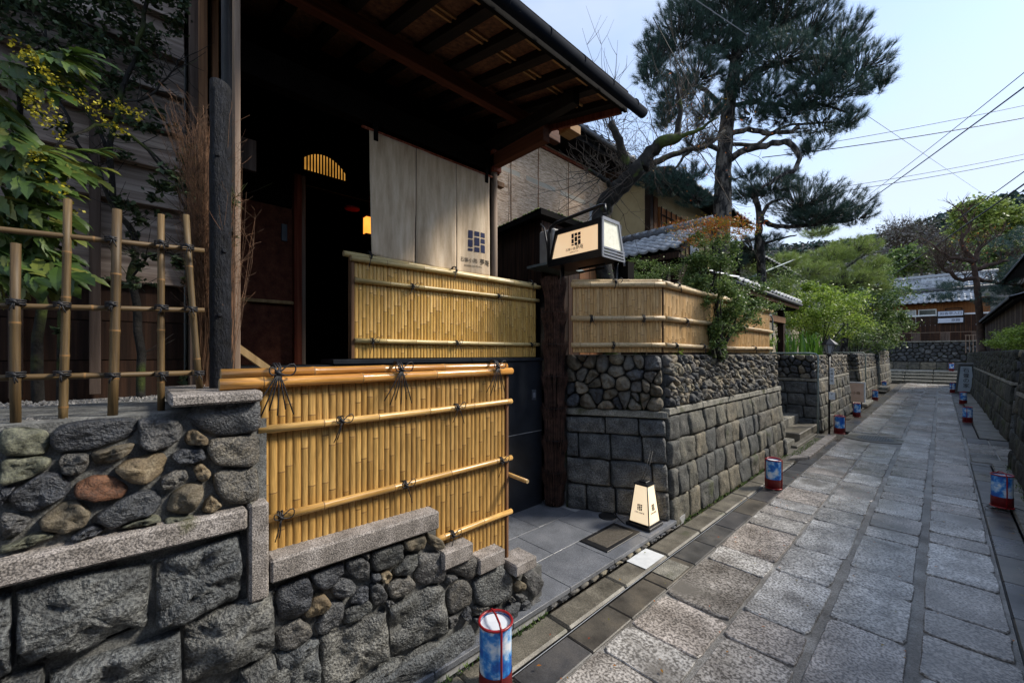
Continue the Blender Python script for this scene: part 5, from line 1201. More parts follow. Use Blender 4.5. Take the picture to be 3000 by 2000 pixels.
# ================================================================ left wall beyond the platform (pebbles over coursed blocks, battered)
def battered(x0, x1, H):     # outer face x at height z
    return lambda z: x0 + (x1 - x0) * z / H
CW = thing("cobble_wall", "long wall of cobbles above a stone band and coursed blocks, corner beside the lit floor lantern", "stone wall", (-1.75, 5.7, 0))
fx = battered(-1.745, -1.90, 1.65); fyc = battered(3.70, 3.83, 1.65)
mapC = lambda s, z, h: (fx(z) + h, s + (fyc(z) - 3.70) * max(0, 1 - (s - 3.7) / 2), z)
pn = Vector((-.87, -.47, 0)).normalized(); pnn = Vector((pn.y, -pn.x, 0)); 
if pnn.y > 0: pnn = -pnn
def mapD(s, z, h):
    c = Vector((fx(z), fyc(z), z)); q = c + pn * s + pnn * h; return tuple(q)
core = MB()
core.hexa([(-3.4, 3.85, -.02), (fx(0) - .02, fyc(0) + .03, -.02), (fx(0) - .02, 7.78, -.02), (-3.4, 7.78, -.02), (-3.4, 3.9, 1.635), (fx(1.65) - .02, fyc(1.65) + .03, 1.635), (fx(1.65) - .02, 7.62, 1.635), (-3.4, 7.62, 1.635)])
p0 = [mapD(s, z, -.02) for s, z in ((0, -.02), (1.0, -.02), (0, 1.635), (1.0, 1.635))]
core.hexa([p0[1], p0[0], (fx(0) - .02, 4.6, -.02), (-3.2, 4.6, -.02), p0[3], p0[2], (fx(1.65) - .02, 4.6, 1.635), (-3.2, 4.6, 1.635)])
core.build("mortar_core", m_mortar_dark, CW)
courses(3.71, 7.80, [0, .27, .54, .80, 1.045], (.22, .42), mapC, [(m_block_far, 9), (m_stone_brown, 1)], CW, .035, n=14)
courses(.0, .98, [.08, .33, .59, .84, 1.01], (.24, .42), mapD, m_block, CW, .04, n=18)
rubble(3.74, 7.66, 1.125, 1.64, .098, mapC, [(m_stone_wallfar, 1)], CW, .045, .68, .008, n=12, cham=2, rough=.8, limit=300, skip=.2, jit=.5)
rubble(.01, .96, 1.09, 1.64, .105, mapD, [(m_stone_wallfar, 4), (m_stone, 1.5), (m_stone_brown, 3)], CW, .062, 1.05, .004, n=20, cham=4, rough=.6, skip=.3, jit=.55)
def ledge_c(sa, sb, z0=1.05, z1=1.115):
    P = []
    for z in (z0, z1):
        P += [mapC(sa, z, -.05), mapC(sa, z, .045), mapC(sb, z, .045), mapC(sb, z, -.05)]
    MB().hexa(P, 0, .008).build("ledge_stone", m_granite_ledge, CW)
for a in range(5): ledge_c(3.735 + a * .812 if a else 3.70, 3.735 + (a + 1) * .812 - .006)
P = []
for z in (1.02, 1.085): P += [mapD(1.0, z, -.05), mapD(1.0, z, .045), mapD(-.03, z, .045), mapD(0.03, z, -.05)]
MB().hexa(P, 0, .008).build("ledge_stone", m_granite_ledge, CW)
# end face of this wall at the steps
mapCe = lambda s, z, h: (fx(z) - .02 - s, 7.78 - .1 * z / 1.6 + h, z)

def side_wall(name, label, x, ya, yb, H, yface=None, xin=1.6, seed=1, far=False, ledge=1.05, sgn=1, blocks=m_block_far, cob=None, csize=.10, blen=(.3, .5), corner_m=None):
    """walls running along the lane; sgn=+1 faces +x (left side), -1 faces -x (right side); optional end face at ya facing the camera"""
    w = thing(name, label, "stone wall", (x, ya, 0)); f = battered(x, x - .13 * sgn, H)
    mp = lambda s, z, h: (f(z) + h * sgn, s, z)
    MB().hexa([(x - (xin) * sgn, ya + .03, -.02), (f(0) - .025 * sgn, ya + .03, -.02), (f(0) - .025 * sgn, yb, -.02), (x - xin * sgn, yb, -.02), (x - xin * sgn, ya + .03, H - .01), (f(H) - .025 * sgn, ya + .03, H - .01), (f(H) - .025 * sgn, yb, H - .01), (x - xin * sgn, yb, H - .01)]).build("mortar_core", m_mortar_dark, w)
    k = 4 if not far else 3
    courses(ya, yb, [ledge * i / k for i in range(k + 1)], blen, mp, blocks, w, .035, n=10 if far else 12)
    rubble(ya + .01, yb, ledge + .07, H, csize, mp, cob or [(m_stone_wallfar, 1)], w, .035, .85, .012, n=8, limit=120 if far else 200)
    L = ya
    while L < yb - .05:
        b = min(L + 1.2, yb)
        MB().hexa([mp(L + .003, ledge + .005, -.05), mp(L + .003, ledge + .005, .04), mp(b - .003, ledge + .005, .04), mp(b - .003, ledge + .005, -.05), mp(L + .003, ledge + .065, -.05), mp(L + .003, ledge + .065, .04), mp(b - .003, ledge + .065, .04), mp(b - .003, ledge + .065, -.05)], 0, .008).build("ledge_stone", m_granite_ledge, w); L = b
    if yface is not None:
        me_ = lambda s, z, h: (f(z) - s * sgn, ya - h, z)
        cm = corner_m or m_block
        courses(0, yface, [ledge * i / 4 for i in range(5)], (.28, .45), me_, cm, w, .04, n=14)
        rubble(0, yface, ledge + .07, H, .13, me_, [(m_stone, 3), (m_stone_wallfar, 1)], w, .035, 1.1, .014, n=10)
        MB().hexa([me_(yface, ledge + .005, -.04), me_(-.04, ledge + .005, -.04), me_(-.04, ledge + .005, .04), me_(yface, ledge + .005, .04), me_(yface, ledge + .065, -.04), me_(-.04, ledge + .065, -.04), me_(-.04, ledge + .065, .04), me_(yface, ledge + .065, .04)], 0, .008).build("ledge_stone", m_granite_ledge, w)
    return w
side_wall("cobble_wall", "second left wall section with the steel handrail and black lamp post in front of it", -1.73, 10.62, 14.75, 1.62, 1.4)
side_wall("cobble_wall", "third left wall section behind the peach signboard and flat step", -1.85, 18.0, 23.2, 1.66, 1.4, far=True, csize=.14)
side_wall("cobble_wall", "farthest left wall section in shade just before the stairs", -1.95, 25.9, 31.4, 1.8, 1.4, far=True, csize=.18)
MB().box((-2.3, 14.8, -.02), (-1.52, 17.95, .02)); 
fs1 = setp(MB().box((-2.8, 14.78, 0), (-1.56, 17.98, .05)).build("side_landing", m_kerb), kind='structure'); MB().box((-2.1, 15.9, .05), (-1.50, 17.6, .15), 0, .02).build("step_stone", m_granite_ledge, fs1); MB().box((-3.2, 15.2, .05), (-2.1, 17.9, .32), 0, .02).build("step_stone", m_granite_ledge, fs1)
fs2 = setp(MB().box((-2.9, 23.25, 0), (-1.60, 25.85, .05)).build("side_landing", m_kerb), kind='structure'); MB().box((-2.3, 24.0, .05), (-1.6, 25.6, .17), 0, .02).build("step_stone", m_granite_ledge, fs2)
# right side
side_wall("cobble_wall", "mossy dark pier of the right wall at the frame edge, nearer than the entry opening", .70, .5, 9.28, 1.68, .9, sgn=-1, blocks=m_block_dark, cob=[(m_block_dark, 1)], csize=.13)
side_wall("cobble_wall", "dark right wall of cobbles and blocks running from the entry opening to the stairs", .86, 11.95, 31.5, 1.72, 1.3, sgn=-1, far=True, csize=.15, blen=(.4, .7), blocks=m_block_dark, cob=[(m_block_dark, 1)])
side_wall("cobble_wall", "shaded wall at the back of the right entry opening", 2.2, 9.0, 12.2, 1.6, None, sgn=-1, far=True, csize=.16)
st2 = setp(MB().box((1.5, 9.4, 0), (2.18, 11.9, .12)).build("entry_step", m_kerb), kind='structure')
# far end wall
FW = thing("dark_stone_wall", "dark rubble wall closing the lane above the far stairs", "stone wall", (-.6, 36.5, .64))
MB().box((-7, 36.55, 0), (6, 37.4, 2.42)).build("mortar_core", m_mortar_dark, FW)
mapW = lambda s, z, h: (s, 36.52 - h, z)
rubble(-4.2, 3.6, 1.15, 2.36, .22, mapW, [(m_wallrock_far, 1)], FW, .06, 1.3, .03, n=8)
courses(-4.2, 3.6, [.64, 1.12], (.4, .8), mapW, m_block_far, FW, .05, n=8)
for k in range(7): MB().box((-4.2 + k * 1.15, 36.40, 2.37), (-4.2 + k * 1.15 + 1.14, 37.0, 2.45), 0, .01).build("coping_stone", m_granite_ledge, FW)
pf = thing("plank_fence", "dark brown plank fence on top of the far stone wall", "fence", (-.6, 36.8, 2.45))
for k in range(34):
    x = -3.9 + k * .215; MB().box((x, 36.8 + .01 * (k % 2), 3.0), (x + .205, 36.83 + .01 * (k % 2), 4.02)).build("fence_plank", m_brownplank, pf)
for k in range(17): MB().box((-3.9 + k * .43, 36.79, 2.46), (-3.9 + k * .43 + .42, 36.83, 2.97)).build("lower_plank", m_trim_grey if k % 3 == 0 else m_brownplank, pf)
mb = MB().box((-3.95, 36.75, 4.03), (3.4, 36.9, 4.12)); mb.build("top_cap", m_white, pf); MB().box((-3.95, 36.77, 2.972), (3.4, 36.84, 2.998)).build("mid_rail", m_post_pale, pf)
# signs hung on the fence
for z, lb, t1 in ((3.94, "upper white sign board of the pair hung on the dark far fence", "田舎亭入口"), (3.52, "lower white sign board of the pair hung on the dark far fence", "旅館")):
    a = thing("white_sign", lb, "sign", (.35, 36.6, z))
    MB().box((-.17, 36.62, z), (.97, 36.68, z + .36), 0, .01).build("sign_frame", m_blackmetal, a); MB().box((-.12, 36.61, z + .04), (.92, 36.625, z + .32)).build("sign_face", mat("pale_blue_sign", [(.45, .50, .60), (.55, .60, .70)], .5, 4, bump=0) if z > 3.9 else bpy.data.materials["pale_blue_sign"], a)
    lettering(t1, .19, (.42 if len(t1) > 3 else .62, 36.605, z + .18), (1, 0, 0), (0, 0, 1), a, m_navy)
gt2 = thing("white_gate", "narrow pale picket gate at the right end of the far wall", "gate", (1.25, 35.2, 1.7))
for k in range(5): MB().box((.98 + k * .14, 35.3, 1.7), (1.01 + k * .14, 35.33, 2.75)).build("picket", m_post_pale, gt2)
MB().box((.95, 35.28, 2.7), (1.6, 35.35, 2.74)).build("gate_rail", m_post_pale, gt2)

# ================================================================ tiled roof builder
def tiled_roof(parent, o, along, up, n, rows, m, tw=None, merge=False, wave=.032):
    """o: lower left eave corner; along: vector of eave; up: vector up the slope. n tiles per row. Interlocking curved tiles"""
    o, along, up = Vector(o), Vector(along), Vector(up); a = along / n; u = up / rows; nn = a.cross(u).normalized()
    if nn.z < 0: nn = -nn
    mb = MB(); seg = 6
    prof = [(0, .25), (.18, 1.0), (.34, .45), (.55, -.1), (.8, -.15), (1.02, .22)]
    vs = []
    for t, lift in ((-.14, 1.9), (1.04, .35)):
        for px, pz in prof: vs.append(a * px + u * t + nn * (pz * wave + lift * .016))
    for px, pz in prof: vs.append(a * px + u * -.14 + nn * (pz * wave - .008))
    k = len(prof)
    fs = [(i, i + 1, k + i + 1, k + i) for i in range(k - 1)] + [(2 * k + i, 2 * k + i + 1, i + 1, i) for i in range(k - 1)]
    if not merge:
        me = MB().add([tuple(v) for v in vs], fs, 0, True).mesh("roof_tile"); me.materials.append(m)
        off = OFF[parent.name]
        for r in range(rows):
            for c in range(n):
                t = bpy.data.objects.new("roof_tile", me); scene.collection.objects.link(t); t.parent = parent; t.location = o + a * c + u * r - off
                t.rotation_euler = (random.uniform(-.01, .01), random.uniform(-.01, .01), 0)
    else:
        for r in range(rows):
            for c in range(n): mb.add([tuple(v + o + a * c + u * r) for v in vs], fs, 0, True)
        setp(mb.build("roof_tiles", m, parent), kind='stuff')
    # deck under the tiles
    D = MB(); p = [o - nn * .05, o + along - nn * .05, o + along + up - nn * .05, o + up - nn * .05]
    D.hexa([tuple(q - nn * .05) for q in p] + [tuple(q) for q in p]); D.build("roof_deck", m_black, parent)

# ---- shed with mossy roof and cooling unit
SH = thing("wooden_shed", "small dark plank shed with a moss-edged roof between the curtain and the sign lantern", "shed", (-4.2, 4.5, 0))
for k in range(11):
    x = -3.66 - k * .13; MB().box((x - .125, 3.98 + .006 * (k % 2), 0), (x, 4.02, 3.44), 0, .003).build("wall_plank", m_brownplank, SH)
for k in range(11):
    y = 4.03 + k * .13; MB().box((-3.70, y, 0), (-3.66 - .006 * (k % 2), y + .125, 3.44), 0, .003).build("wall_plank", m_brownplank if k < 6 else m_orangeplank, SH)
MB().hexa([(-5.3, 3.86, 3.34), (-3.56, 3.86, 3.47), (-3.56, 5.6, 3.47), (-5.3, 5.6, 3.34), (-5.3, 3.86, 3.42), (-3.56, 3.86, 3.55), (-3.56, 5.6, 3.55), (-5.3, 5.6, 3.42)]).build("roof", m_black, SH)
mo = MB()
for k in range(240):
    if k < 110: x, y, z = random.uniform(-4.8, -3.6), random.uniform(3.85, 3.91), 0; z = 3.55 + .075 * (x + 3.56)
    else: x, y, z = random.uniform(-3.64, -3.56), random.uniform(4.0, 5.5), 3.555
    r = random.uniform(.012, .03); mo.add([(x + r * math.cos(t), y + r * math.sin(t), z - .004) for t in (0, 1.26, 2.5, 3.77, 5.03)] + [(x, y, z + r * .7)], [(i, (i + 1) % 5, 5) for i in range(5)], 0, True)
setp(mo.build("moss_edge", m_moss, SH), kind="stuff")
AC = thing("cooling_unit", "aged white air conditioner unit on a shelf in the dark corner by the sign lantern", "air conditioner", (-3.55, 4.1, 2.75))
MB().box((-3.60, 3.86, 2.80), (-3.34, 4.40, 3.24), 0, .02).build("casing", m_acwhite, AC)
MB().tube([(-3.335, 4.13, 3.02), (-3.325, 4.13, 3.02)], .17, 20).build("fan_grille", m_black, AC); MB().box((-3.66, 3.70, 2.745), (-3.30, 4.45, 2.775)).build("shelf", m_steel, AC)
mb = MB().tube([(-3.33, 3.76, 2.76), (-3.33, 3.72, 3.0), (-3.36, 3.70, 3.2), (-3.6, 3.9, 3.35)], .012, 6); mb.build("hose", m_rubber, AC)

# ---- house with reed blinds
HB = thing("blind_house", "house with a wide pale reed blind covering its upper floor behind the shed", "house", (-5.7, 6.5, 0))
MB().box((-8.5, 3.2, 0), (-5.58, 8.55, 6.2)).build("wall", m_beige, HB)
MB().box((-5.57, 3.3, 3.2), (-5.54, 8.5, 5.82)).build("blind_backing", m_trim_grey, HB)
me = None
for k in range(3):
    ya = 3.4 + k * 1.7
    mb = MB(); z = 3.25
    bl = MB(); 
    while z < 5.78:
        sag = .006 * math.sin(z * 9 + k); bl.box((-5.535 + sag, ya, z), (-5.520 + sag, ya + 1.69, z + random.uniform(.014, .019))); z += .0225
    setp(bl.build("reed_blind", m_blind, HB), kind='stuff')
    if k:
        pass
for k in range(5): MB().box((-5.519, 3.5 + k * 1.03, 5.02 - .0), (-5.514, 3.5 + k * 1.03 + .86, 5.11)).build("light_band", m_beige, HB)
MB().box((-5.519, 7.62, 3.9), (-5.514, 7.98, 5.0)).build("pale_patch", m_glassgrey, HB)
for y in (4.1, 5.15, 5.9, 6.85): MB().tube([(-5.51, y, 3.3), (-5.51, y, 5.8)], .010, 4).build("blind_cord", m_trim_brown, HB)
MB().box((-5.56, 3.3, 5.80), (-5.49, 8.55, 5.86)).build("top_rail", m_trim_red, HB)
tiled_roof(HB, (-4.95, 3.0, 6.22), (0, 5.7, 0), (-3.2, 0, 1.1), 22, 9, m_kawara_dark, merge=True, wave=.03)
MB().tube([(-4.93, 3.0, 6.18), (-4.93, 8.75, 6.18)], .05, 10).build("rain_gutter", m_pipe, HB)
MB().box((-5.57, 3.2, 5.95), (-4.98, 8.6, 6.02)).build("eave_soffit", m_black, HB)

# ---- ochre plaster house with cedar lattice window
HO = thing("plaster_house", "ochre plaster house with dark corner post and orange lattice window behind the plum tree", "house", (-6, 9, 0))
MB().box((-8.5, 8.62, 0), (-4.62, 13.5, 5.9)).build("wall", m_yellow, HO)
MB().box((-4.66, 8.56, 2.9), (-4.52, 8.70, 5.7), 0, .005).build("corner_post", m_brownplank, HO); MB().box((-4.63, 8.8, 3.6), (-4.55, 8.98, 5.3)).build("shutter_box", m_orangeplank, HO)
wl_ = MB().box((-4.61, 9.0, 4.0), (-4.52, 10.6, 5.1)).build("window", m_lattice, HO)
for k in range(2): MB().box((-4.515, 9.05 + k * .8, 4.1), (-4.505, 9.72 + k * .8, 4.5)).build("pane", m_fresh, wl_)
for k in range(7): MB().box((-4.50, 9.02 + k * .26, 4.0), (-4.485, 9.05 + k * .26, 5.1)).build("lattice_bar", m_brownplank, wl_)
for k in range(3): MB().box((-4.50, 9.0, 4.55 + k * .18), (-4.488, 10.6, 4.57 + k * .18)).build("lattice_bar", m_brownplank, wl_)
MB().box((-4.56, 10.6, 3.9), (-4.50, 11.2, 4.5)).build("window", m_glassgrey, HO)
tiled_roof(HO, (-3.9, 8.2, 5.55), (0, 5.6, 0), (-3, 0, 1.0), 20, 8, m_kawara_dark, merge=True, wave=.03)
MB().hexa([(-8.5, 8.1, 6.5), (-3.85, 8.1, 5.42), (-3.85, 8.25, 5.42), (-8.5, 8.25, 6.5), (-8.5, 8.1, 6.62), (-3.85, 8.1, 5.54), (-3.85, 8.25, 5.54), (-8.5, 8.25, 6.62)]).build("bargeboard", m_brownplank, HO)

# ---- low tiled roof (silver kawara) in front of the ochre house
RT = thing("tiled_outbuilding", "low outbuilding with silver-grey curved tile roof between sign lantern and red-leafed shrub", "outbuilding", (-4, 7, 0))
MB().box((-6.4, 6.75, 0), (-3.05, 8.0, 3.35)).build("wall", m_brownplank, RT)
tiled_roof(RT, (-5.6, 6.35, 3.36), (2.75, 0, 0), (0, 1.25, .62), 15, 8, m_kawara)
MB().tube([(-5.7, 7.62, 4.04), (-2.8, 7.62, 4.04)], .07, 10).build("ridge", m_kawara_dark, RT)
mb = MB()
for k in range(16): x = -5.68 + k * .18; mb.tube([(x, 7.62, 4.10), (x + .16, 7.62, 4.105)], .05, 8)
mb.build("ridge_caps", m_kawara, RT)
MB().box((-5.6, 6.42, 3.22), (-2.9, 7.0, 3.27)).build("eave_soffit", m_black, RT); MB().box((-5.6, 6.38, 3.20), (-2.88, 6.41, 3.30)).build("fascia", m_brownplank, RT)
mb = MB().box((-3.2, 6.45, 0), (-3.1, 6.55, 3.2)).box((-4.4, 6.45, 0), (-4.3, 6.55, 3.2)); mb.build("eave_post", m_brownplank, RT)
# ---- gate roof beside the steps
GR = thing("gate_roof", "small tiled gate roof with dark fascia over the side steps behind the tan bamboo fence", "gate", (-2.5, 9, 0))
tiled_roof(GR, (-2.28, 7.1, 2.86), (0, 4.4, 0), (-.75, 0, .30), 18, 4, m_kawara)
MB().box((-2.33, 7.0, 2.70), (-2.30, 11.5, 2.83)).build("fascia", m_trim_brown, GR)
MB().tube([(-2.27, 7.0, 2.80), (-2.27, 11.55, 2.80)], .035, 8).build("rain_gutter", m_kawara_dark, GR)
for y in (7.9, 10.9): MB().box((-2.6, y, 0), (-2.48, y + .12, 2.8)).build("gate_post", m_brownplank, GR)
MB().box((-3.0, 7.1, 2.66), (-2.35, 11.4, 2.70)).build("ceiling_board", m_black, GR); MB().box((-2.62, 7.9, 2.35), (-2.46, 11.0, 2.48)).build("lintel", m_trim_brown, GR)
MB().box((-3.9, 10.4, 0), (-3.85, 12.6, 2.5)).build("inner_wall", m_beige, GR)
HM = thing("beige_house", "beige plaster house corner half hidden behind the pine trunk and shrubs", "house", (-5, 14, 0))
MB().box((-8, 13.6, 0), (-4.3, 18, 4.6)).build("wall", m_beige, HM); MB().box((-4.34, 13.55, 1.5), (-4.24, 13.68, 4.6)).build("corner_post", m_brownplank, HM); MB().box((-4.3, 14.2, 2.6), (-4.27, 15.6, 3.9)).build("window", m_glassdark, HM)
tiled_roof(HM, (-3.7, 13.0, 4.6), (0, 5.6, 0), (-2.4, 0, .9), 20, 7, m_kawara_dark, merge=True, wave=.03)
H2 = thing("tiled_house", "pale grey tiled roof showing between the gate roof and the bright bush", "house", (-4.5, 21, 0))
MB().box((-8, 17.5, 0), (-4.4, 27, 3.9)).build("wall", m_beige, H2)
tiled_roof(H2, (-3.9, 17.2, 3.65), (0, 9.6, 0), (-3, 0, 1.35), 34, 8, m_kawara)
# ---- far house across the end of the lane
FH = thing("far_house", "far house with a two-tier silver tile roof and pale windows above the dark plank fence", "house", (-.8, 41, 0))
MB().box((-5, 40.6, 0), (2.2, 46, 6.0)).build("wall", m_orangeplank, FH)
tiled_roof(FH, (-4.6, 39.6, 5.75), (6.4, 0, 0), (0, 1.6, .85), 24, 5, m_kawara, wave=.06)
tiled_roof(FH, (-4.6, 41.3, 6.85), (7.2, 0, 0), (0, 1.9, 1.0), 26, 5, m_kawara, wave=.06)
MB().box((-4.6, 41.2, 6.55), (2.6, 41.35, 6.9)).build("upper_wall", m_kawara_dark, FH)
MB().tube([(-4.7, 43.2, 7.95), (2.7, 43.2, 7.95)], .14, 8).build("ridge", m_kawara, FH); MB().tube([(-4.7, 41.1, 6.72), (2.4, 41.1, 6.72)], .11, 8).build("ridge", m_kawara_dark, FH)
for k, (xa, xb, mm) in enumerate([(-3.4, -2.2, m_glassdark), (-2.1, -1.2, m_glassgrey), (-1.1, -.2, m_glassdark), (.2, 1.0, m_orangeplank)]):
    w_ = MB().box((xa, 40.5, 4.2), (xb, 40.58, 5.35)).build("window", m_white if k != 3 else m_brownplank, FH); MB().box((xa + .06, 40.48, 4.26), (xb - .06, 40.5, 5.28)).build("pane", mm, w_)
FH.location.z -= .6
# ---- right side houses: dark fence and eaves (upper right of the frame)
RH = thing("right_house", "dark timber house with tiled eave and plank fence at the right edge", "house", (2, 24, 0))
for k in range(46): MB().box((1.45, 17.0 + k * .3, 1.7), (1.49, 17.0 + k * .3 + .29, 3.05)).build("fence_plank", m_trim_grey if k % 4 == 0 else m_brownplank, RH)
tiled_roof(RH, (1.25, 16.5, 3.1), (0, 14.5, 0), (.55, 0, .22), 58, 2, m_kawara_dark, merge=True)
MB().box((2.6, 12, 0), (6, 31, 4.9)).build("wall", m_orangeplank, RH)
tiled_roof(RH, (1.95, 11.6, 4.95), (0, 19.8, 0), (2.6, 0, 1.5), 70, 8, m_kawara_dark, merge=True, wave=.03)
MB().box((2.52, 18, 2.6), (2.59, 21, 4.2)).build("window", m_glassdark, RH); MB().box((2.54, 12, 1.7), (2.59, 31, 2.0)).build("skirting_beam", m_brownplank, RH)
# unseen house added opposite, its height set to shape sun and sky light
OH = thing("unseen_opposite_house", "unseen low timber house added beside the camera to shape sun and sky light", "house", (3, 4, 0))
MB().box((1.7, -6, 0), (6.5, 10.8, 3.2)).build("wall", m_brownplank, OH)
MB().hexa([(1.35, -6.4, 3.2), (6.9, -6.4, 3.2), (6.9, 11.0, 3.2), (1.35, 11.0, 3.2), (2.6, -6.4, 4.0), (6.9, -6.4, 4.0), (6.9, 11.0, 4.0), (2.6, 11.0, 4.0)]).build("lower_roof", m_kawara_dark, OH)
# ================================================================ vegetation
def leaf_quads(C, size, up_bias=.4, aspect=.45, rs=None, fold=True):
    """C (n,3) centres -> quads (n*4,3), pointed leaves"""
    rs = rs or rng; n = len(C)
    d = rs.normal(size=(n, 3)); d[:, 2] = d[:, 2] * .6; d /= np.linalg.norm(d, axis=1)[:, None]
    nr = rs.normal(size=(n, 3)); nr[:, 2] += up_bias * 3; s = np.cross(d, nr); s /= np.linalg.norm(s, axis=1)[:, None] + 1e-9
    sz = size * rs.uniform(.6, 1.3, size=(n, 1)); a = C - d * sz * .5; b = C + s * sz * aspect * .5; c = C + d * sz * .5; e = C - s * sz * aspect * .5
    return np.stack([a, b, c, e], axis=1).reshape(-1, 3)
def blob_points(cen, rad, n, shell=.35, rs=None, clumps=0, csize=.25):
    rs = rs or rng; cen = np.array(cen); rad = np.array(rad)
    if clumps:
        q = rs.normal(size=(clumps, 3)); q /= np.linalg.norm(q, axis=1)[:, None]; q *= rs.uniform(.45, 1.0, size=(clumps, 1)) ** .5
        k = rs.integers(0, clumps, n); off = rs.normal(size=(n, 3)) * csize * rs.uniform(.5, 1.2, size=(n, 1)); p = q[k] + off
    else:
        p = rs.normal(size=(n, 3)); p /= np.linalg.norm(p, axis=1)[:, None]; p *= rs.uniform(shell, 1, size=(n, 1)) ** .6
    return cen + p * rad
def foliage(name, parent, m, pts, size, aspect=.45, up=.4):
    me = np_mesh(name, leaf_quads(pts, size, up, aspect), 4); return place(name, me, parent, m)
def branch_rec(mb, p, d, L, r, depth, rnd, split=3, up=.2, wob=.35, ends=None, n=5, shrink=.68):
    p = Vector(p); d = Vector(d).normalized(); k = 4; pts = [p.copy()]; rad = [r]
    for i in range(k):
        d = (d + Vector((rnd.uniform(-1, 1), rnd.uniform(-1, 1), rnd.uniform(-1, 1))) * wob * .5 + Vector((0, 0, up * .25))).normalized()
        p = p + d * L / k; pts.append(p.copy()); rad.append(r * (1 - .45 * (i + 1) / k))
    mb.tube(pts, rad, n if r > .006 else 3, cap=False)
    if depth == 0:
        if ends is not None: ends.append(pts[-1])
        return
    for j in range(split):
        i = rnd.randint(2, k); nd = (d + Vector((rnd.uniform(-1, 1), rnd.uniform(-1, 1), rnd.uniform(-.6, 1))) * .9).normalized()
        branch_rec(mb, pts[i], nd, L * shrink * rnd.uniform(.8, 1.2), rad[i] * .62, depth - 1, rnd, split, up, wob, ends, n, shrink)
def poly_branch(mb, pts, r0, r1, n=8, wob=.02, rnd=random):
    P = [Vector(q) for q in pts]; out = []
    for i in range(len(P) - 1):
        a = P[max(i - 1, 0)]; b = P[i]; c = P[i + 1]; e = P[min(i + 2, len(P) - 1)]
        for t in (0, .25, .5, .75):
            out.append(.5 * ((2 * b) + (c - a) * t + (2 * a - 5 * b + 4 * c - e) * t * t + (3 * b - a - 3 * c + e) * t ** 3) + Vector((rnd.uniform(-wob, wob), rnd.uniform(-wob, wob), rnd.uniform(-wob, wob))))
    out.append(P[-1]); k = len(out)
    mb.tube(out, [r0 + (r1 - r0) * i / (k - 1) for i in range(k)], n, cap=True); return out
def needle_tufts(T, D, nn=46, ln=.13, w=.0035, spread=.75, rs=None):
    """T tuft positions (n,3), D directions (n,3) -> thin triangles"""
    rs = rs or rng; n = len(T); Tn = np.repeat(T, nn, axis=0); Dn = np.repeat(D, nn, axis=0)
    back = rs.uniform(0, .11, size=(n * nn, 1)); Tn = Tn - Dn * back
    d = Dn + rs.normal(size=(n * nn, 3)) * spread; d /= np.linalg.norm(d, axis=1)[:, None]
    L = ln * rs.uniform(.6, 1.15, size=(n * nn, 1)); s = np.cross(d, rs.normal(size=(n * nn, 3))); s /= np.linalg.norm(s, axis=1)[:, None] + 1e-9
    return np.stack([Tn - s * w * .5, Tn + s * w * .5, Tn + d * L], axis=1).reshape(-1, 3)

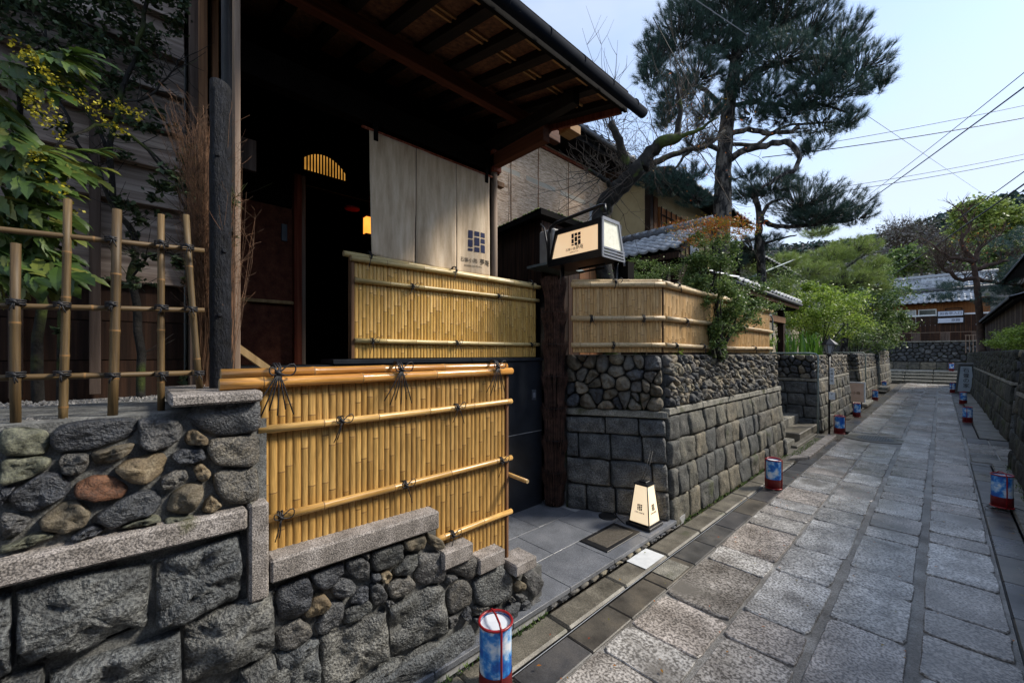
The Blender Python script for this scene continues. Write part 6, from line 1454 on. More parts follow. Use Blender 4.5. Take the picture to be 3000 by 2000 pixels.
# ---- big pine
PT = thing("pine_tree", "tall japanese black pine with thick dark trunk and spreading needle pads against the sky", "tree", (-3.25, 9.1, 0))
tb = MB()
poly_branch(tb, [(-3.3, 9.15, 0), (-3.3, 9.1, 2.4), (-3.21, 9.15, 4.36), (-3.19, 9.17, 5.11), (-3.18, 9.18, 5.67), (-3.14, 9.21, 6.41), (-3.09, 9.28, 7.15), (-3.01, 9.36, 7.80), (-2.97, 9.40, 8.46), (-2.93, 9.44, 9.48), (-2.81, 9.57, 10.04)], .215, .07, 16, .012)
tb.build("trunk", m_bark_pine, PT)
bb = MB(); rnd = random.Random(4)
BR = [([(-3.18, 9.18, 5.67), (-2.83, 9.11, 5.80), (-2.52, 9.29, 5.85), (-2.16, 9.53, 5.89), (-1.95, 9.61, 5.69), (-1.97, 9.59, 5.34), (-2.17, 9.23, 5.13), (-2.39, 8.99, 4.91)], .075, .03),
      ([(-3.14, 9.22, 6.32), (-2.74, 9.35, 6.32), (-2.40, 9.57, 6.19), (-2.06, 9.79, 6.19), (-1.98, 9.87, 6.32)], .06, .035), ([(-3.09, 9.28, 7.20), (-2.65, 9.31, 7.41), (-2.16, 9.53, 7.53), (-1.66, 9.91, 7.55), (-1.25, 10.36, 7.38)], .075, .02),
      ([(-3.00, 9.37, 7.99), (-2.74, 9.94, 8.52), (-2.25, 10.61, 8.79), (-1.74, 11.30, 8.67)], .06, .02), ([(-3.13, 9.24, 6.69), (-3.34, 8.86, 7.14), (-3.61, 8.42, 7.30), (-3.88, 8.00, 7.50)], .06, .018),
      ([(-3.01, 9.36, 7.80), (-3.35, 9.14, 8.39), (-3.78, 8.83, 8.66), (-4.17, 8.41, 8.80)], .055, .018), ([(-3.19, 9.17, 5.99), (-3.47, 8.73, 6.03), (-3.67, 8.36, 5.75), (-3.83, 8.19, 5.39)], .05, .02),
      ([(-3.11, 9.25, 6.88), (-2.74, 9.35, 6.89), (-2.25, 9.58, 6.68), (-1.74, 9.97, 6.66), (-1.25, 10.36, 6.42)], .05, .018), ([(-3.16, 9.19, 6.13), (-2.77, 10.05, 6.29), (-2.40, 10.59, 6.73), (-1.94, 11.08, 6.78), (-1.54, 11.51, 6.83)], .045, .015),
      ([(-2.97, 9.40, 8.46), (-2.87, 9.22, 8.84), (-2.46, 9.50, 9.12), (-2.07, 9.77, 9.20)], .05, .02), ([(-2.16, 9.53, 7.53), (-1.84, 9.73, 7.16), (-1.47, 9.98, 6.83), (-1.00, 10.48, 7.05)], .04, .014),
      ([(-3.83, 8.19, 5.39), (-4.11, 7.90, 5.44), (-4.30, 7.70, 5.30)], .025, .01), ([(-3.61, 8.42, 5.89), (-3.45, 8.46, 6.24), (-3.32, 8.59, 6.51)], .025, .01)]
for pts, r0, r1 in BR: poly_branch(bb, pts, r0, r1, 8, .022, rnd)
PADS = [(1560,70,85,55,8.8),(1505,115,50,48,8.8),(1495,165,42,40,8.7),(1600,165,70,45,8.5),(1545,215,60,40,8.4),(1530,265,40,30,8.4),(1680,30,90,55,8.6),(1770,40,90,55,8.6),(1850,60,80,50,8.8),(1920,95,75,45,8.9),(1965,150,75,38,8.0),(2015,185,42,25,7.9),
        (1880,160,80,45,8.0),(1790,125,80,42,8.1),(1720,110,60,40,8.4),(1905,215,80,28,7.9),(1840,225,70,28,8.0),(1760,215,60,30,8.2),(1700,190,50,36,8.3),(1625,255,50,30,8.4),(1885,280,85,26,9.0),(1950,272,40,22,8.0),(1800,262,60,20,8.2),(1730,255,55,22,8.3),
        (1590,20,70,40,8.8),(1660,-30,120,50,8.6),(1800,-20,110,50,8.5),(1545,420,60,22,8.4),(1500,405,45,20,8.4),(1600,450,50,20,8.5),(1590,395,45,18,8.4),(1640,95,60,45,8.6),(1600,330,45,16,8.4),(1860,340,45,16,8.2),(1720,395,40,14,8.2)]
tufts, dirs = [], []
for (u, v, ru, rv, t) in PADS:
    r = 925; A = math.radians(46.8)
    def dp(u_, v_, t_):
        a = (u_ - 1176) / 925; return Vector(((math.cos(A) * a - math.sin(A)) * t_, (math.sin(A) * a + math.cos(A)) * t_, 1.65 - (v_ - 812) / 925 * t_))
    c = dp(u, v, t); R = Vector((ru / 925 * t, ru / 925 * t, rv / 925 * t)); cnt = int(13 + ru * rv / 21)
    for k in range(cnt):
        q = Vector((rnd.gauss(0, 1), rnd.gauss(0, 1), rnd.gauss(0, 1))).normalized() * (rnd.uniform(.1, 1) ** .42)
        p = c + Vector((q.x * R.x, q.y * R.y, q.z * R.z)); d = Vector((q.x * .8, q.y * .8, .75 + q.z * .5)).normalized()
        tufts.append(p); dirs.append(d)
        if k % 2 == 0:
            s = c + Vector((q.x * R.x * .35, q.y * R.y * .35, -R.z * .45)); m_ = (s + p) / 2 + Vector((rnd.uniform(-.05, .05), rnd.uniform(-.05, .05), -.03)); bb.tube([s, m_, p], [.012, .008, .004], 4, cap=False)
bb.build("limbs", m_bark_pine, PT)
V = needle_tufts(np.array(tufts), np.array(dirs), 60, .165, .0045, .6)
place("needles", np_mesh("needles", V, 3), PT, m_needle)

# ---- lower pine in the garden (pads at mid height) and yellow-green pine
def pine2(label, pads, branches, mneedle, tag_loc, dens=42, ln=.14, trunk=None, nn=52, seed=3):
    t = thing("pine_tree", label, "tree", tag_loc); rn = random.Random(seed); b = MB()
    if trunk: 
        tk = MB(); poly_branch(tk, trunk[0], trunk[1], trunk[2], 10, .02, rn); tk.build("trunk", m_bark_pine, t)
    for pts, r0, r1 in branches: poly_branch(b, pts, r0, r1, 7, .025, rn)
    T_, D_ = [], []
    for (c, R) in pads:
        c = Vector(c); cnt = int(6 + R[0] * R[2] * 925 * 925 / 70 / dens * 42 / 42)
        cnt = int(10 + R[0] * R[1] * 900 / dens * 17)
        for k in range(cnt):
            q = Vector((rn.gauss(0, 1), rn.gauss(0, 1), rn.gauss(0, 1))).normalized() * (rn.uniform(.1, 1) ** .42)
            p = c + Vector((q.x * R[0], q.y * R[1], q.z * R[2])); T_.append(p); D_.append(Vector((q.x * .8, q.y * .8, .7 + .4 * q.z)).normalized())
            if k % 3 == 0: s = c + Vector((q.x * R[0] * .3, q.y * R[1] * .3, -R[2] * .5)); b.tube([s, (s + p) / 2 + Vector((0, 0, -.03)), p], [.012, .008, .004], 4, cap=False)
    setp(b.build("limbs", m_bark_pine, t), kind="stuff")
    place("needles", np_mesh("needles", needle_tufts(np.array(T_), np.array(D_), nn, ln, .0045, .75), 3), t, mneedle); return t
pine2("lower black pine with layered dark pads reaching over the bushes", [((-3.04, 12.10, 6.04), (.85, .75, .36)), ((-2.45, 12.44, 5.63), (1.0, .9, .5)), ((-1.93, 12.84, 5.37), (.95, .8, .45)), ((-1.48, 13.32, 5.20), (.55, .5, .28)), ((-2.20, 12.56, 5.09), (.9, .7, .25)), ((-3.50, 11.76, 5.91), (.5, .5, .28)), ((-3.51, 12.33, 4.65), (.8, .7, .25)), ((-3.92, 11.90, 4.17), (.5, .5, .2)), ((-2.83, 12.47, 6.37), (.4, .4, .2))],
      [([(-3.23, 11.90, 5.19), (-3.05, 11.95, 4.99), (-2.68, 12.20, 4.88), (-2.20, 12.56, 4.93), (-1.59, 13.20, 5.00)], .075, .025), ([(-3.23, 11.90, 5.19), (-3.05, 11.95, 5.50), (-2.75, 12.12, 5.63)], .06, .02), ([(-3.26, 11.87, 4.68), (-3.62, 11.63, 4.54), (-3.89, 11.49, 4.39)], .04, .015), ([(-3.23, 11.90, 4.51), (-2.88, 12.27, 4.62), (-2.55, 12.48, 4.71)], .04, .015)],
      m_needle, (-2.9, 11.5, 0), trunk=([(-3.0, 11.6, 0), (-3.19, 11.94, 3.38), (-3.21, 11.92, 4.06), (-3.26, 11.87, 4.74), (-3.23, 11.90, 5.31), (-3.39, 11.73, 5.99)], .12, .06), seed=5)
pine2("yellow-green sunlit pine behind the bright bush", [((-2.53, 22.14, 6.19), (1.0, .9, .42)), ((-3.28, 21.34, 5.73), (1.1, .9, .4)), ((-2.03, 22.68, 5.36), (.7, .7, .45)), ((-3.68, 19.45, 4.97), (1.2, .9, .4)), ((-2.78, 21.87, 4.81), (1.3, 1, .5)), ((-1.77, 22.94, 4.63), (.5, .5, .4)), ((-4.01, 17.64, 5.09), (.8, .7, .3)), ((-3.84, 16.36, 3.95), (.6, .6, .3)), ((-3.54, 21.07, 6.83), (.7, .7, .25))],
      [([(-2.78, 21.87, 4.81), (-2.91, 21.74, 5.55), (-3.41, 21.20, 6.28)], .08, .03), ([(-2.84, 21.81, 5.18), (-2.28, 22.41, 5.73), (-2.03, 22.68, 6.10)], .06, .02)], m_needle_y, (-2.8, 20, 0), trunk=([(-2.8, 20.5, 0), (-2.72, 21.94, 3.34), (-2.84, 21.81, 5.18)], .14, .08), dens=52, ln=.2, seed=6)

# ---- plum tree, leafless, mossy
PL = thing("plum_tree", "leafless mossy plum tree with many straight upright twigs behind the sign lantern", "tree", (-3.75, 5.6, 0))
pb_ = MB(); rnd = random.Random(12)
TR = [([(-3.6, 5.5, 0), (-3.62, 5.55, 2.2), (-3.62, 5.35, 2.96), (-3.65, 5.32, 3.50), (-3.62, 5.35, 3.91), (-3.44, 5.40, 4.14), (-3.21, 5.49, 4.33), (-3.05, 5.52, 4.45)], .17, .12),
      ([(-3.05, 5.52, 4.42), (-2.96, 5.62, 4.65), (-2.76, 5.68, 4.78), (-2.62, 5.82, 4.80)], .11, .07), ([(-2.65, 5.80, 4.79), (-2.62, 5.83, 5.11), (-2.64, 5.81, 5.55)], .055, .02),
      ([(-3.19, 5.52, 4.33), (-3.03, 5.83, 4.56), (-2.80, 6.22, 4.80), (-2.56, 6.62, 4.93), (-2.39, 6.95, 5.25)], .06, .022), ([(-3.23, 5.47, 4.37), (-3.25, 5.30, 4.65), (-3.27, 5.14, 4.92), (-3.31, 5.09, 5.04)], .07, .045),
      ([(-3.41, 5.28, 4.17), (-3.47, 5.07, 4.29), (-3.54, 4.85, 4.34)], .045, .015), ([(-2.76, 5.68, 4.78), (-2.41, 5.91, 4.86), (-2.16, 6.03, 4.99)], .04, .012)]
for pts, r0, r1 in TR: poly_branch(pb_, pts, r0, r1, 9, .018, rnd)
pb_.build("trunk", m_bark_plum, PL)
tw = MB()
def shoot(a, b, r=.006, w=.03, side=3):
    a, b = Vector(a), Vector(b); L = (b - a).length; k = 6; pts = []
    for i in range(k + 1): pts.append(a + (b - a) * i / k + Vector((rnd.uniform(-w, w), rnd.uniform(-w, w), rnd.uniform(-w, w) * .5)) * (i > 0))
    tw.tube(pts, [r * (1 - .75 * i / k) for i in range(k + 1)], 4, cap=False, smooth=False)
    for _ in range(side):
        i = rnd.randint(1, k - 1); d = (b - a).normalized() * .5 + Vector((rnd.uniform(-1, 1), rnd.uniform(-1, 1), rnd.uniform(-.2, 1)))
        tw.tube([pts[i], pts[i] + d * L * .1, pts[i] + d * L * .2 + Vector((0, 0, L * .05))], [r * .5, r * .4, r * .2], 3, cap=False, smooth=False)
for (u0, v0, u1, v1) in [(1400,290,1372,70),(1402,280,1350,140),(1405,290,1388,105),(1400,300,1420,180),(1400,320,1340,60),(1420,320,1455,210),(1405,280,1418,90),(1410,330,1300,260),(1400,380,1280,470),(1390,400,1240,520),(1380,410,1200,455),(1360,395,1260,420),
                         (1560,300,1560,90),(1556,250,1575,110),(1558,230,1530,120),(1560,200,1548,60),(1562,260,1610,140),(1555,280,1500,150),(1560,300,1640,180),(1560,320,1680,210),(1600,305,1640,150),(1560,240,1590,100),(1570,320,1720,255),
                         (1620,335,1700,250),(1640,320,1720,320),(1520,330,1470,200),(1500,350,1440,250),(1480,380,1400,330),(1450,400,1350,480),(1430,420,1250,510),(1410,440,1300,560),(1430,415,1330,350),(1380,400,1310,330),(1560,350,1650,420),(1600,340,1750,600),(1500,380,1560,440),
                         (1395,430,1500,540),(1400,440,1480,600),(1640,300,1760,380),(1620,330,1560,230),(1405,300,1480,230),(1402,285,1440,130),(1560,320,1620,240),(1590,330,1660,380),(1350,392,1290,350),(1352,390,1320,440),(1350,390,1300,400),(1412,310,1360,230),(1420,330,1340,300)]:
    t = rnd.uniform(5.6, 6.4); A = math.radians(46.8)
    def dp2(u_, v_, t_):
        a = (u_ - 1176) / 925; return (((math.cos(A) * a - math.sin(A)) * t_, (math.sin(A) * a + math.cos(A)) * t_, 1.65 - (v_ - 812) / 925 * t_))
    shoot(dp2(u0, v0, 6.0), dp2(u1, v1, t), .007, .035, 5)
for k in range(210):
    u0, v0 = rnd.choice([(1400, 290), (1440, 400), (1480, 375), (1520, 335), (1558, 300), (1560, 230), (1600, 335), (1370, 400), (1640, 320), (1420, 340)]); u0 += rnd.uniform(-25, 25); v0 += rnd.uniform(-20, 20)
    a_ = rnd.uniform(-2.8, -.3) if rnd.random() < .7 else rnd.uniform(0, 6.28); L_ = rnd.uniform(40, 120); shoot(dp2(u0, v0, 6.0), dp2(u0 + math.cos(a_) * L_, v0 + math.sin(a_) * L_, rnd.uniform(5.6, 6.5)), .0042, .03, 3)
setp(tw.build("twigs", m_twig, PL), kind="stuff")
C = np.array([np.array(dp2(rnd.gauss(1590, 60), rnd.gauss(290, 60), rnd.uniform(5.7, 6.3))) for _ in range(160)]); foliage("dry_leaves", PL, m_leaf_autumn, C, .035)

# ---- bushes
def bush(name, label, blobs, m, size, n, stem=None, cat="bush", aspect=.45, clumps=60, csize=.2, loc=None):
    c0_ = blobs[0][0]; t = thing(name, label, cat, loc or (c0_[0], c0_[1], 0)); P = []
    tot = sum(r[0] * r[2] for c, r in blobs)
    for c, r in blobs: P.append(blob_points(c, r, int(n * r[0] * r[2] / tot), clumps=max(8, int(clumps * r[0] * r[2] / tot)), csize=csize))
    foliage("leaves", t, m, np.concatenate(P), size, aspect); mb = MB(); rn = random.Random(len(label))
    for c, r in blobs:
        for k in range(5 if len(blobs) < 4 else 3):
            e = Vector(c) + Vector((rn.uniform(-.6, .6) * r[0], rn.uniform(-.6, .6) * r[1], rn.uniform(0, .7) * r[2])); b = Vector((c0_[0] + rn.uniform(-.15, .15), c0_[1] + rn.uniform(-.15, .15), stem if stem is not None else 0)); mb.tube([b, (b + e) / 2 + Vector((rn.uniform(-.1, .1), rn.uniform(-.1, .1), 0)), e], [.025, .016, .006], 5, cap=False)
    mb.build("stems", m_bark_plum, t); return t
bush("evergreen_bush", "large bright yellow-green bush catching the sun over the wall by the lamp post", [((-2.70, 16.11, 3.01), (1.15, 1.15, .75)), ((-2.97, 15.10, 2.62), (.7, .7, .5)), ((-2.31, 17.26, 2.70), (.8, .9, .65)), ((-2.90, 15.91, 3.58), (.7, .7, .4))], m_leaf_bright, .085, 15000, 1.5)
bush("evergreen_bush", "darker green bush hanging over the far left wall beside the plank fence", [((-2.31, 26.76, 4.07), (1.4, 1.5, 1.6)), ((-1.96, 28.59, 3.17), (1.0, 1.2, 1.0)), ((-2.61, 26.44, 4.94), (1.1, 1.1, 1.2)), ((-1.80, 28.76, 3.74), (.7, .8, .9))], m_leaf_mid, .13, 15000, 1.5)
bush("evergreen_bush", "low brownish green bush on the wall between the bright bush and the far wall", [((-2.53, 22.14, 2.42), (.9, .9, .5)), ((-2.28, 23.87, 2.08), (.8, .8, .5))], m_leaf_mid, .10, 4500, 1.5)
bush("azalea_bush", "rounded clipped azalea on top of the right wall", [((1.55, 15.6, 2.0), (.75, 1.3, .38))], m_leaf_bright, .06, 9000, 1.6, clumps=160, csize=.10)
bush("nandina_shrub", "tall nandina with orange-red top leaves growing over the tan bamboo fence", [((-1.91, 5.13, 2.88), (.32, .34, .24)), ((-1.91, 5.06, 2.55), (.32, .34, .32)), ((-1.82, 5.08, 2.18), (.26, .30, .34)), ((-1.81, 5.67, 2.17), (.35, .40, .26)), ((-1.83, 5.06, 1.76), (.16, .22, .22)), ((-1.76, 6.01, 2.36), (.35, .4, .2))], m_leaf_mid, .036, 22000, 1.6, clumps=130, csize=.15)
o = bpy.data.objects["nandina_shrub"]; P = blob_points((-1.89, 5.15, 3.12), (.45, .45, .10), 2200, clumps=50, csize=.2); foliage("red_leaves", o, m_leaf_autumn, P, .035, .3)
P = blob_points((-2.03, 4.99, 3.20), (.35, .35, .06), 700, clumps=24, csize=.2); foliage("red_leaves", o, m_leaf_autumn, P, .03, .3)
bush("fern_shrub", "feathery green shrub just behind the tan bamboo fence cap", [((-2.86, 5.13, 2.78), (.35, .3, .16)), ((-2.52, 5.20, 2.65), (.4, .3, .18)), ((-3.04, 5.09, 2.77), (.2, .2, .14)), ((-2.32, 5.27, 2.55), (.25, .25, .15))], m_leaf_mid, .035, 7000, 1.6, aspect=.3)
bush("small_shrub", "small yellow-green sprigs growing from the cobble wall top before the fence end", [((-2.28, 8.38, 1.91), (.28, .35, .13)), ((-2.15, 6.91, 1.80), (.14, .2, .08)), ((-1.95, 4.20, 1.68), (.08, .08, .06))], m_leaf_bright, .04, 1500, 1.6, clumps=40)
bush("garden_shrub", "shaded shrubs under the gate roof behind the end of the tan fence", [((-3.10, 10.58, 2.90), (.5, .5, .25)), ((-3.56, 13.74, 3.88), (.8, .8, .5)), ((-3.49, 10.90, 3.40), (.6, .6, .4))], m_leaf_mid, .06, 6000, 1.6)
# strap leaved plants
SP = thing("strap_leaf_plant", "clump of bright green strap leaves on the wall top behind the handrail", "plant", (-2.5, 11.6, 1.6)); mb = MB(); rnd = random.Random(3)
for k in range(150):
    x, y = -2.35 + rnd.uniform(-.45, .35), 11.6 + rnd.uniform(-.9, 1.2); a = rnd.uniform(0, 6.28); h = rnd.uniform(.35, .6); s = rnd.uniform(.1, .28); w = .018
    c, d = math.cos(a), math.sin(a); px, py = -d * w, c * w; P4 = [(0, 0), (.3, .55), (.65, .95), (1.0, .88)]
    L = [(x + c * s * t - px * (1 - t * .8), y + d * s * t - py * (1 - t * .8), 1.62 + h * q) for t, q in P4]; Rr = [(x + c * s * t + px * (1 - t * .8), y + d * s * t + py * (1 - t * .8), 1.62 + h * q) for t, q in P4]
    mb.add(L + Rr, [(i, i + 1, 5 + i, 4 + i) for i in range(3)])
mb.build("leaves", m_grass, SP)

# ---- left foreground shrubs
def serrated_leaf(mb, p, d, nrm, L, Wd):
    p, d = Vector(p), Vector(d).normalized(); s = d.cross(Vector(nrm)).normalized(); n_ = s.cross(d).normalized(); k = 9; A_, B_ = [], []
    mid = []
    for i in range(k + 1):
        t = i / k; w = Wd * math.sin(math.pi * min(1, t * .93 + .05)) ** .7 * (1 + (.22 if i % 2 else -.10)) * (0 if i == k else 1); c = p + d * L * t - n_ * L * .25 * t * t * t
        mid.append(c); A_.append(c - s * w + n_ * w * .25); B_.append(c + s * w + n_ * w * .25)
    m0 = k + 1; mb.add(mid + A_ + B_, [(i, i + 1, m0 + i + 1, m0 + i) for i in range(k)] + [(i, 2 * m0 + i, 2 * m0 + i + 1, i + 1) for i in range(k)], 0, False)
MH = thing("mahonia_shrub", "mahonia with broad serrated leaves and yellow flower clusters at the left edge", "shrub", (-1.95, -.55, 1.42)); rnd = random.Random(21)
lv = MB(); fl = []
LS = [(60,120,1.55,260,10),(110,135,1.5,200,5),(30,180,1.5,230,25),(0,220,1.45,200,40),(30,470,1.45,230,50),(60,500,1.42,240,60),(20,530,1.4,230,65),(95,540,1.45,200,55),(0,440,1.42,220,40),(60,450,1.45,180,35),(10,600,1.38,180,75),(120,560,1.42,150,60),(120,440,1.6,150,48),(60,420,1.5,170,20),(150,340,1.6,200,20),(90,330,1.5,190,15),(10,330,1.45,220,10),(0,390,1.42,200,30),(40,580,1.4,150,70),(100,480,1.42,170,60),(0,150,1.5,190,20),(-30,500,1.4,260,55)]
for (u, v, t, lp_, ang) in LS:
    for q in range(3):
        a_ = math.radians(ang + rnd.uniform(-30, 30)); L_ = lp_ * .42
        p = Vector(dp2(u + rnd.uniform(-90, -15), v + rnd.uniform(-40, 40), t + rnd.uniform(-.1, .1))); e = Vector(dp2(u + math.cos(a_) * L_, v + math.sin(a_) * L_, t + rnd.uniform(-.1, .1)))
        ax = (e - p); Lr = ax.length; ax.normalize(); up_ = Vector((rnd.uniform(-.1, .5), rnd.uniform(-.6, 0), 1)).normalized(); sd_ = ax.cross(up_).normalized(); k_ = 6
        for i_ in range(k_):
            f = (i_ + .6) / k_; c_ = p + ax * Lr * f - Vector((0, 0, .12 * Lr * f * f))
            for sg in (-1, 1):
                d_ = (ax * .9 + sd_ * sg * .6 - up_ * .25 + Vector((rnd.gauss(0, .08), rnd.gauss(0, .08), rnd.gauss(0, .08)))).normalized()
                ll = Lr * rnd.uniform(.34, .46) * (1 - .25 * abs(f - .5)); serrated_leaf(lv, c_, d_, up_ + Vector((rnd.gauss(0, .25), rnd.gauss(0, .25), 0)), ll, ll * .13)
        serrated_leaf(lv, p + ax * Lr * .97 - Vector((0, 0, .12 * Lr)), ax, up_, Lr * .36, Lr * .07)
lv.build("leaves", m_leaf_maho, MH)
for (u0, v0, u1, v1) in [(20,100,110,160),(50,110,125,190),(60,190,110,290),(60,230,90,280),(95,170,230,240),(110,230,150,330),(50,380,160,440),(80,400,180,490),(190,240,290,310),(65,350,95,370),(250,240,330,270)]:
    for k in range(70):
        f = rnd.random(); fl.append(dp2(u0 + (u1 - u0) * f + rnd.gauss(0, 8), v0 + (v1 - v0) * f + rnd.gauss(0, 8), 1.36 + rnd.uniform(-.05, .06)))
setp(foliage("flowers", MH, m_flower_y, np.array(fl), .010, .9), kind="stuff")
st_ = MB()
for pts in ([(-2.70, -0.31, 1.33), (-2.61, -0.29, 1.86), (-2.49, -0.31, 2.33), (-2.43, -0.33, 2.68)], [(-2.83, -0.24, 1.35), (-2.70, -0.24, 1.98), (-2.73, -0.28, 2.14), (-2.56, -0.24, 2.33), (-2.44, -0.26, 2.48)], [(-2.49, -0.31, 2.33), (-2.40, -0.22, 2.48), (-2.46, -0.07, 2.64), (-2.48, 0.14, 2.48)]): poly_branch(st_, pts, .022 if len(pts) != 4 or pts[0][2] < 1.5 else .006, .006, 7, .008, rnd)
st_.build("stems", m_bark_plum, MH)
CS = thing("camellia_shrub", "small-leaved dark shrub with twisting stems growing through the trellis", "shrub", (-2.1, .0, 1.42))
st_ = MB(); ends = []
for pts, r in (([(-2.64, 0.03, 1.34), (-2.66, 0.02, 1.76), (-2.69, -0.01, 2.01), (-2.66, 0.01, 2.18), (-2.74, -0.07, 2.37), (-2.68, -0.08, 2.64), (-2.63, -0.03, 2.91), (-2.57, 0.03, 3.19), (-2.55, 0.06, 3.38)], .018), ([(-2.69, -0.01, 2.01), (-2.56, 0.05, 2.11), (-2.48, 0.14, 2.12), (-2.41, 0.21, 2.14)], .006), ([(-2.52, 0.24, 2.02), (-2.53, 0.22, 2.11), (-2.56, 0.19, 2.32), (-2.54, 0.14, 2.50), (-2.57, 0.03, 2.64)], .010), ([(-2.74, -0.07, 2.37), (-2.72, -0.12, 2.50), (-2.71, -0.19, 2.61), (-2.71, -0.25, 2.84), (-2.75, -0.29, 3.11)], .010),
               ([(-2.63, -0.03, 2.85), (-2.51, 0.03, 2.81), (-2.44, 0.11, 2.92), (-2.38, 0.16, 3.00)], .006), ([(-2.56, 0.19, 2.28), (-2.36, 0.26, 2.33), (-2.16, 0.33, 2.35)], .005), ([(-2.69, -0.09, 2.62), (-2.76, -0.16, 2.80), (-2.87, -0.28, 3.01)], .008), ([(-2.53, 0.16, 2.48), (-2.43, 0.18, 2.60), (-2.43, 0.19, 2.70)], .005)): 
    out = poly_branch(st_, pts, r, r * .4, 6, .008, rnd); ends += out[3:]
lp2 = []
for c, n_, s_ in ([((-2.79, -0.27, 3.15), 900, (.22, .22, .14)), ((-2.73, -0.13, 3.24), 1100, (.22, .22, .12)), ((-2.59, 0.02, 3.24), 700, (.16, .16, .12)), ((-2.67, -0.07, 3.01), 520, (.16, .16, .08)), ((-2.80, -0.35, 3.19), 500, (.16, .16, .1)), ((-2.48, 0.14, 3.30), 260, (.10, .10, .04)), ((-2.74, -0.21, 3.03), 400, (.14, .14, .08)),
                   ((-2.29, 0.27, 2.35), 300, (.09, .09, .06)), ((-2.45, 0.17, 2.43), 420, (.11, .11, .08)), ((-2.56, 0.05, 2.35), 160, (.10, .10, .05)), ((-2.55, 0.06, 2.76), 240, (.14, .14, .05)), ((-2.76, -0.16, 2.91), 400, (.16, .16, .08)), ((-2.25, 0.31, 2.18), 90, (.06, .06, .03)), ((-2.37, 0.18, 2.07), 130, (.05, .05, .05)), ((-2.48, -0.01, 1.97), 130, (.09, .09, .03)), ((-2.24, 0.24, 1.89), 90, (.05, .05, .03)), ((-2.37, 0.18, 1.99), 90, (.07, .07, .02)), ((-2.43, 0.18, 2.60), 90, (.04, .04, .05)), ((-2.69, -0.01, 2.31), 130, (.08, .08, .08)), ((-2.72, -0.12, 2.64), 200, (.14, .14, .06)), ((-2.64, 0.03, 2.10), 100, (.08, .08, .06)), ((-2.64, -0.25, 1.75), 36, (.04, .04, .012)), ((-2.42, 0.20, 1.53), 30, (.06, .04, .03)), ((-2.53, -0.07, 1.42), 30, (.08, .03, .03))]):
    pp = blob_points(c, s_, int(n_ * .8), clumps=max(5, n_ // 28), csize=.16); lp2.append(pp)
st_.build("stems", m_bark_plum, CS)
tw2 = MB()
for k in range(240):
    e = rnd.choice(ends); d = Vector((rnd.uniform(-1, 1), rnd.uniform(-1, 1), rnd.uniform(-.4, 1))) * .07; tw2.tube([e, e + d, e + d * 1.8 + Vector((0, 0, .01))], [.0022, .0016, .0008], 3, cap=False, smooth=False)
setp(tw2.build("twigs", m_bark_plum, CS), kind="stuff")
foliage("leaves", CS, m_leaf_dark, np.concatenate(lp2), .033, .5)

# ---- right tree, far trees, hill
RTr = thing("garden_tree", "crooked pine-like tree with reddish trunk leaning over the lane at the right", "tree", (1.25, 27, 0)); rb = MB(); rnd = random.Random(31)
poly_branch(rb, [(1.25, 27.2, 1.6), (1.25, 28.50, 2.49), (1.20, 28.45, 3.90), (1.09, 28.33, 5.11), (1.02, 28.26, 5.91)], .15, .09, 9, .02, rnd)
for pts in ([(1.09, 28.33, 5.11), (0.54, 27.74, 5.11), (0.05, 27.23, 5.61), (-0.15, 27.01, 6.11)], [(1.09, 28.33, 5.11), (1.78, 29.06, 4.91), (2.63, 29.97, 4.71)], [(1.02, 28.26, 5.91), (1.36, 28.62, 6.72), (1.91, 29.21, 7.12)], [(1.02, 28.26, 5.91), (0.67, 27.89, 6.72), (0.88, 28.11, 7.52), (0.54, 27.74, 8.33)], [(1.09, 28.33, 5.51), (1.89, 28.89, 5.87), (2.60, 29.65, 6.07)], [(1.02, 28.26, 5.91), (0.26, 27.45, 6.11), (-0.29, 26.86, 6.72)]):
    out = poly_branch(rb, pts, .11, .03, 7, .06, rnd)
    for q in out[2:]:
        for z in range(3): branch_rec(rb, q, (rnd.uniform(-1, 1), rnd.uniform(-1, 1), rnd.uniform(0, 1)), .55, .018, 1, rnd, 3, .3)
rb.build("limbs", m_bark_red, RTr)
T_ = []; D_ = []
for (u, v, ru, rv) in [(2310,640,45,14),(2345,665,40,14),(2340,600,30,14),(2280,690,40,10),(2300,560,35,16),(2170,680,30,8),(2345,540,30,20),(2300,665,45,9),(2350,690,30,9),(2180,655,30,8),(2330,620,40,9)]:
    for k in range(90): T_.append(dp2(u + rnd.gauss(0, ru * .6), v + rnd.gauss(0, rv * .6), 18.6 + rnd.gauss(0, .5))); D_.append((rnd.uniform(-.5, .5), rnd.uniform(-.5, .5), .8))
place("needles", np_mesh("needles", needle_tufts(np.array(T_), np.array(D_), 30, .2, .007, .8), 3), RTr, m_needle)
foliage("dry_leaves", RTr, m_leaf_autumn, np.array([dp2(rnd.gauss(2250, 40), rnd.gauss(560, 30), 18.6 + rnd.gauss(0, .6)) for _ in range(160)]), .09)
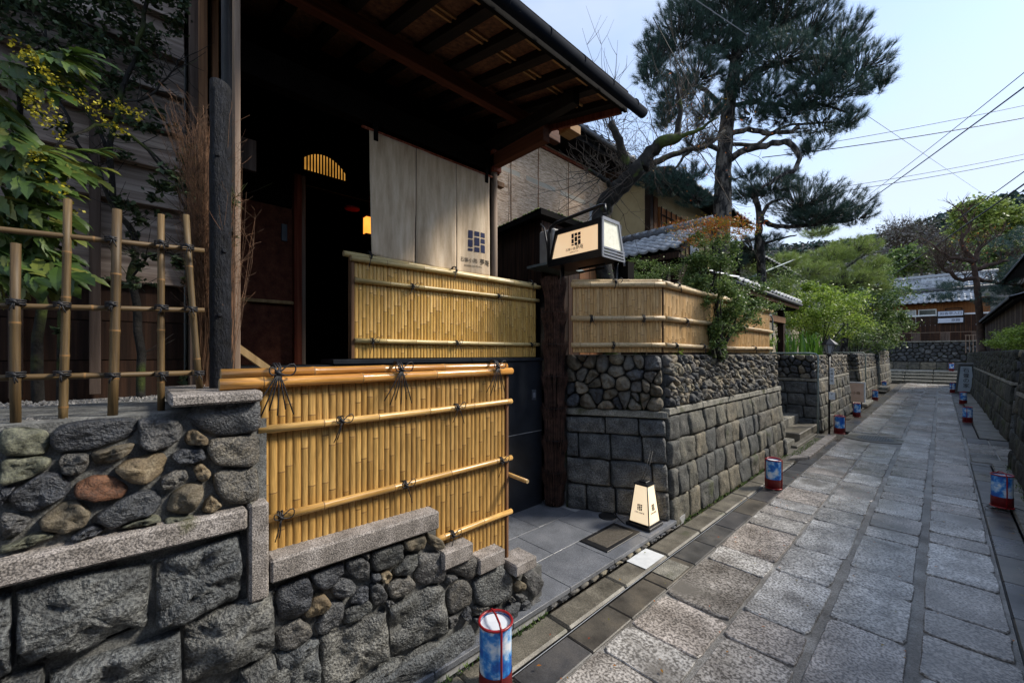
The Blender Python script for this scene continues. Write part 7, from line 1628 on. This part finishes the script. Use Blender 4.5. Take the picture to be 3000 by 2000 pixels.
def far_tree(label, u, v, t, ru, rv, m, size, n, vbase=800, cl=40, twig=False):
    c = Vector(dp2(u, v, t)); R = (ru / 925 * t, ru / 925 * t, rv / 925 * t); g_ = thing("background_tree", label, "tree", (c.x, c.y, 0), "trees standing below the far hill"); mb = MB(); rn = random.Random(u)
    r0 = .02 * t * .35; poly_branch(mb, [(c.x, c.y, 0), (c.x + .1, c.y, c.z * .5), tuple(c)], r0 * .7, r0 * .3, 6, .04, rn)
    for k in range(26 if twig else 9): branch_rec(mb, c - Vector((0, 0, R[2] * rn.uniform(0, .8))), (rn.uniform(-1, 1), rn.uniform(-1, 1), rn.uniform(.3, 1.2)), R[2] * .85, r0 * .25, 2 if twig else 1, rn, 4 if twig else 3, .3)
    mb.build("trunk", m_twig if twig else m_bark_plum, g_)
    if n: foliage("crown", g_, m, blob_points(c, R, n, clumps=cl, csize=.22), size, .6)
    return g_
far_tree("yellow-green rounded tree before the hill at the right, left of its pair", 2245, 505, 30, 42, 40, m_needle_y, .26, 6000)
far_tree("yellow-green rounded tree at the right edge before the hill", 2325, 520, 30, 42, 38, m_needle_y, .26, 6000)
far_tree("dense yellow-green tree behind the far tiled roof", 2150, 590, 60, 60, 30, m_leaf_mid, .5, 6000)
far_tree("bare grey tree left of the hilltop behind the pines", 2060, 550, 55, 45, 42, m_hill_bare, .3, 1500, twig=True)
far_tree("bare grey tree beside the yellow-green tree in front of the hill", 2115, 560, 58, 40, 40, m_hill_bare, .3, 1200, twig=True)
far_tree("dark green tree mass right of the far house roof", 2330, 590, 34, 60, 40, m_leaf_mid, .3, 7000)
far_tree("olive tree behind the far house roof ridge", 2210, 580, 50, 50, 28, m_leaf_mid, .45, 5000)
far_tree("bare tall tree rising through the cables before the hill", 2185, 600, 45, 30, 60, m_hill_bare, .3, 300, twig=True)
far_tree("green tree directly above the far house roof, left side", 2075, 600, 50, 40, 26, m_leaf_mid, .4, 4000)
far_tree("dark evergreen behind the right house eave", 2420, 560, 34, 70, 60, m_leaf_mid, .3, 5000)
hm = MB(); nx, ny = 60, 24; vs = []
def hill_z(x, y):
    # ridge line across the valley end
    az = math.atan2(x, y); ridge = 32 + 2.5 * math.sin(az * 7 + 1.0) + 1.5 * math.sin(az * 19)
    f = min(1, max(0, (math.hypot(x, y) - 75) / 75)); return -1 + ridge * (f * f * (3 - 2 * f)) * 1.0
for j in range(ny + 1):
    for i in range(nx + 1):
        az = math.radians(-75 + 150 * i / nx); r = 70 + 150 * j / ny; x, y = r * math.sin(az), r * math.cos(az); vs.append((x, y, hill_z(x, y) + 1.5 * noise.noise(Vector((x * .05, y * .05, 0)))))
hm.add(vs, [(j * (nx + 1) + i, j * (nx + 1) + i + 1, (j + 1) * (nx + 1) + i + 1, (j + 1) * (nx + 1) + i) for j in range(ny) for i in range(nx)], 0, True)
setp(hm.build("hill", m_hill_far), kind='structure')
def crowns(nm, label, m, cnt, rr, zlo, zhi, size, per):
    P = []
    while len(P) < cnt:
        az = math.radians(random.uniform(-32, 14)); r = random.uniform(*rr); x, y = r * math.sin(az), r * math.cos(az); z = hill_z(x, y)
        if z < zlo or z > zhi: continue
        P.append((x, y, z + 1.5))
    pts = np.concatenate([blob_points(p, (2.6, 2.6, 2.2), per, rs=rng) for p in P]); me = np_mesh(nm, leaf_quads(pts, size, .4, .7), 4); o = place(nm, me, None, m); setp(o, label, "woodland", kind='stuff')
crowns("evergreen_woodland", "dark evergreen woodland along the top of the far hill", m_hill_ever, 620, (122, 165), 24, 99, 1.1, 50)
crowns("bare_woodland", "grey leafless woodland on the slope of the far hill", m_hill_bare, 700, (78, 140), 1, 29, .8, 40)

# ================================================================ overhead cables
def wire(a, b, label, r=.008, sag=.25, m=m_wire):
    a, b = Vector(a), Vector(b); pts = [a + (b - a) * t - Vector((0, 0, sag * 4 * t * (1 - t))) for t in [k / 16 for k in range(17)]]
    setp(MB().tube(pts, r * 1.35, 5).build("overhead_cable", m, None, tuple(a)), label, "cable", "overhead cables crossing the sky")
wire((2.30, 19.98, 10.73), (-4.93, 44.42, 14.22), "upper of the two steep black cables from the top right corner down to the pines", .011, .1)
wire((2.30, 19.98, 10.24), (-5.81, 43.48, 12.93), "lower thicker one of the two steep black cables from the top right", .019, .1)
wire((3.83, 33.30, 14.28), (-5.34, 23.53, 11.75), "thin high cable crossing the sky, uppermost of the shallow ones", .010, .1)
wire((3.83, 33.30, 13.63), (-6.08, 22.74, 11.38), "braided cable crossing the sky below the thin high one", .016, .15)
wire((4.22, 36.63, 12.88), (-3.76, 28.13, 10.74), "upper of the close pair of thin cables above the hill", .010, .1)
wire((4.22, 36.63, 12.59), (-3.76, 28.13, 10.50), "lower of the close pair of thin cables above the hill", .012, .1)
wire((2.30, 19.98, 7.71), (-4.05, 45.35, 7.97), "steep black cable dropping past the hilltop, upper of the right pair", .012, .1)
wire((2.30, 19.98, 7.32), (-5.06, 44.28, 6.13), "steep thick black cable dropping past the hilltop, lower of the right pair", .020, .1)
wire((-2.91, 7.13, 7.79), (3.52, 62.18, 16.87), "pale thin cable descending from the top of the big pine to the hill", .006, .0, m_wirepale)
wire((-3.18, 6.11, 7.07), (-2.67, 10.30, 4.98), "thin black cable hanging through the plum tree", .006, .15)
wire((-3.20, 9.74, 3.18), (-3.80, 19.33, 5.49), "short grey bracket arm sticking out of the garden foliage", .02, .0, m_steel)

# ================================================================ small growth along the walls
V = []
for k in range(900):
    r = random.random()
    if r < .5: x, y, z = -1.73 + random.uniform(-.01, .05), random.uniform(3.8, 7.7), .014
    elif r < .7: x, y, z = random.uniform(-1.68, -1.56), random.uniform(7.7, 9.6), .012
    elif r < .85: x, y, z = .66 + random.uniform(-.04, .02), random.uniform(3, 9.3), .02
    else: x, y, z = -1.70 + random.uniform(0, .03), random.uniform(.6, 1.9), .014
    for q in range(4):
        a = random.uniform(0, 6.28); h = random.uniform(.008, .030); s_ = .004; c, d = math.cos(a), math.sin(a)
        V += [(x - d * s_, y + c * s_, z), (x + d * s_, y - c * s_, z), (x + c * h * .7, y + d * h * .7, z + h)]
me = np_mesh("weeds", V, 3); me.materials.append(m_leaf_mid); o = bpy.data.objects.new("weeds", me); scene.collection.objects.link(o); setp(o, "small weeds and moss growing along the foot of the walls", "weeds", kind='stuff')
V = []
for k in range(260):
    x, y = random.uniform(-1.7, .75), random.uniform(1.5, 14); a = random.uniform(0, 6.28); r = random.uniform(.006, .016); c, d = math.cos(a) * r, math.sin(a) * r
    z = .028
    V += [(x + c, y + d, z), (x - d * .5, y + c * .5, z + .004), (x - c, y - d, z + .001), (x + d * .5, y - c * .5, z + .003)]
me = np_mesh("fallen_leaves", V, 4); me.materials.append(m_leaf_autumn); o = bpy.data.objects.new("fallen_leaves", me); scene.collection.objects.link(o); setp(o, "tiny fallen leaves scattered over the lane paving", "leaves", kind='stuff')
